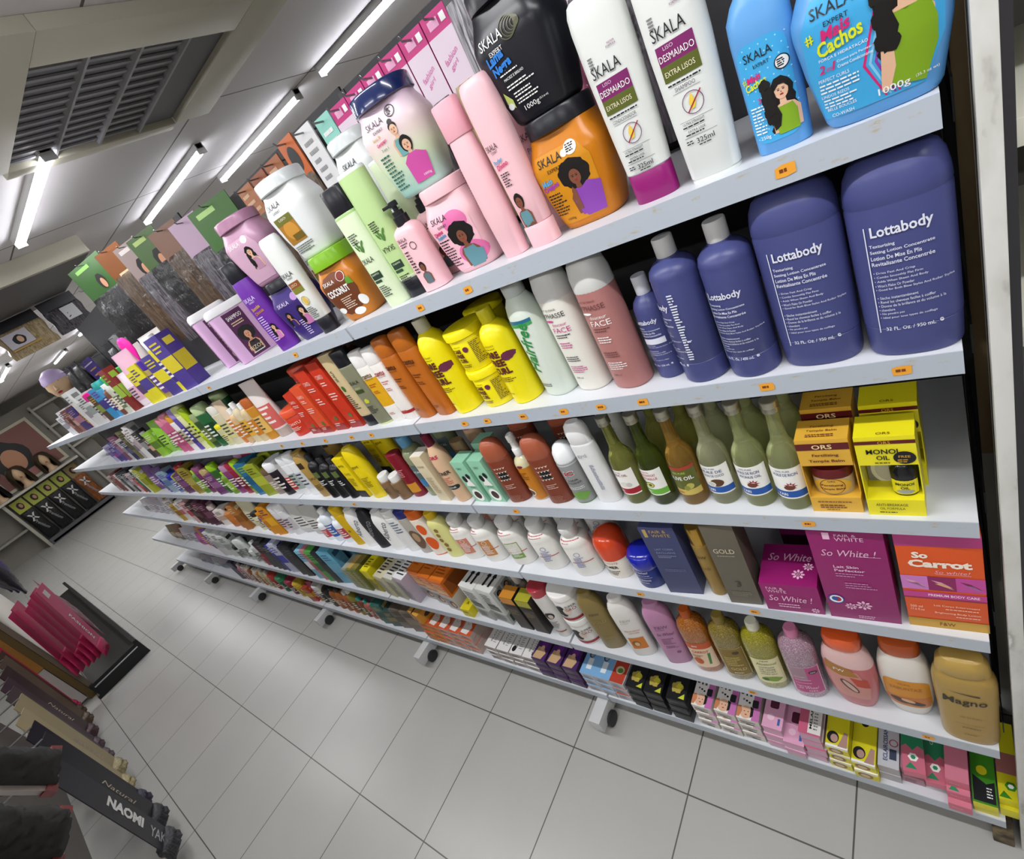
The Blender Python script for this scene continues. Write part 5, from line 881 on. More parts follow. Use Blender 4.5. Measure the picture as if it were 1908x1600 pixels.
# white picture boxes, orange boxes and pale boxes on the fifth shelf
def small_face(cx, cz, s, hair=INK, skin=SKIN): return EL(cx, cz, s*.8, s, hair, 3, 12) + EL(cx+s*.1, cz-s*.1, s*.5, s*.65, skin, 4, 10)
WB = mat('#d3d4d0', .4)
def picbox(w, h, d):
    sd = []
    for i in range(2):
        for j in range(2): sd += R(.012+.042*i, h*.10+.052*j, .048+.042*i, h*.10+.052*j+.046, mat('#8f948f', .4), 1) + small_face(.030+.042*i, h*.10+.052*j+.024, .014, INK, [SKIN, SKIN2][(i+j) % 2])
    return sd
for i, (x, y, h) in enumerate(((-1.285, .016, .125), (-1.37, .016, .125))):
    w = .082; d = .12
    carton('relaxer_box', ['white picture box with portraits, closer to the black cartons', 'white picture box with portraits, next to the dark purple pack'][i], x, y, Z5+(.055 if i == 1 else .055), w, d, h, WB, LN(-.03, .03, h*.8, 6, .012, mat('#555', .5), i) + R(-.03, h*.1, .03, h*.35, mat('#6a706c', .45), 2), PG([(-.018, .02), (-.008, .02), (-.008, .06), (-.002, .06), (-.013, .085), (-.024, .06), (-.018, .06)], INK, 3) + PG([(.010, .02), (.020, .02), (.020, .06), (.026, .06), (.015, .085), (.004, .06), (.010, .06)], INK, 3), picbox(w, h, d), -6)
    carton('relaxer_box', ['low grey white box under the first picture box', 'low grey white box under the second picture box'][i], x, y, Z5, w, d, .0545, mat('#a3a5a2', .4), LN(-.03, .03, .045, 4, .009, mat('#444', .5), i+4), None, R(.01, .01, .1, .045, mat('#3c5040', .45), 1), -6)
carton('hair_dye_box', 'small yellow box at the front below the picture boxes', -1.47, .004, Z5, .05, .06, .045, mat('#d3c41c', .38), T('DARK', 0, .03, .03, .009, INK), T('A', 0, .03, .014, .014, INK))
carton('hair_dye_box', 'dark purple pack behind the small yellow box', -1.475, .075, Z5, .06, .06, .10, mat('#2c2040', .38), LN(-.02, .02, .08, 5, .01, mat('#8a7ab0', .4), 3))
def base_row(x0, items):
    for i, (lb, w, d, h, n, m, fr, tp, ofs) in enumerate(items): pass
ORB = mat('#c9651a', .36)
for j in range(3):
    for k in range(2):
        carton('hair_kit_box', 'orange topped box, %s of the %s orange stack on the fifth shelf' % (['lower', 'upper'][k], ['first', 'second', 'third'][j]), -1.55-.082*j, .018+.012*j, Z5+.088*k, .078, .14, .0875, [mat('#b9b3ac', .4), ORB][k], LN(-.03, .03, .07, 5, .012, mat(['#7a6a60', '#e8cfa8'][k], .4), j+k) + (small_face(.012, .04, .022, INK, SKIN3) if k == 0 else R(-.034, .01, .034, .035, mat('#e0b080', .4), 2)), (R(-.036, .01, .036, .13, mat('#d9751f', .4), 1) + LN(-.028, .028, .1, 5, .014, mat('#a8470f', .4), j)) if k else None, R(.01, .01, .13, .075, mat('#8f4a1a', .4), 1) if k else None, -4)
for i, (x, c, t, h, nm) in enumerate(((-1.81, '#b5a8b5', '#ececec', .15, 'white and lilac'), (-1.895, '#b9b8a2', '#d6d6cc', .135, 'pale grey'), (-1.975, '#bdb797', '#d3cbaa', .13, 'cream'))):
    carton('hair_kit_box', '%s box with black lettering on top, fifth shelf' % nm, x, .012, Z5, .075, .13, h, mat(c, .4), LN(-.03, .03, h*.8, 8, h*.09, mat('#6a6a66', .45), i), R(-.036, .003, .036, .127, mat(t, .4), 1) + LN(-.026, .026, .11, 6, .016, mat('#2a2a2a', .45), i+4), None, -5)
carton('hair_kit_box', 'bright yellow box raised on the yellow stack, fifth shelf', -2.085, .02, Z5+.09, .06, .1, .055, mat('#d9cc1a', .38), None, R(-.026, .005, .026, .09, mat('#e6da20', .38), 1) + LN(-.018, .018, .07, 4, .014, mat('#6a5a10', .4), 4))
carton('hair_kit_box', 'olive yellow box under the bright yellow one', -2.085, .02, Z5, .064, .12, .0895, mat('#a39a2a', .38), LN(-.026, .026, .08, 6, .012, mat('#4a4a1a', .45), 5))
for i in range(3): carton('hair_kit_box', '%s olive carton of the green set on the fifth shelf' % ['yellower, nearest the yellow box', 'middle', 'greyer, farthest from the yellow box'][i], -2.16-.05*i, .012, Z5, .046, .10, .15-.008*i, mat(['#6d7030', '#7a7a34', '#8f9284'][i], .4), LN(-.018, .018, .13, 9, .013, mat('#c9c48a', .45), i), R(-.02, .01, .02, .09, mat(['#8a7a3a', '#c9a45a', '#a3a69a'][i], .4), 1))
# ---------------------------------------------------------------- bottom shelf, first bay: stacks of small boxes
Z6 = SZ[6]
def stack(x, yf, w, d, t, n, m, top, front, lb, group, jit=.0, edge=None):
    rd = random.Random(int(-x*1000))
    for k in range(n):
        pos = ['lowest', 'second', 'third', 'fourth'][k] if k < n-1 else 'topmost'
        carton('cream_box', '%s box of the %s' % (pos, lb), x+rd.uniform(-jit, jit), yf+rd.uniform(0, jit*2)+.002*k, Z6+k*(t+.0003), w, d, t, m if not edge or k == n-1 else edge, front, top, None, rd.uniform(-2, 2) if jit else 0, group, key=lb[:24], bev=.0008)
GY = mat('#cfc8c0', .4); FACE3 = SKIN3
def facetop(): return R(-.029, 0, .010, .105, mat('#efece8', .38), 1) + R(.010, 0, .029, .105, mat('#c873b4', .38), 1) + EL(-.006, .020, .016, .018, FACE3, 3) + PG([(-.03, .004), (-.022, .004), (-.016, .022), (-.02, .036), (-.03, .034)], mat('#c9825a', .4), 4) + PG([(.006, .006), (.013, .012), (.013, .034), (.004, .038), (.006, .026)], INK, 4) + EL(-.010, .022, .002, .0012, INK, 5, 6) + EL(0, .022, .002, .0012, INK, 5, 6) + EL(-.005, .013, .003, .0015, LIP, 5, 8) + RR(.008, .036, .024, .058, .003, mat('#26262c', .4), 4) + R(-.012, .066, -.008, .1, INK, 3) + R(-.002, .066, .004, .1, mat('#555', .5), 3) + EL(-.022, .074, .005, .006, mat('#444', .5), 3) + EL(-.016, .055, .003, .003, mat('#777', .5), 3) + EL(-.008, .052, .003, .003, INK, 3) + EL(0, .048, .003, .003, INK, 3)
def faceside(h=.034): return LN(-.022, .022, h*.7, 2, .008, mat('#6a6668', .45), 3) + R(-.008, h*.2, .014, h*.32, mat('#4a4a52', .45), 3)
for i, x in enumerate((-.642, -.578, -.515)): stack(x, .004, .058, .11, .0345, 3, GY, facetop(), faceside(), ['white and pink portrait stack beside the black boxes', 'white and pink portrait stack in the middle', 'white and pink portrait stack beside the pink boxes'][i], 'white and pink portrait boxes', .002)
PKB = mat('#d79ab8', .4); PKG = mat('#c8a8b8', .4)
def pinktop(i): return (R(-.025, 0, .025, .105, mat('#e3a8c6', .38), 1) + RR(-.012, .055, .010, .085, .005, mat('#5a2338', .4), 3) + EL(-.006, .03, .009, .009, mat('#f0c8da', .4), 3) + R(.012, .012, .018, .03, mat('#3f66a8', .4), 3)) if i < 2 else (R(-.025, 0, .025, .105, mat('#c8607f', .38), 1) + R(-.004, .004, .025, .105, mat('#e0dcd8', .38), 2) + T('MELANO', .002, .05, .07, .006, INK, 90, 0, .02) + LN(.008, .02, .09, 10, .008, mat('#777', .5), 3))
for i, (x, n) in enumerate(((-.455, 3), (-.404, 2), (-.357, 4))): stack(x, -.004 if i == 1 else .002, .046, .11, .032, n, PKG, pinktop(i), R(-.023, .020, .023, .032, PKB, 1), ['pink box stack beside the portrait boxes', 'low pink box stack in the middle', 'pink box stack with white lettered top'][i], 'pink cream boxes', .002)
YW = mat('#d6cb22', .38)
def ytop(): return R(-.024, 0, .024, .12, mat('#ded420', .38), 1) + EL(-.009, .024, .013, .015, INK, 3) + EL(-.006, .022, .008, .010, mat('#b8938a', .4), 4) + PG([(.002, .004), (.022, .004), (.022, .04), (.014, .042), (.008, .02)], mat('#b08a80', .4), 3) + R(-.024, 0, .024, .006, WHITE, 2) + EL(0, .1, .008, .009, INK, 3)
def yfront(): return EL(-.003, .016, .016, .012, mat('#8a6a4a', .4), 2) + EL(-.003, .016, .010, .008, mat('#c9b48a', .4), 3) + R(-.024, .028, .024, .033, WHITE, 1)
stack(-.303, .002, .048, .12, .034, 3, YW, ytop(), yfront(), 'yellow portrait stack beside the pink boxes', 'yellow portrait boxes', .001); stack(-.252, -.002, .050, .12, .034, 2, YW, ytop(), yfront(), 'lower yellow portrait stack beside the white blue pack', 'yellow portrait boxes', .001)
stack(-.204, .012, .042, .14, .030, 2, mat('#b9b4b4', .4), R(-.021, 0, .021, .13, mat('#c4c6cc', .38), 1) + T("ECLAIRCISSANTE", -.006, .06, .09, .009, mat('#2a3a6a', .4), 90, 0, .02) + RING(.010, .06, .009, .002, mat('#a83a5a', .4)) + R(.002, .02, .016, .045, mat('#3a4258', .4), 3), R(-.021, 0, .021, .03, mat('#a9a4a6', .4), 1), 'white and blue cream stack', 'white and blue cream boxes')
GG = mat('#2f8a5e', .38); GP = mat('#cc6d82', .38)
def gtop(): return R(-.021, 0, .021, .16, GG, 1) + PG([(-.021, 0), (.021, 0), (.021, .055), (.010, .062), (0, .050), (-.012, .062), (-.021, .055)], GP, 2) + EL(0, .034, .010, .010, WHITE, 3, 6) + EL(0, .034, .005, .005, mat('#2f8a5e', .4), 4, 6) + PG([(-.016, .008), (.006, .008), (-.006, .022)], GG, 3) + T('GRACE', -.004, .11, .05, .006, mat('#d9efe0', .4), 90)
carton('soap_box', 'green and pink pack beside the white blue stack', -.158, .010, Z6+.062, .042, .17, .022, GP, None, gtop(), None, 4, 'green and pink packs')
carton('soap_box', 'green and pink pack tucked lower beside its twin', -.118, .012, Z6+.034, .040, .17, .022, GP, None, gtop(), None, 2, 'green and pink packs')
for i, (x, z) in enumerate(((-.160, 0), (-.160, .0305), (-.118, 0))): carton('soap_box', ['plain rose pack flat on the bottom shelf', 'plain rose pack second layer under the green pack', 'plain rose pack under the tucked green pack'][i], x, .02+.004*i, Z6+z, .042, .16, .030 if i < 2 else .0335, mat('#a87886', .42), LN(-.016, .016, .02, 2, .008, mat('#8a5a68', .4), i))
for i in range(3): carton('soap_box', ['rose pink pack, lowest beside the green lemon pack', 'rose pink pack with green motif in the middle layer', 'rose pink pack on top under the shelf'][i], -.0775, -.010+.012*i, Z6+.0315*i, .040, .15, .031, GP, LN(-.014, .014, .02, 1, .006, mat('#e0a8b4', .4), i), (R(-.02, 0, .02, .14, mat('#d27c90', .38), 1) + (EL(0, .03, .009, .009, WHITE, 3, 6) + PG([(-.016, .004), (.002, .004), (-.008, .018)], GG, 3) if i == 1 else [])))
GN = mat('#3f8a1f', .38); LY = mat('#d9d11f', .38)
carton('soap_box', 'green lemon pack with black corner panel', -.034, -.002, Z6+.034, .040, .19, .026, LY, None, R(-.02, 0, .02, .19, GN, 1) + PG([(-.018, .004), (.018, .004), (.018, .05), (.004, .042), (-.018, .058)], INK, 2) + EL(-.002, .07, .009, .010, LY, 3) + LN(.004, .014, .035, 4, .006, WHITE, 3))
carton('soap_box', 'green and yellow pack under the green lemon pack', -.034, .004, Z6, .040, .17, .0335, LY, None, None)
carton('soap_box', 'yellow pack with green hexagon beside the shelf end', .006-.0, .02, Z6+.034, .034, .17, .026, LY, None, R(-.017, 0, .017, .17, LY, 1) + EL(.004, .03, .010, .010, GN, 3, 6) + EL(.004, .03, .005, .005, WHITE, 4, 6) + PG([(-.016, .004), (.004, .004), (-.008, .018)], GN, 3) + R(-.017, .055, .017, .10, mat('#a86a62', .4), 2))
carton('soap_box', 'yellow pack supporting the hexagon pack at the shelf end', .006, .012, Z6, .034, .17, .0335, LY, None, None)
BKB = mat('#1b1b1e', .36)
def btop(col): return R(-.03, 0, .03, .12, BKB, 1) + EL(-.002, .04, .018, .018, mat('#b5a24a' if col else '#8a7355', .4), 2, 20, .12, 5) + EL(.004, .044, .010, .010, mat('#d9d23a' if col else '#c9b08a', .4), 3, 14, .15, 4) + (PG([(.006, .008), (.026, .006), (.024, .024)], mat('#c9d03a', .4), 3) if col else [])
for i, x in enumerate((-.858, -.796, -.722)): stack(x, .0, .058, .12, .036, 3, BKB, btop(i < 2), R(-.026, .006, .026, .008, mat('#5a5a5c', .4), 1) + LN(-.02, .02, .026, 1, .006, mat('#777', .5), i), ['black box stack beside the blue boxes', 'black box stack in the middle of the black three', 'black box stack beside the white and pink boxes'][i], 'black boxes on the bottom shelf', .001)
BLB = mat('#7fb0dc', .38)
def bluetop(red): return (R(-.03, 0, .03, .11, BLB, 1) + R(-.012, .02, .008, .06, mat('#e3ecf2', .4), 2) + small_face(-.006, .075, .014, mat('#3a3f4a', .4), mat('#8a9ab0', .4))) if not red else (R(-.025, 0, .025, .11, mat('#b8402c', .38), 1) + EL(0, .045, .016, .014, mat('#d9c9a0', .4), 2) + EL(.002, .043, .010, .009, mat('#5a8a3a', .4), 3))
for i, (x, r, n) in enumerate(((-1.045, 0, 3), (-.985, 0, 3), (-.928, 1, 3))): stack(x, .004, .056, .11, .033, n, mat('#b5b3b8', .4), bluetop(r), LN(-.02, .02, .024, 3, .007, mat('#7a8a9a', .45), i), ['pale blue box stack beside the purple boxes', 'pale blue box stack beside the red-topped one', 'red topped box stack beside the black boxes'][i], 'pale blue and red boxes', .001)
PB = mat('#3c2148', .38)
def ptop(): return R(-.03, 0, .03, .11, mat('#4a2668', .38), 1) + PG([(-.028, .004), (.012, .004), (.022, .03), (.004, .05), (-.02, .05)], mat('#c9a67c', .4), 2) + EL(.004, .062, .014, .018, mat('#6a2a8a', .4), 3) + EL(.0, .048, .008, .010, SKIN3, 4) + EL(.018, .1, .005, .005, mat('#c9b8d8', .4), 3)
for i, x in enumerate((-1.255, -1.185, -1.115)): stack(x, .002, .064, .11, .036, 3, PB, ptop(), LN(-.024, .024, .026, 3, .008, mat('#8a7a90', .45), i), ['purple portrait stack beside the white boxes', 'purple portrait stack in the middle', 'purple portrait stack beside the blue boxes'][i], 'purple portrait boxes', .001)
WX = mat('#d9d6d2', .38)
for i in range(4): stack(-1.525+.068*i, .006, .064, .13, .028, 3, mat('#b0a8a6', .42), R(-.032, 0, .032, .13, mat('#e9e7e4', .38), 1) + T('BLANC', -.008, .06, .07, .008, mat('#444', .5), 90, .2) + LN(.004, .022, .1, 9, .009, mat('#999', .5), i) + EL(.018 if i % 2 else -.016, .022 if i > 1 else .105, .010, .013, INK, 3), LN(-.024, .024, .02, 2, .008, mat('#6a6266', .45), i), 'white script stack, %s from the purple boxes' % ['fourth', 'third', 'second', 'first'][i], 'white script boxes', .001)
OX = mat('#bfa9a0', .42)
for i in range(5): stack(-1.94+.071*i, .004, .067, .14, .030, 4 if i < 4 else 4, OX if i > 1 else mat('#c98a4a', .42), R(-.033, 0, .033, .14, mat('#d4562c', .38), 1) + PG([(-.03, .01), (.01, .006), (.02, .04), (.0, .07), (.02, .12), (-.03, .13)], mat('#ece6e0', .4), 2) + RING(-.006, .06, .010, .0015, mat('#8a8a9a', .4)), LN(-.024, .024, .02, 2, .009, mat('#8a6a62', .45), i), 'orange and white stack, %s from the white script boxes' % ['fifth', 'fourth', 'third', 'second', 'first'][i], 'orange and white boxes', .0015)
it = carton('gift_box', 'amber box with dark stripe on top of the orange boxes', -1.955, .012, Z6+.1225, .085, .10, .062, mat('#cf8f2e', .38), R(-.01, 0, .002, .062, mat('#4a2238', .4), 1) + LN(.008, .032, .04, 2, .008, mat('#8a5a1c', .4), 3), R(-.0425, 0, .0425, .10, mat('#dfa648', .38), 1) + PG([(-.03, .1), (-.02, .1), (.0, 0), (-.010, 0)], mat('#4a2238', .4), 2), EL(.05, .03, .02, .012, mat('#3a2a1c', .4), 2), -10)
for j, src in enumerate([o for o in list(COL.objects) if o.name.startswith('body_milk_bottle')]):
    r = src.copy(); COL.objects.link(r); r.location = (src.location.x+.01, src.location.y+.11, src.location.z); r['group'] = 'white bottles in the second row'; r['label'] = 'white slanted-cap bottle in shade behind the %s of the five' % ['violet one nearest the jar', 'second violet one', 'green one', 'tan one', 'salmon one'][j]
    for ch in list(src.children): k = ch.copy(); COL.objects.link(k); k.parent = r
# ---------------------------------------------------------------- the further bays, thing by thing
CNT = {}
ORDN = ['', 'first', 'second', 'third', 'fourth', 'fifth', 'sixth', 'seventh', 'eighth', 'ninth', 'tenth', 'eleventh', 'twelfth', '13th', '14th', '15th', '16th', '17th', '18th', '19th', '20th', '21st', '22nd', '23rd', '24th']
NAMES = {'b': ('lotion_bottle', 'bottle'), 's': ('shampoo_bottle', 'bottle'), 'i': ('conditioner_bottle', 'bottle'), 'k': ('product_box', 'box'), 't': ('cream_tube', 'tube'), 'j': ('cream_jar', 'jar'), 'p': ('product_pouch', 'pouch'), 'v': ('spray_bottle', 'bottle')}
P_POUCH = [(0, 1, .35), (.04, 1, .7), (.3, .98, 1), (.6, .98, .8), (.9, .98, .25), (.95, 1, .10), (1, 1, .08)]
def put(kind, label, x, y, z, w, h, c1, c2, c3, rz=22, group=None):
    nm, cat = NAMES[kind]; m1, m2 = mat(c1, .36), mat(c2, .34); it = Item(nm, label, cat, (x, y, z), rz, group)
    lab = None
    if kind == 'k':
        d = min(w, .06); it.mesh('carton', box_me((-w/2, -d/2, 0), (w/2, d/2, h), m1, .001))
        if c3: it.printed(R(-w/2, h*.35, w/2, h*.62, mat(c3, .4), 1) + LN(-w*.36, w*.36, h*.9, 3, h*.07, m2, int(-x*100)), flat_front(-d/2), False, None, 'front_print'); it.printed(R(-d*.45, h*.3, d*.45, h*.62, mat(c3, .4), 1) + R(-d*.3, h*.78, d*.3, h*.9, m2, 1), lambda u, v, o: Vector((w/2+o, u, v)), False, None, 'side_print')
        return it
    if kind == 'b':
        it.loft('bottle_body', prof(C_BOT, w, w*.8, h*.86, 0, 2.2), m1, 20); it.loft('cap', prof(C_CAP, w*.46, w*.46, h*.14, h*.86, 2), m2, 14)
    elif kind == 's':
        it.loft('bottle_body', prof(C_ROUND, w, w*.64, h*.80, 0, 2.5), m1, 20); it.loft('cap', prof([(0, .98), (.05, 1), (.7, .98), (.95, .86), (1, .7)], w*.97, w*.62, h*.20, h*.80, 2.5), m2, 18)
    elif kind == 'i':
        it.loft('cap', prof([(0, .96), (.04, 1), (1, 1)], w*.92, w*.6, h*.16, 0, 2.5), m2, 18); it.loft('bottle_body', prof(C_SHAMP, w, w*.62, h*.84, h*.16, 2.5), m1, 20, main=True)
    elif kind == 't':
        it.loft('cap', prof([(0, .96), (.06, 1), (1, 1)], w*.8, w*.55, h*.15, 0, 2.2), m2, 16); it.loft('tube_body', [(h*.15+r[0]*h*.85, w/2*r[1], w*.3*max(r[2], .08), 2.2) for r in [(0, .86, .95), (.3, .93, .85), (.7, .98, .45), (.97, 1, .08), (1, 1, .05)]], m1, 20, main=True)
    elif kind == 'j':
        it.loft('jar', prof(C_ROUND, w, w, h*.76, 0, 2.1), m1, 22, main=True); it.loft('lid', prof([(0, .97), (.05, 1), (.9, 1), (1, .93)], w*1.03, w*1.03, h*.24, h*.76, 2), m2, 22)
    elif kind == 'p':
        it.loft('pouch_body', prof(P_POUCH, w, w*.4, h, 0, 3), m1, 20)
    elif kind == 'v':
        it.loft('bottle_body', prof(C_BOT, w, w*.8, h*.74, 0, 2.1), m1, 20); it.loft('nozzle', [(h*.74, w*.2, w*.2, 2), (h*.88, w*.17, w*.17, 2), (h*.885, w*.2, w*.26, 2.4), (h*.98, w*.16, w*.22, 2.4), (h, w*.1, w*.1, 2)], m2, 14)
    if c3:
        zl, zh = (h*.18, h*.58) if kind != 'i' else (h*.3, h*.7)
        if kind == 'j': zl, zh = h*.12, h*.62
        it.printed(R(-w*.40, zl, w*.42, zh, mat(c3, .4), 1) + LN(-w*.3, w*.3, zh-.006, 4, (zh-zl)*.2, mat('#f0ede6' if sum(lin(c3)) < .9 else '#33333a', .4), int(-x*100), .45, 3), step_key(w, h, kind, c3, x))
    return it
def step_key(*a): return None
def row(s, x, items, y0=.018, rz=22):
    """items: (description, kind, width, height, colour, cap colour, label colour[, gap][, behind])"""
    for q in items:
        if isinstance(q, (int, float)): x = q; continue
        desc, kind, w, h, c1, c2, c3 = q[:7]; gap = q[7] if len(q) > 7 else .008; nb = q[8] if len(q) > 8 else 0
        x -= w/2; bay = min(int(-x)+1, 6); k = (s, bay); CNT[k] = CNT.get(k, 0)+1; n = CNT[k]
        y = y0 + (w*.4 if kind != 'j' else w/2)
        put(kind, '%s, %s along in the %s bay, %s shelf' % (desc, ORDN[n], BAYN[bay], ORD[s]), x, y, SZ[s], w, h, c1, c2, c3, rz)
        for b in range(nb): put(kind, '%s %s %s along, %s bay, %s shelf' % (desc, ['directly behind the', 'two rows behind the'][b], ORDN[n], BAYN[bay], ORD[s]), x, y+(w*.9+.012)*(b+1), SZ[s], w, h, c1, c2, None, rz)
        x -= w/2+gap
# top shelf
LIL = mat('#c79fc6', .33); LILW = mat('#e4e3e6', .33); AUB = mat('#4a1c44', .4)
def lilacjar(label, x, y, z, h=.18):
    it = Item('shampoo_jug', label, 'bottle', (x, y, z), 70, 'lilac jugs with white lids')
    it.loft('jug_body', prof([(0, .96), (.01, 1), (.97, 1), (1, .97)], .13, .11, h*.86, 0, 7), LIL, 36)
    it.loft('lid', prof([(0, .98), (.1, 1.03), (.6, 1.03), (.85, .98), (1, .9)], .13, .112, h*.14, h*.86, 6), LILW, 36)
    it.printed(R(-.030, .006, .030, h*.84, AUB, 1) + T('SHAMPOO', 0, h*.74, .046, .012, WHITE) + LN(-.02, .02, h*.66, 2, .007, mat('#d8c8a0', .4), 4) + WOMAN(.0, h*.40, .022, mat('#2a2228', .45), SKIN, HAIR, 'afro', 1, 2) + T('RIZOS', -.002, h*.16, .04, .012, mat('#d8c8a0', .4)) + LN(-.02, .02, h*.09, 1, .006, WHITE, 4))
    it.printed(R(-.02, .006, .02, h*.84, AUB, 1) + LN(-.014, .014, h*.7, 9, .011, mat('#c9b8a0', .4), 5), lambda u, v, o: Vector((-.065-o, -u, v)), False, None, 'side_print')
lilacjar('lilac jug with white lid and dark label, nearest the violet bottle', -1.665, .115, Z1)
lilacjar('lilac jug with white lid, farther and partly hidden by the first', -1.90, .16, Z1, .2)
put('k', 'white and green carton behind the violet bottle on the top shelf', -1.48, .13, Z1, .07, .13, '#e6e8e6', '#2a2a2a', '#4f8a22', 60)
row(1, -2.06, [('purple yellow box', 'k', .08, .21, '#4a3a86', '#d8c83a', '#c9b82a'), ('white-capped yellow bottle', 's', .075, .225, '#cfc22a', '#e9e9e9', '#3d2f7a'), ('purple and yellow box', 'k', .08, .17, '#453a80', '#d0c42a', '#cfc02a'), ('tan jar with purple lid', 'j', .12, .17, '#9a8648', '#4a2a8f', '#5a3a80'),
  ('yellow carton with purple base', 'k', .07, .17, '#cfc428', '#4a3a86', '#463a80'), ('yellow carton with portrait', 'k', .07, .15, '#d0c62c', '#463a80', '#4a3a60'), ('pink speckled pouch', 'p', .14, .24, '#d9a9c0', '#8a1f4a', '#b0507a'), ('white and pink pouch', 'p', .09, .17, '#e3d3da', '#c04070', '#c9a0b4'),
  ('maroon striped box', 'k', .05, .22, '#7a2b25', '#8ab03a', '#8fae3a'), ('lime-lidded white tub', 'j', .11, .20, '#d5d8cc', '#55c35a', '#b9bfae'), ('grey green bottle', 's', .07, .17, '#b9bba8', '#e3e6e2', '#6a7050'), ('brown and white bottle', 'b', .07, .17, '#6d4436', '#e6e4e0', '#d8cbb8'),
  ('teal-capped bottle', 's', .08, .20, '#3d8fc0', '#2a9a94', '#3a2a78'), ('blue and violet kids box', 'k', .10, .18, '#2f86b8', '#7a2f9a', '#3a2f7a'), ('dark olive carton', 'k', .08, .16, '#4a3a2a', '#c9a040', '#7a8a3a'), ('magenta-lidded tub', 'j', .13, .18, '#d9d0d0', '#e0188a', '#b9a9a9'),
  ('white grey carton', 'k', .09, .19, '#cfd0cf', '#555a5a', '#8f9a96'), ('white grey carton', 'k', .09, .16, '#d4d4d2', '#55585a', '#9a8f9a'), ('tall white carton', 'k', .06, .24, '#e6e6e4', '#8a8a8a', '#dcdcda'), ('orange pouch', 'p', .10, .19, '#d0702a', '#3a8a3a', '#8a9a3a'),
  ('orange red pouch', 'p', .10, .18, '#c04a24', '#d8b040', '#d8a03a'), ('violet box', 'k', .09, .16, '#3f3478', '#c9a0b0', '#b57a90'), ('rose brown carton', 'k', .09, .14, '#a0665e', '#e0d0c8', '#c9a49a'), ('brown carton', 'k', .09, .17, '#7d4a42', '#d8c0b4', '#5a3430'), ('brown carton', 'k', .10, .13, '#8a564c', '#e0ccc0', '#b08478'), ('white carton with dark bands', 'k', .16, .18, '#dcd9de', '#55525a', '#8f8a98'), ('white carton with dark bands', 'k', .16, .15, '#d5d5da', '#55525a', '#9a98a0')], rz=14)
# second shelf
row(2, -1.72, [('white pink-lettered tube', 't', .085, .22, '#e3d9d6', '#b5a49a', '#c9605a', .006), ('amber bottle', 's', .055, .17, '#c08428', '#b5602a', '#d9b060'), ('clear orange bottle', 'b', .05, .16, '#c9b48a', '#ececea', '#c07a28'), ('white-capped bottle', 'b', .05, .17, '#cdbf9e', '#f0f0ee', '#d9a53a'), ('clear orange bottle', 'b', .05, .15, '#c9a87a', '#ececea', '#b5742a'),
  ('orange and white tube', 't', .06, .19, '#d9c4a8', '#c8742e', '#c06a2a'), ('cream tub bottle', 's', .075, .18, '#c9c2a4', '#d9d7cc', '#c9c48a'), ('pale bottle with yellow cap', 's', .06, .10, '#b9b78e', '#d9d31c', '#c9c48a', .006), ('dark green bottle', 's', .085, .20, '#1f5a30', '#b9cf9a', '#123d22', .006, 1), ('dark green leaf bottle', 's', .06, .17, '#2a4a26', '#8f9a6a', '#5a6a3a'),
  ('lime bottle', 'i', .045, .21, '#a5c01c', '#8aa31a', '#b9cf3a'), ('pale yellow bottle', 's', .075, .225, '#d2d49a', '#cfd48a', '#b9bb7a', .006), ('purple bottle', 's', .055, .22, '#5a4a9a', '#9a86c9', '#3f3478'), ('white bottle with amber cap', 's', .085, .20, '#dedcda', '#d89a2a', '#b0a48a', .006), ('pink bottle', 's', .075, .21, '#b5567a', '#d9829a', '#a04468', .006), ('pink bottle', 's', .07, .20, '#b85c80', '#d9879c', '#a5486c'),
  ('lime pouch', 'p', .11, .13, '#7cb52c', '#4a6a1c', '#5a8a2a'), ('lime pouch', 'p', .11, .19, '#86c030', '#4a6a1c', '#9ac84a'), ('lime green carton', 'k', .07, .15, '#8ab83a', '#d8e0b0', '#5a7a2a'), ('white-capped dark carton', 'k', .09, .12, '#55443a', '#e8e8e6', '#c9a08a'), ('black and white carton', 'k', .05, .17, '#3a3a3c', '#dcdcda', '#8a8a8a'),
  ('white narrow carton', 'k', .05, .22, '#d9d6d6', '#8a8a8e', '#b0a4a8'), ('white narrow carton', 'k', .05, .20, '#d6d3d2', '#7a5a5a', '#a89498'), ('grey carton', 'k', .09, .16, '#a8a4a2', '#4a4a55', '#6a6a78'), ('olive carton', 'k', .09, .20, '#6d6a44', '#3a3a30', '#54522f'), ('navy carton', 'k', .08, .14, '#2d2f55', '#c9c9d0', '#55577a'),
  ('grey white carton', 'k', .10, .15, '#b9b6b4', '#55555a', '#8a8688'), ('mauve carton', 'k', .10, .18, '#7a4a66', '#c9b0c0', '#9a6a86'), ('violet carton', 'k', .11, .15, '#4a3f86', '#c9c4e0', '#6a5fa5'), ('violet box', 'k', .11, .11, '#3f3a7a', '#d0cce8', '#8a3f86'), ('pale lilac box', 'k', .12, .13, '#a9a0c4', '#4a4a7a', '#6a60a0')], rz=14)
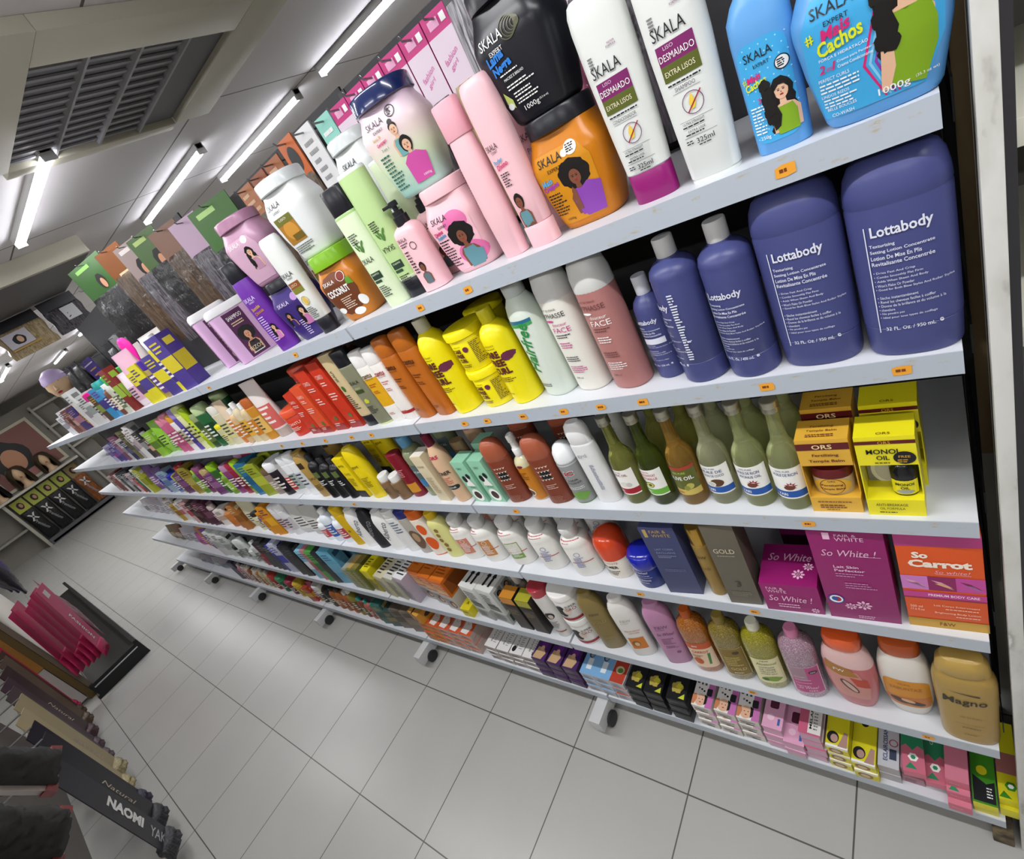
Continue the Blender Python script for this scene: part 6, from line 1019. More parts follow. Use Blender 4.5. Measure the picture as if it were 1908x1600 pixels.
# third shelf
row(3, -1.86, [('white bottle with rounded top', 's', .062, .20, '#e2e4e6', '#e8eaec', '#c9ced4', .006), ('white bottle with grey lettering', 's', .06, .19, '#dfe1e2', '#e6e8ea', '#9aa5a0', .006), ('grey bottle with red label', 't', .065, .15, '#b5b0b0', '#d5d5d5', '#a8352c'), ('black jar with white dome lid', 'j', .085, .165, '#221a22', '#e9eaec', '#1c141c', .006), ('taupe bottle', 's', .065, .13, '#85776c', '#6a5240', '#9a8c80'),
  ('olive green carton', 'k', .075, .17, '#8f9a2c', '#5a5a1a', '#a8b03a', .006, 1), ('blue olive oil box', 'k', .09, .18, '#2a6a8f', '#8fb52c', '#1f557a', .006, 2), ('lime lid bottle', 's', .06, .19, '#7f9a3a', '#a5cf1c', '#5a7a2a'), ('maroon bottle', 's', .085, .18, '#8a1f3a', '#a02a44', '#6d1630', .006, 1), ('plum bottle', 's', .08, .17, '#7a3a6a', '#b585a8', '#5a2450', .006, 1), ('lime-capped bottle', 'b', .07, .13, '#6a8a2a', '#9fd01c', '#8ab03a'), ('green bottle', 's', .07, .18, '#2f5a26', '#8fc01c', '#3f6a2a'),
  ('purple carton', 'k', .07, .13, '#6a3a6a', '#c9b0c4', '#8a5a86'), ('tan bottle', 's', .07, .15, '#8a743a', '#b5a06a', '#6a5a2a'), ('plum bottle', 's', .08, .17, '#6d2f5a', '#8a4a72', '#54244a'), ('lime-capped bottle', 'b', .08, .15, '#54802a', '#a8d81c', '#7fa53a'), ('olive gold carton', 'k', .08, .18, '#8f8030', '#4a3a1a', '#a5964a'), ('red-capped gold bottle', 's', .08, .19, '#a08a34', '#a01f26', '#c9b44a'), ('purple carton', 'k', .08, .14, '#5f3a60', '#d0b8cc', '#7a4a7a'),
  ('olive jar', 'j', .09, .13, '#8a8a2a', '#b9c01c', '#6a6a22'), ('blue-lidded jar', 'j', .10, .13, '#7a86b5', '#2a2fa5', '#55609a'), ('pale blue carton', 'k', .09, .16, '#8fa5b8', '#3f4a9a', '#5a7a9a'), ('blue jar', 'j', .10, .11, '#3a3f9a', '#24249a', '#8a8fc0'), ('purple pouch', 'p', .13, .17, '#5a3a78', '#8a6aa5', '#7a5596'), ('purple pouch', 'p', .12, .20, '#63407f', '#8a6aa5', '#8a60a0'), ('yellow green carton', 'k', .05, .20, '#b5b83a', '#e6e6e0', '#8f9a2a'), ('white narrow carton', 'k', .04, .21, '#e3e3df', '#5a5a55', '#c9c9c4'),
  ('dark green carton', 'k', .08, .18, '#1f5a3a', '#d8d8c8', '#2f7a50'), ('red carton', 'k', .08, .13, '#a8303a', '#e0b0b0', '#c05a60'), ('pale pink carton', 'k', .08, .17, '#cdb9bc', '#6a5a60', '#a88a90'), ('black white carton', 'k', .09, .19, '#35353a', '#d0d0d0', '#8a8a8e'), ('grey carton', 'k', .09, .15, '#8f9294', '#3a3a3e', '#b0b3b4'), ('black grey carton', 'k', .09, .18, '#26292b', '#b9bcbc', '#55585a'), ('white carton', 'k', .10, .17, '#c9c9c6', '#44444a', '#9a9a98'), ('maroon carton', 'k', .10, .18, '#6d2028', '#d0b0b0', '#8a3a40'), ('maroon brown carton', 'k', .11, .14, '#5a2a28', '#c9a8a0', '#7a4a44'), ('brown white carton', 'k', .12, .15, '#a8978c', '#4a3a34', '#7a6a60')], rz=14)
# fourth shelf
row(4, -1.92, [('white bottle with red blue print', 'b', .07, .14, '#dfe3e8', '#eceef0', '#b04050'), ('white bottle with blue print', 'b', .07, .17, '#d5dce4', '#eef0f2', '#3f5fa5', .008, 1), ('white bottle with flag print', 'b', .065, .11, '#dcdfe4', '#f0f2f4', '#b5404a'), ('silver pouch', 'p', .11, .17, '#b9b8b2', '#8a8a86', '#cfcdc6'), ('silver grey pouch', 'p', .11, .19, '#c4c3bf', '#8a8a86', '#d5d3ce'), ('white bottle', 's', .07, .19, '#d2d2d4', '#e6e6e8', '#b9b5b8'), ('grey white bottle', 's', .07, .18, '#c9c9cc', '#dededf', '#c0a8ac'),
  ('gold carton with purple edge', 'k', .06, .19, '#c9861c', '#4a2464', '#d9a02a', .004), ('amber carton', 'k', .06, .15, '#d08a1f', '#5a2a60', '#b5741a'), ('white blue jar', 'j', .09, .10, '#d3d3da', '#2c2f9a', '#55408a'), ('cream narrow bottle', 's', .06, .12, '#cfcaa4', '#2a2826', '#8f8a60'), ('cream pouch', 'p', .12, .18, '#c9c5a6', '#8a7a55', '#d6d3ba'), ('tan carton', 'k', .05, .18, '#a8703a', '#e0c8a0', '#8a5626'),
  ('brown jar', 'j', .11, .075, '#a8602a', '#b5703a', None, .01), ('brown jar', 'j', .11, .10, '#b06a30', '#bd7a40', None, .01), ('white carton', 'k', .10, .12, '#d8d0c9', '#6a4a3a', '#b59a8a'), ('plum bottle', 's', .06, .15, '#5a3a4a', '#c9b8b4', '#8a6a76'), ('plum carton', 'k', .07, .18, '#4a2838', '#a88a98', '#6a4456'), ('plum carton', 'k', .07, .19, '#54303f', '#b598a4', '#3f2230'), ('brown black carton', 'k', .08, .16, '#3a2a28', '#c9b0a8', '#5a403c'), ('dark carton', 'k', .08, .17, '#2f2626', '#b9a8a4', '#55484a'),
  ('pink striped carton', 'k', .07, .18, '#c9a0a0', '#8a2f3a', '#a84a54'), ('white carton', 'k', .10, .19, '#d9d6d4', '#7a2f36', '#b9a8a8'), ('white and red carton', 'k', .11, .16, '#d3cfcd', '#54484a', '#b5646a'), ('yellow brown carton', 'k', .07, .15, '#b59a3a', '#4a2f1c', '#8a6a26'), ('white carton', 'k', .10, .18, '#d0cecd', '#4a4446', '#a89a9c'), ('gold brown pouch', 'p', .13, .17, '#8a6a30', '#54401c', '#a8864a'), ('clear silver bag', 'p', .15, .17, '#b9b9be', '#8a8a90', '#d0d0d4'), ('clear silver bag', 'p', .15, .14, '#a8a8b0', '#8a8a90', '#c9c9d0'), ('grey lilac bag', 'p', .15, .16, '#b0a5b0', '#6a606a', '#c4bcc4'), ('silver bag', 'p', .15, .15, '#b5b5ba', '#77777c', '#d0d0d4'), ('grey white bag', 'p', .15, .13, '#c4c4c8', '#77777c', '#a8a8ae')], rz=14)
# fifth shelf
row(5, -2.32, [('large light blue box', 'k', .09, .235, '#5fa3c0', '#2a5a7a', '#6fb0cc', .006, 1), ('black carton', 'k', .05, .23, '#1c1f22', '#3a4044', '#2a3034', .006), ('green carton', 'k', .065, .23, '#4f9a44', '#1f4a2a', '#2f6a34', .004), ('rose pink carton', 'k', .045, .23, '#b9787f', '#8a3a44', '#a5545e', .004), ('pale blue carton', 'k', .065, .22, '#7fb8d0', '#2a3f5a', '#e0e6ea', .004), ('white blue bottle', 's', .05, .19, '#d9dde3', '#9fc8dc', '#b05060'),
  ('black carton', 'k', .06, .235, '#1f1f22', '#55555a', '#2c2c30', .004), ('black carton', 'k', .06, .23, '#232326', '#4a4a50', '#34343a', .004), ('black bottle', 's', .06, .21, '#1c1c20', '#2a2a30', '#3a3a40', .004), ('blue white carton', 'k', .06, .235, '#b9bcd0', '#2a2f9a', '#3a40a5', .004), ('blue carton', 'k', .05, .22, '#2f34a0', '#c9ccdf', '#22267a', .004), ('black carton', 'k', .06, .22, '#222', '#888', '#3a3a3c', .004), ('black carton', 'k', .06, .23, '#262628', '#77777a', '#44444a', .004), ('black carton with red corner', 'k', .07, .21, '#1f1f22', '#9a2030', '#8a1a2c', .006),
  ('dark red box', 'k', .08, .09, '#8f1f34', '#d0a0a8', '#a83048'), ('white pump bottle', 'b', .075, .18, '#cdd3d0', '#e6eae8', '#9aa8a2'), ('white jar', 'j', .11, .10, '#d3d8d4', '#e3e8e4', '#8a9490'), ('white bottle', 's', .07, .19, '#d0d6d2', '#e3e8e6', '#77827c'), ('white bottle', 's', .07, .17, '#d6dad8', '#e6eae8', '#9aa4a0'), ('black-lidded white jar', 'j', .10, .11, '#d0d4d2', '#242628', '#a0a8a4'), ('white carton', 'k', .09, .20, '#d4d8d6', '#44484a', '#a5acaa'), ('white carton', 'k', .09, .22, '#dadcda', '#55585a', '#c0c6c4'), ('white narrow carton', 'k', .06, .24, '#d9dbda', '#3a3f44', '#b5bab8'), ('white pouch', 'p', .14, .20, '#d4d6d8', '#8a8f90', '#c0c4c6'),
  ('violet pouch', 'p', .10, .21, '#6a4a96', '#8a6ab0', '#8a5a9a'), ('orange fruit pouch', 'p', .16, .20, '#b8743a', '#6a3a80', '#a8323f'), ('magenta bag', 'p', .16, .12, '#b04a9a', '#6a2a60', '#c96ab0'), ('clear silver bag', 'p', .18, .20, '#a8a8b0', '#8a8a90', '#c8c8d0'), ('clear silver bag', 'p', .18, .14, '#b4b4bc', '#8a8a90', '#d0d0d6'), ('brown wig bag', 'p', .17, .17, '#6a4a30', '#3a2a1c', '#8a6a4a'), ('olive brown bag', 'p', .17, .15, '#6d6030', '#3a331c', '#8a7a44')], rz=10)
# bottom shelf
row(6, -2.01, [('grey brown box', 'k', .09, .16, '#77695c', '#2a241f', '#8a7a6a'), ('grey brown box', 'k', .09, .15, '#6d6155', '#2a241f', '#544a40'), ('dark green box with pale edge', 'k', .07, .12, '#3a4f4a', '#c9a870', '#8a7a50'), ('teal box', 'k', .07, .15, '#33685f', '#c9b070', '#244a44', .006, 1), ('bottle with teal cap', 'b', .05, .13, '#a85a4a', '#2a9a8f', '#8a4a3a'), ('bottle with teal cap', 'b', .05, .14, '#b0685a', '#2a9a90', '#8f5044'), ('bottle with teal cap', 'b', .05, .15, '#7a3f30', '#34a096', '#6a5a30'), ('tall white-capped bottle', 'b', .06, .20, '#8a8030', '#e9e9e6', '#5a4a20'), ('white-capped bottle', 'b', .06, .17, '#a5582a', '#e6e6e3', '#8a4a22'),
  ('amber brown bottle', 'b', .07, .18, '#a5602a', '#2a2422', '#8a4c20', .006), ('amber brown bottle', 'b', .07, .17, '#9a5828', '#262120', '#b5743a', .006), ('dark jar', 'j', .09, .14, '#38302c', '#1c1918', '#54463c', .006), ('white jar with black print', 'j', .09, .16, '#dad8d2', '#e8e6e1', '#3a3a3a', .006), ('magenta red tube', 't', .06, .17, '#a8305a', '#c0803a', '#8a2040', .006), ('red yellow carton', 'k', .06, .13, '#b0402a', '#d8b03a', '#c9a22c'), ('lime jar', 'j', .08, .09, '#a5b03a', '#c9cf4a', '#8a9a2a'), ('yellow jar', 'j', .08, .12, '#c9a52a', '#d9b83a', '#a5861f'),
  ('maroon jar with yellow rim', 'j', .12, .12, '#7a1f30', '#9a2440', '#5a1624'), ('green jar', 'j', .12, .13, '#1f6a44', '#2a8a5a', '#174f34'), ('red jar', 'j', .09, .14, '#a82a2a', '#b53a34', '#8a2020', .008, 1), ('clear bottle with pale cap', 'b', .06, .15, '#b5a57a', '#e0dcd0', '#8a7a4a'), ('clear bottle', 'b', .06, .17, '#b9ad8a', '#e3e0d6', '#a5824a'), ('tan bottle', 'b', .06, .16, '#a8743a', '#dcd6c9', '#8a5a28'), ('clear bottle with pale cap', 'b', .06, .15, '#c9bfae', '#e6e3dc', '#a5946a'), ('brown bottle', 'b', .06, .17, '#8a5434', '#dcd4ca', '#6a3f26'), ('pale pink bottle', 'b', .06, .16, '#c9a09a', '#e3d6d3', '#a5746e'), ('grey bottle', 'b', .06, .15, '#9a9490', '#dedcda', '#77706c'), ('rose bottle', 'b', .06, .16, '#b57a86', '#e0ced2', '#94545f'), ('dark slate carton', 'k', .07, .19, '#3a3a4a', '#8a8aa0', '#54546a'),
  ('clear bag with pink print', 'p', .15, .15, '#b5b0b8', '#8a8a90', '#c98ab0'), -4.62, ('grey lilac tray pack', 'p', .16, .11, '#a5a0ac', '#77727c', '#8a9aa5'), ('pale grey pack', 'p', .16, .10, '#a8b0b5', '#77727c', '#7a9aa0'), ('pale lilac pack', 'p', .16, .11, '#9a98ac', '#77727c', '#b0a8c0'), ('pale grey pack', 'p', .16, .09, '#b0b0b8', '#77727c', '#8aa0a8')], rz=10)
# mannequin head and hanging lengths at the far end of the top shelf
def head(label, x, y, z, rz, s=1., hairm=None, cap=None, hat=True, nm='mannequin_head'):
    t = thing(nm, label, 'mannequin head', (x, y, z), math.radians(rz)); sk = mat('#cfae8a', .5)
    bm = bmesh.new()
    add_loft(bm, [(0, .075*s, .06*s, 2), (.02*s, .07*s, .055*s, 2), (.05*s, .042*s, .042*s, 2), (.10*s, .040*s, .042*s, 2, 0, 0), (.125*s, .046*s, .055*s, 2, 0, -.012*s), (.14*s, .056*s, .068*s, 2, 0, -.018*s), (.17*s, .066*s, .082*s, 2, 0, -.010*s), (.20*s, .072*s, .090*s, 2, 0, -.006*s), (.235*s, .073*s, .093*s, 2, 0, 0), (.27*s, .066*s, .084*s, 2, 0, .004*s), (.295*s, .048*s, .060*s, 2, 0, .006*s), (.308*s, .02*s, .024*s, 2, 0, .006*s)], 22)
    add_loft(bm, [(.168*s, .013*s, .010*s, 2, 0, -.090*s), (.172*s, .014*s, .016*s, 2, 0, -.092*s), (.19*s, .009*s, .012*s, 2, 0, -.089*s), (.21*s, .006*s, .008*s, 2, 0, -.086*s)], 10)
    for q in (-1, 1): add_loft(bm, [(.175*s, .006*s, .012*s, 2, q*.070*s, .006*s), (.19*s, .010*s, .018*s, 2, q*.074*s, .008*s), (.215*s, .008*s, .016*s, 2, q*.075*s, .010*s)], 10)
    bmesh.ops.recalc_face_normals(bm, faces=bm.faces)
    obj('head', finish(bm, 'head', sk, angle=60), t)
    f = lambda u, v, o: Vector((u, -.092*s-o+abs(u)*.35-max(0, .16*s-v)*.3, v))
    obj('face_print', print_me(EL(-.028*s, .205*s, .012*s, .006*s, INK, 3, 10) + EL(.028*s, .205*s, .012*s, .006*s, INK, 3, 10) + R(-.042*s, .218*s, -.014*s, .222*s, mat('#4a3426', .5), 3) + R(.014*s, .218*s, .042*s, .222*s, mat('#4a3426', .5), 3) + EL(0, .152*s, .018*s, .007*s, LIP, 3, 12), f, False), t)
    if cap: obj('head_band', loft_me([(.225*s, .077*s, .097*s, 2, 0, .001*s), (.25*s, .078*s, .096*s, 2, 0, .002*s), (.285*s, .064*s, .078*s, 2, 0, .004*s), (.314*s, .024*s, .028*s, 2, 0, .005*s)], cap, 22), t)
    if hairm:
        bm = bmesh.new(); n = 30; rows = []
        for i, (z, a, b, op) in enumerate(((.33, .03, .03, 0), (.315, .075, .085, 0), (.27, .105, .115, .3), (.20, .115, .125, .62), (.12, .12, .12, .7), (.03, .125, .115, .7), (.006, .12, .10, .72))):
            rows.append([bm.verts.new((a*s*math.sin(op+(2*PI-2*op)*k/n)*(1+.07*math.sin(7*k+i)), .02*s-b*s*math.cos(op+(2*PI-2*op)*k/n)*(1+.06*math.sin(5*k+2*i)), z*s)) for k in range(n+1)])
        for a, b in zip(rows, rows[1:]):
            for k in range(n): bm.faces.new((a[k], a[k+1], b[k+1], b[k]))
        obj('wig', finish(bm, 'wig', hairm, angle=80), t)
    return t
M_HAIRK = noise_mat('black_hair', [(.35, '#0d0c0d'), (.65, '#24201f')], 60, .35, (6, 6, .4)); M_HAIRB = noise_mat('brown_hair', [(.35, '#2a2016'), (.65, '#4f4230')], 60, .4, (6, 6, .4))
head('pale mannequin head with lilac band at the far end of the top shelf', -4.75, .20, Z1+.13, 62, 1.0, None, mat('#b9a5cf', .5))
obj('riser', box_me((-.06, -.06, -.128), (.06, .06, -.0005), mat('#6d6a68', .5)), bpy.data.objects['mannequin_head'])
# ---------------------------------------------------------------- hair packs hanging over the shelf
def f_pack(c0, c1):
    def f(nt, b):
        tc = N(nt, 'ShaderNodeTexCoord'); mp = N(nt, 'ShaderNodeMapping'); mp.inputs['Scale'].default_value = (60, 60, 3.5); nt.links.new(tc.outputs['Object'], mp.inputs['Vector'])
        n = N(nt, 'ShaderNodeTexNoise', i_Scale=2.2, i_Detail=5.); nt.links.new(mp.outputs['Vector'], n.inputs['Vector'])
        r = ramp(nt, [(.35, c0), (.65, c1)]); nt.links.new(n.outputs['Fac'], r.inputs['Fac']); nt.links.new(r.outputs['Color'], b.inputs['Base Color'])
        n2 = N(nt, 'ShaderNodeTexNoise', i_Scale=38., i_Detail=3.); nt.links.new(tc.outputs['Object'], n2.inputs['Vector'])
        ad = N(nt, 'ShaderNodeMath', operation='ADD'); nt.links.new(n.outputs['Fac'], ad.inputs[0]); nt.links.new(n2.outputs['Fac'], ad.inputs[1])
        bp = N(nt, 'ShaderNodeBump', i_Strength=.9, i_Distance=.012); nt.links.new(ad.outputs[0], bp.inputs['Height'])
        b.inputs['Roughness'].default_value = .5; b.inputs['Coat Weight'].default_value = .55; b.inputs['Coat Roughness'].default_value = .12; b.inputs['Specular IOR Level'].default_value = .25
        nt.links.new(bp.outputs['Normal'], b.inputs['Coat Normal'])
    return node_mat('hair_in_film', f)
_HP = {}
def hair_film(c0, c1):
    if (c0, c1) not in _HP: _HP[(c0, c1)] = f_pack(c0, c1)
    return _HP[(c0, c1)]
HOOK = mat('#8a8a8c', .3, .8)
_PM = {}
def pack_me(w, h, d, m):
    k = (w, h, d, m.name)
    if k in _PM: return _PM[k]
    rd = random.Random(int(w*1000+h*100)); bm = bmesh.new(); nx, nz = 8, 14; g = []
    for s in (-1, 1):
        g.append([[bm.verts.new((w*(i/nx-.5)*(1+.04*math.sin(9*j/nz)), s*d/2*(max(math.sin(PI*i/nx), .12)**.6)*(max(math.sin(PI*min(j/nz*1.05+.02, 1)), .10)**.5)*(1+.25*rd.uniform(-1, 1)), -h*j/nz)) for i in range(nx+1)] for j in range(nz+1)])
    for q in (0, 1):
        for j in range(nz):
            for i in range(nx):
                a = g[q][j][i], g[q][j][i+1], g[q][j+1][i+1], g[q][j+1][i]; bm.faces.new(a if q else a[::-1])
    for j in range(nz):
        for i in (0, nx): bm.faces.new((g[0][j][i], g[1][j][i], g[1][j+1][i], g[0][j+1][i]))
    for i in range(nx):
        for j in (0, nz): bm.faces.new((g[0][j][i], g[0][j][i+1], g[1][j][i+1], g[1][j][i]))
    bmesh.ops.recalc_face_normals(bm, faces=bm.faces)
    _PM[k] = finish(bm, 'hair_bundle', m, angle=80); return _PM[k]
def hair_pack(label, x, y, ztop, w, h, head_c, head_h, hair, prints=None, d=.03, rz=0, group=None, hook=True, tilt=0., front=-1, ypanel=.353):
    t = thing('hair_pack', label, 'hair pack', (x, y, ztop), math.radians(rz), group)
    if tilt: t.rotation_euler = (tilt, 0, math.radians(rz))
    obj('header_card', box_me((-w/2, -.004, -head_h), (w/2, 0, 0), mat(head_c, .3)), t)
    obj('hair_bundle', pack_me(w, h-head_h*.9, d, hair), t, (0, -.002, -head_h*.9))
    if prints: obj('card_print', print_me(prints, lambda u, v, o: Vector((u, -.004-o, v)), False), t)
    if hook: obj('hook', tube_me([(0, ypanel-y-.001, -.012), (0, .004, -.012), (0, -.03, -.010), (0, -.036, -.002)], .0022, HOOK, 6), t)
    return t
DK = hair_film('#1c181c', '#6d6870'); BKH = hair_film('#08080a', '#1c1b1e'); BLD = hair_film('#8a744c', '#c4b088'); PLM = hair_film('#5a2038', '#a8607a'); SLV = hair_film('#3a383c', '#c4c2c8'); BRH = hair_film('#2c2018', '#5f4a34')
PKH = mat('#c02a78', .3); MIDP = mat('#dccbd9', .3)
def pinkcard(w, hh):
    return R(-w/2, -hh, w/2, -.034, MIDP, 1) + T('fashion', 0, -.072, w*.62, .010, mat('#d879b0', .4), 18, .2, .01) + T('girl', 0, -.087, w*.4, .010, mat('#d879b0', .4), 18, .2, .01) + R(-w*.3, -.024, w*.1, -.010, mat('#e9a8cc', .4), 2) + R(w*.2, -.023, w*.4, -.010, WHITE, 2)
px = [-.33, -.395, -.46, -.525, -.59, -.655, -.72, -.785, -.85, -.915, -.98]
hairs = [DK, DK, PLM, BLD, SLV, BLD, DK, DK, DK, BLD, PLM]
for i, x in enumerate(px):
    if i == 4: hair_pack('pack of crinkled silver dark film hanging among the pink-headed packs', x, .30, 2.02, .06, .38, '#4a484c', .02, SLV, None, .035)
    else: hair_pack('pink-headed hair pack, %s on the rail above the first bay' % ORDN[i+1 if i < 4 else i], x, .305, 2.015, .062, .37, '#c02a78', .13, hairs[i], pinkcard(.062, .13), .03, 0, 'pink-headed hair packs')
hair_pack('mint green headed hair pack beside the pink-headed ones', -1.045, .305, 2.02, .06, .38, '#8fcfc0', .16, BKH, LN(-.02, .02, -.03, 4, .02, WHITE, 3))
hair_pack('white headed hair pack beside the mint green one', -1.12, .30, 2.03, .07, .36, '#dedede', .16, BKH, LN(-.02, .02, -.03, 5, .02, mat('#999', .4), 3))
hair_pack('orange headed hair pack beside the white headed one', -1.20, .30, 2.04, .07, .34, '#c0622e', .10, BRH, EL(0, -.05, .02, .03, INK, 2))
for i, x in enumerate((-1.30, -1.39, -1.48)): hair_pack('brown orange hair pack, %s behind the stacked tubs' % ORDN[i+1], x, .305, 2.03, .08, .34, ['#9a5a34', '#8a4a2c', '#a0643c'][i], .09, BRH, LN(-.03, .03, -.02, 3, .02, mat('#d8b090', .4), i), group='brown orange hair packs')
def wigcard(w, c, pc): return EL(w*.1, -.10, .03, .035, HAIR, 2, 16, .03, 7) + EL(w*.12, -.11, .016, .022, SKIN, 3) + R(-w*.35, -.03, w*.1, -.015, mat(pc, .4), 2)
hair_pack('green headed hair pack beside the mauve tub', -1.70, .30, 2.07, .17, .34, '#3f6a2e', .14, BKH, wigcard(.17, 0, '#a8d080') + R(-.01, -.26, .06, -.19, mat('#d8dcd4', .4), 8) + R(-.01, -.26, .06, -.225, mat('#5a9a3a', .4), 9), rz=24)
hair_pack('lilac headed hair pack with white tag', -1.90, .30, 2.09, .13, .34, '#b59ab0', .12, DK, R(-.03, -.26, .03, -.17, mat('#dcdcdc', .4), 9), rz=24)
hair_pack('brown headed hair pack with beige tag', -2.06, .30, 2.12, .14, .36, '#7d5a48', .10, BRH, R(-.02, -.20, .03, -.12, mat('#cdb9a8', .4), 9), rz=24)
hair_pack('green and black hair pack with yellow green card', -2.24, .30, 2.16, .15, .42, '#4a6638', .13, BKH, wigcard(.15, 0, '#a8c070'), rz=24)
hair_pack('grey headed hair pack with portrait card', -2.42, .30, 2.18, .13, .42, '#9a8a86', .14, DK, wigcard(.13, 0, '#d8d0cc'), rz=24)
hair_pack('orange brown headed hair pack with price card', -2.60, .30, 2.22, .15, .44, '#85502a', .12, BRH, R(-.03, -.19, .03, -.10, mat('#d8c8a0', .4), 9), rz=24)
hair_pack('large green headed hair pack at the end of the rail', -2.90, .29, 2.26, .26, .42, '#2f5c20', .16, BKH, wigcard(.24, 0, '#8ac060') + R(-.05, -.33, .05, -.22, mat('#cfd6c8', .4), 9) + R(-.05, -.33, .05, -.285, mat('#5a9a3a', .4), 10) + EL(-.0, -.27, .02, .024, INK, 11, 14, .03, 7), .05, rz=18)
hair_pack('narrow teal headed pack beside the large green headed one', -3.14, .30, 2.20, .07, .36, '#2f8f84', .30, BKH)
for i, x in enumerate((-2.98, -3.26, -3.42, -3.6)): hair_pack(['dark pack with red edge low under the green headed pack', 'black hair pack hanging beyond the teal one', 'black hair pack with white tag, second beyond the teal one', 'black hair pack, third beyond the teal one'][i], x, .31, 1.835 if i == 0 else 1.98, .15, .19 if i == 0 else .24, ['#8a2030', '#2a2a2c', '#9a9a9c', '#2a2a2c'][i], .05, BKH, None, .04)
hair_pack('violet pack with gold lines hanging above the far end', -3.95, .25, 1.97, .26, .26, '#3f2a86', .24, hair_film('#3a2a7a', '#55409a'), sum([R(-.08, -.07-.035*k, .10, -.063-.035*k, mat('#c9a050', .4), 2) for k in range(4)], []) + R(-.12, -.035, .12, -.028, mat('#c9c4e0', .4), 2), .03)
for i, x in enumerate((-4.2, -4.45)): hair_pack('long black hair bundle hanging by the mannequin head, %s' % ['inner', 'outer'][i], x, .24, 2.0, .17, .36, '#1c1c1e', .03, BKH, None, .07)
it = Item('hair_brush', 'bright pink paddle brush standing above the purple boxes', 'brush', (-2.83, .16, Z1+.205), 30); it.loft('handle', [(-.20, .008, .008, 2), (-.06, .009, .009, 2), (-.02, .012, .008, 2)], mat('#e8189a', .3), 12); it.loft('paddle', [(-.02, .014, .008, 2), (.02, .03, .010, 2), (.06, .033, .010, 2), (.085, .02, .008, 2), (.09, .008, .004, 2)], mat('#ee2aa5', .3), 18)
for i, (x, y, z) in enumerate(((-2.62, .2, 0), (-2.95, .2, 0))): put('p', 'white floral pouch behind the purple boxes, %s' % ['near the pink brush', 'beyond the pink brush'][i], x, y, Z1, .15, .25, '#cfcac6', '#888', '#b59aa8', 20)
# wig bags under the bulkhead
for i, (y, w, hc, hm) in enumerate(((.21, .27, '#2a292e', BLD), (.475, .22, '#303036', DK))):
    t = hair_pack(['wig bag with blond hair and picture card under the bulkhead', 'wig bag with dark hair and white card under the bulkhead'][i], -4.42+.02*i, y, 2.40, w, .23-.01*i, hc, .07, hm, None, .05, 90, 'wig bags under the bulkhead', False)
    obj('picture_card', print_me((R(-w*.42, -.175, w*.10, -.08, mat('#d0ccd4', .3), 9) + EL(-w*.15, -.13, .035, .03, HAIR, 10, 14, .05, 5) + EL(-w*.13, -.13, .016, .02, SKIN3, 11) + R(-w*.42, -.185, w*.2, -.172, mat('#c9a052', .4), 9)) if i == 0 else R(-w*.1, -.16, w*.3, -.075, mat('#dcdce0', .3), 9), lambda u, v, o: Vector((u, -.028-o, v)), False), t)
# ---------------------------------------------------------------- display across the aisle
M_WOOD = noise_mat('amber_wood', [(.3, '#8a5c1e'), (.7, '#a8742c')], 8, .5, (1, 1, .2)); M_DWOOD = noise_mat('dark_wood', [(.3, '#55431f'), (.7, '#6b552a')], 8, .5, (1, 1, .2)); M_TAUPE = mat('#7d7263', .5)
t = thing('display_stand', 'wooden hair display across the aisle with black floor tray', 'display stand', (0, 0, 0))
obj('perforated_upright', box_me((-5.16, -1.095, .05), (-5.13, -1.062, 1.5), M_TAUPE), t)
obj('side_board', boxes_me([((-5.19, -1.139, 0), (-5.12, -1.097, 1.5))], M_DWOOD), t)
obj('back_board', box_me((-8.6, -1.16, 0), (-5.19, -1.14, 1.5), mat('#c9c4bd', .5)), t)
obj('wood_panel', box_me((-5.32, -1.215, .42), (-5.12, -1.14, 1.5), M_WOOD), t)
obj('white_panel', box_me((-5.32, -1.235, .03), (-5.13, -1.145, .415), mat('#b9b3ae', .5)), t)
tr = obj('floor_tray', boxes_me([((-8.6, -1.08, .02), (-4.98, -.71, .05)), ((-5.0, -1.08, .02), (-4.97, -.69, .13)), ((-8.6, -.72, .02), (-4.98, -.69, .15)), ((-5.0, -1.1, 0), (-4.97, -.69, .02))], mat('#0f0f11', .3)), t)
obj('tray_rail', tube_me([(-4.965, -1.06, .10), (-4.965, -.72, .10)], .006, mat('#9a9a9c', .3, .6), 8), t)
PKP = hair_film('#a81848', '#d0306a')
for i in range(5):
    hair_pack('magenta hair pack over the black tray, %s from the aisle' % ORDN[i+2], -5.06-.012*i, -.825-.040*i, .90-.03*(i % 3), .15, .68-.03*(i % 3), '#b8265c', .52, PKP, None, .034, 158, 'magenta hair packs over the tray', False, .10)
hair_pack('magenta hair pack with white lettering on the aisle face', -5.05, -.785, .90, .16, .70, '#c22a62', .66, PKP, T('FASHION', 0, -.42, .26, .03, WHITE, -90, 0, .02) + R(-.03, -.10, .03, -.04, mat('#d8d0d0', .4), 2), .03, 158, None, False, .10)
for i in range(3): hair_pack('dull rose hair pack further along over the tray, %s' % ORDN[i+1], -5.55-.3*i, -.80, .78, .14, .60, '#8a4a5e', .2, hair_film('#4a2030', '#8a4a60'), None, .04, 180, None, False)
for i in range(6): hair_pack('dark violet hair pack above the magenta ones, %s' % ORDN[i+1], -5.3-.22*i, -.86-.03*(i % 3), 1.35, .17, .46, '#2a1c44', .08, hair_film('#1a1430', '#3f2a6a') if i % 2 else hair_film('#120f18', '#2a2434'), None, .08, 180, 'dark violet hair packs', False)
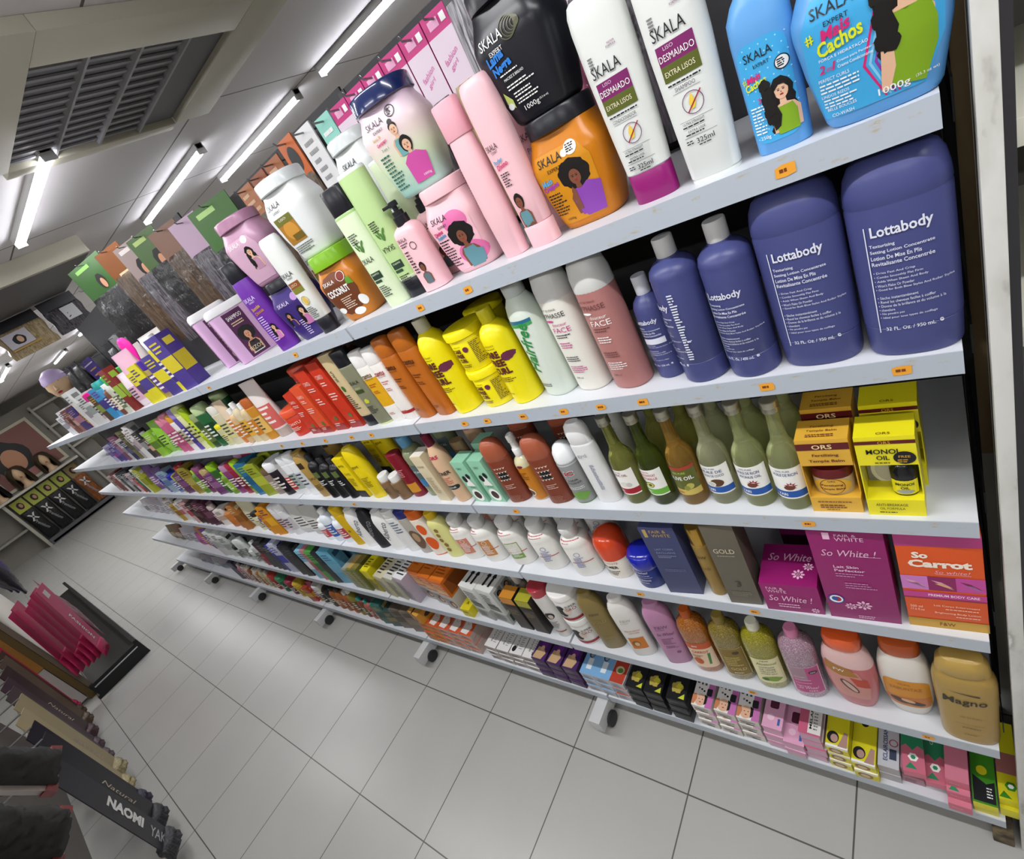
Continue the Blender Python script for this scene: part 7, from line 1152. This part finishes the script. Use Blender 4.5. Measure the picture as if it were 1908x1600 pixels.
near = [(-4.88, -1.20, '#b8224f', 'narrow magenta pack beside the white panel', .05, PKP), (-4.72, -1.19, '#4a3b2e', 'dark brown hair pack next to the narrow magenta one', .05, BRH), (-4.52, -1.18, '#5a4636', 'brown hair pack, second from the white panel', .05, BRH), (-4.30, -1.19, '#3a2228', 'maroon brown hair pack with pale label', .05, hair_film('#24151a', '#4f3038')), (-4.06, -1.20, '#4a3640', 'plum grey hair pack with pale script', .05, hair_film('#2a1d26', '#5f4a56')), (-3.84, -1.19, '#54484a', 'grey mauve hair pack with white script', .05, hair_film('#3a3034', '#6d5c60')), (-3.62, -1.17, '#a89a78', 'beige blond hair pack, first of the two', .06, hair_film('#857a58', '#b0a480')), (-3.40, -1.18, '#b0a280', 'beige blond hair pack, second of the two', .06, hair_film('#8a7e58', '#b8ac84')), (-3.14, -1.16, '#26222e', 'black violet hair pack beside the beige ones', .06, hair_film('#121018', '#34304a')), (-2.92, -1.14, '#2c2c32', 'charcoal hair pack with raised script', .06, hair_film('#18181c', '#3f3f46')), (-2.70, -1.15, '#3a3a40', 'charcoal hair pack with bold white lettering', .06, hair_film('#222226', '#4a4a50'))]
for i, (x, y, c, lb, d, hm) in enumerate(near):
    pr = [T('CRYSTAL', 0, -.45, .22, .022, mat('#b9a8a4', .4), -90, .2), T('Natural', 0, -.42, .2, .024, mat('#c9bca8', .4), -90, .3)][i % 2] if i not in (10,) else T('NAOMI', .01, -.40, .20, .05, WHITE, -90, 0, .05) + T('YAKY', .0, -.60, .12, .05, mat('#c9c9cc', .4), -90, 0, .01)
    hair_pack(lb, x, y+.02, .78, .125, .70, c, .69, hm, pr if i > 2 else None, d+.03, 158, 'long hair packs across the aisle', False, .05)
t = thing('display_stand', 'peg wall carrying the long hair packs across the aisle', 'display stand', (0, 0, 0))
obj('peg_wall', box_me((-4.95, -1.50, 0), (-1.2, -1.47, 1.9), mat('#6d6864', .6)), t)
for i, q in enumerate(near): obj('peg', tube_me([(q[0], -1.47, .785), (q[0], q[1]+.03, .785)], .004, HOOK, 6), t)
# two furry bundles in clear bags with red corners
M_FUR = noise_mat('black_fur', [(.4, '#040405'), (.62, '#121214')], 50, .8, (1, 1, 6))
def fur_bag(label, y, ur, lr, ll, ul, d=.05):
    """bag hanging in the plane y, corners (x, z): upper and lower at its bottom end, then at its top end"""
    t = thing('hair_bundle_bag', label, 'hair bundle', (ur[0], y, ur[1])); rd = random.Random(int(-ur[0]*99)); nx, ny = 16, 10
    P = lambda a, b, o: Vector(((ur[0]*(1-b)+lr[0]*b)*(1-a)+(ul[0]*(1-b)+ll[0]*b)*a-ur[0], o, (ur[1]*(1-b)+lr[1]*b)*(1-a)+(ul[1]*(1-b)+ll[1]*b)*a-ur[1]))
    bm = bmesh.new(); gs = []
    for s in (1, -1):
        gs.append([[bm.verts.new(P(a/nx, .1+.8*b/ny, s*(.004+d/2*math.sin(PI*min(max(b/ny, .04), .96))**.6*min(1, .25+a/3)+rd.uniform(-.003, .005)))) for b in range(ny+1)] for a in range(nx+1)])
    for q, g in enumerate(gs):
        for a in range(nx):
            for b in range(ny): bm.faces.new((g[a][b], g[a+1][b], g[a+1][b+1], g[a][b+1]))
    for a in range(nx):
        for b in (0, ny): bm.faces.new((gs[0][a][b], gs[0][a+1][b], gs[1][a+1][b], gs[1][a][b]))
    bmesh.ops.recalc_face_normals(bm, faces=bm.faces)
    obj('hair', finish(bm, 'hair', M_FUR, angle=80), t)
    def slab(pname, m, quad, th):
        bm = bmesh.new(); f_ = [bm.verts.new(P(a, b, th)) for a, b in quad]; g_ = [bm.verts.new(P(a, b, -th)) for a, b in quad]
        bm.faces.new(f_); bm.faces.new(g_[::-1])
        for k in range(4): bm.faces.new((f_[k], g_[k], g_[(k+1) % 4], f_[(k+1) % 4]))
        bmesh.ops.recalc_face_normals(bm, faces=bm.faces); obj(pname, finish(bm, pname, m), t)
    WE = mat('#a8a09c', .4); RE = mat('#74161a', .45)
    slab('bag_border', WE, [(0, 0), (1, 0), (1, .1), (0, .1)], .004); slab('bag_border', WE, [(0, .9), (1, .9), (1, 1), (0, 1)], .004); slab('bag_border', WE, [(-.02, 0), (.03, 0), (.03, 1), (-.02, 1)], .005)
    slab('corner_tag', RE, [(-.025, -.03), (.10, -.03), (.07, .16), (-.025, .12)], .0065); slab('corner_tag', RE, [(-.025, .86), (.09, .84), (.11, 1.02), (-.025, 1.02)], .0065)
    obj('hanging_strap', tube_me([P(.98, .5, 0), P(1.3, .35, 0), P(1.5, .25, 0)], .004, HOOK, 6), t)
fur_bag('fluffy black hair bundle in a white edged bag, farther one', -.93, (-1.80, 1.116), (-1.436, 1.19), (-1.144, 1.447), (-1.312, 1.452))
fur_bag('fluffy black hair bundle in a white edged bag, nearer one', -.90, (-1.235, 1.229), (-.979, 1.293), (-.834, 1.474), (-.975, 1.478))
# ---------------------------------------------------------------- far end of the shop
FX = -12.9
t = thing('display_stand', 'far wall display with a shelf of wig heads and a low tray', 'display stand', (0, 0, 0))
obj('backboard', box_me((FX-.35, -1.1, 0), (FX-.3, 1.4, 2.3), mat('#8a867e', .6)), t)
obj('wig_shelf', box_me((FX-.3, -.9, 1.03), (FX+.12, .95, 1.07), mat('#b9b5aa', .5)), t)
obj('tray', boxes_me([((FX-.3, -.33, .02), (FX+.1, .85, .06)), ((FX+.06, -.36, 0), (FX+.1, .85, .12))], mat('#55555a', .4)), t)
obj('side_post', box_me((FX-.3, -.42, 0), (FX+.06, -.37, 1.029), mat('#a8a69a', .5)), t)
obj('low_shelf', box_me((FX-.3, -1.1, .45), (FX, -.42, .49), mat('#8f8b84', .5)), t)
for i, (y, hm, s) in enumerate(((-.32, M_HAIRK, 1.25), (.12, M_HAIRB, 1.3), (.55, M_HAIRB, 1.2))):
    head(['wig head with black bob on the far shelf', 'wig head with long brown wig on the far shelf', 'wig head with short curled wig on the far shelf'][i], FX-.07, y, 1.0705, 90, s, hm, None, nm='wig_head')
for i in range(5):
    y = -.22+.24*i
    t = thing('hair_pack', '%s braid pack from the side post on the far display' % ORDN[i+1], 'hair pack', (FX-.16, y, .98), math.radians(90), 'braid packs on the far display')
    obj('header_card', box_me((-.105, -.02, -.24), (.105, 0, 0), mat(['#b5b84a', '#aeb648', '#b0b54c', '#a8b046', '#8f7a4a'][i], .4)), t)
    obj('hair_bundle', pack_me(.21, .62, .09, [BKH, BKH, BKH, BKH, hair_film('#4a2a16', '#a8622a')][i]), t, (0, -.02, -.24))
    obj('card_print', print_me(EL(.0, -.12, .05, .07, HAIR, 2, 16, .04, 5) + EL(.01, -.12, .026, .04, SKIN, 3) + R(-.105, -.30, .105, -.24, mat('#c9c9c4', .4), 2), lambda u, v, o: Vector((u, -.02-o, v)), False), t)
    obj('hair_print', print_me(PG([(-.06, -.32), (-.03, -.32), (.06, -.46), (.03, -.46)], mat('#c9c9c9', .4), 2) + PG([(.03, -.32), (.06, -.32), (-.03, -.46), (-.06, -.46)], mat('#c9c9c9', .4), 2) + T('Premium', 0, -.58, .26, .05, mat('#a8a8aa', .4), -75, .3), lambda u, v, o: Vector((u, -.075-o, v)), False), t)
t = thing('poster', 'framed portrait poster leaning above the wig heads', 'poster', (FX-.299, .35, 1.1))
obj('frame', box_me((0, -.55, 0), (.02, .55, 1.0), mat('#cfcab4', .5)), t)
obj('picture', print_me(R(-.5, .05, .5, .95, mat('#8a5a52', .5), 1) + EL(-.1, .5, .3, .34, HAIR, 2, 20, .05, 5) + EL(-.08, .46, .16, .22, SKIN, 3) + R(-.4, .05, .3, .2, mat('#b57a72', .5), 4), lambda u, v, o: Vector((.02+o, u, v)), False), t)
t = thing('wall_mirror', 'round silver rimmed mirror on the far wall display', 'mirror', (FX-.25, -.25, 1.62))
bm = bmesh.new(); add_loft(bm, [(0, .25, .25, 2), (.02, .25, .25, 2), (.03, .22, .22, 2)], 28); o = obj('rim', finish(bm, 'rim', mat('#a8a8aa', .25, .9)), t); o.rotation_euler = (0, PI/2, 0)
for i, (x0, x1, y) in enumerate(((-8.9, -7.7, .52), (-6.85, -6.2, .48))): tube_lamp(x0, x1, y, ['tube lamp beyond the bulkhead above the far aisle', 'short tube lamp just behind the wig bags'][i])
t = thing('wall_shelf', 'long pale shelf of stock along the far wall', 'shelving', (0, 0, 0))
for z in (1.2, 1.7, 2.1): obj('board', box_me((-13.3, 1.0, z), (-13.0, 2.8, z+.04), mat('#b5b2a8', .5)), t)
obj('side', box_me((-13.3, 1.0, 0), (-12.98, 1.04, 2.2), mat('#a5a29a', .5)), t)
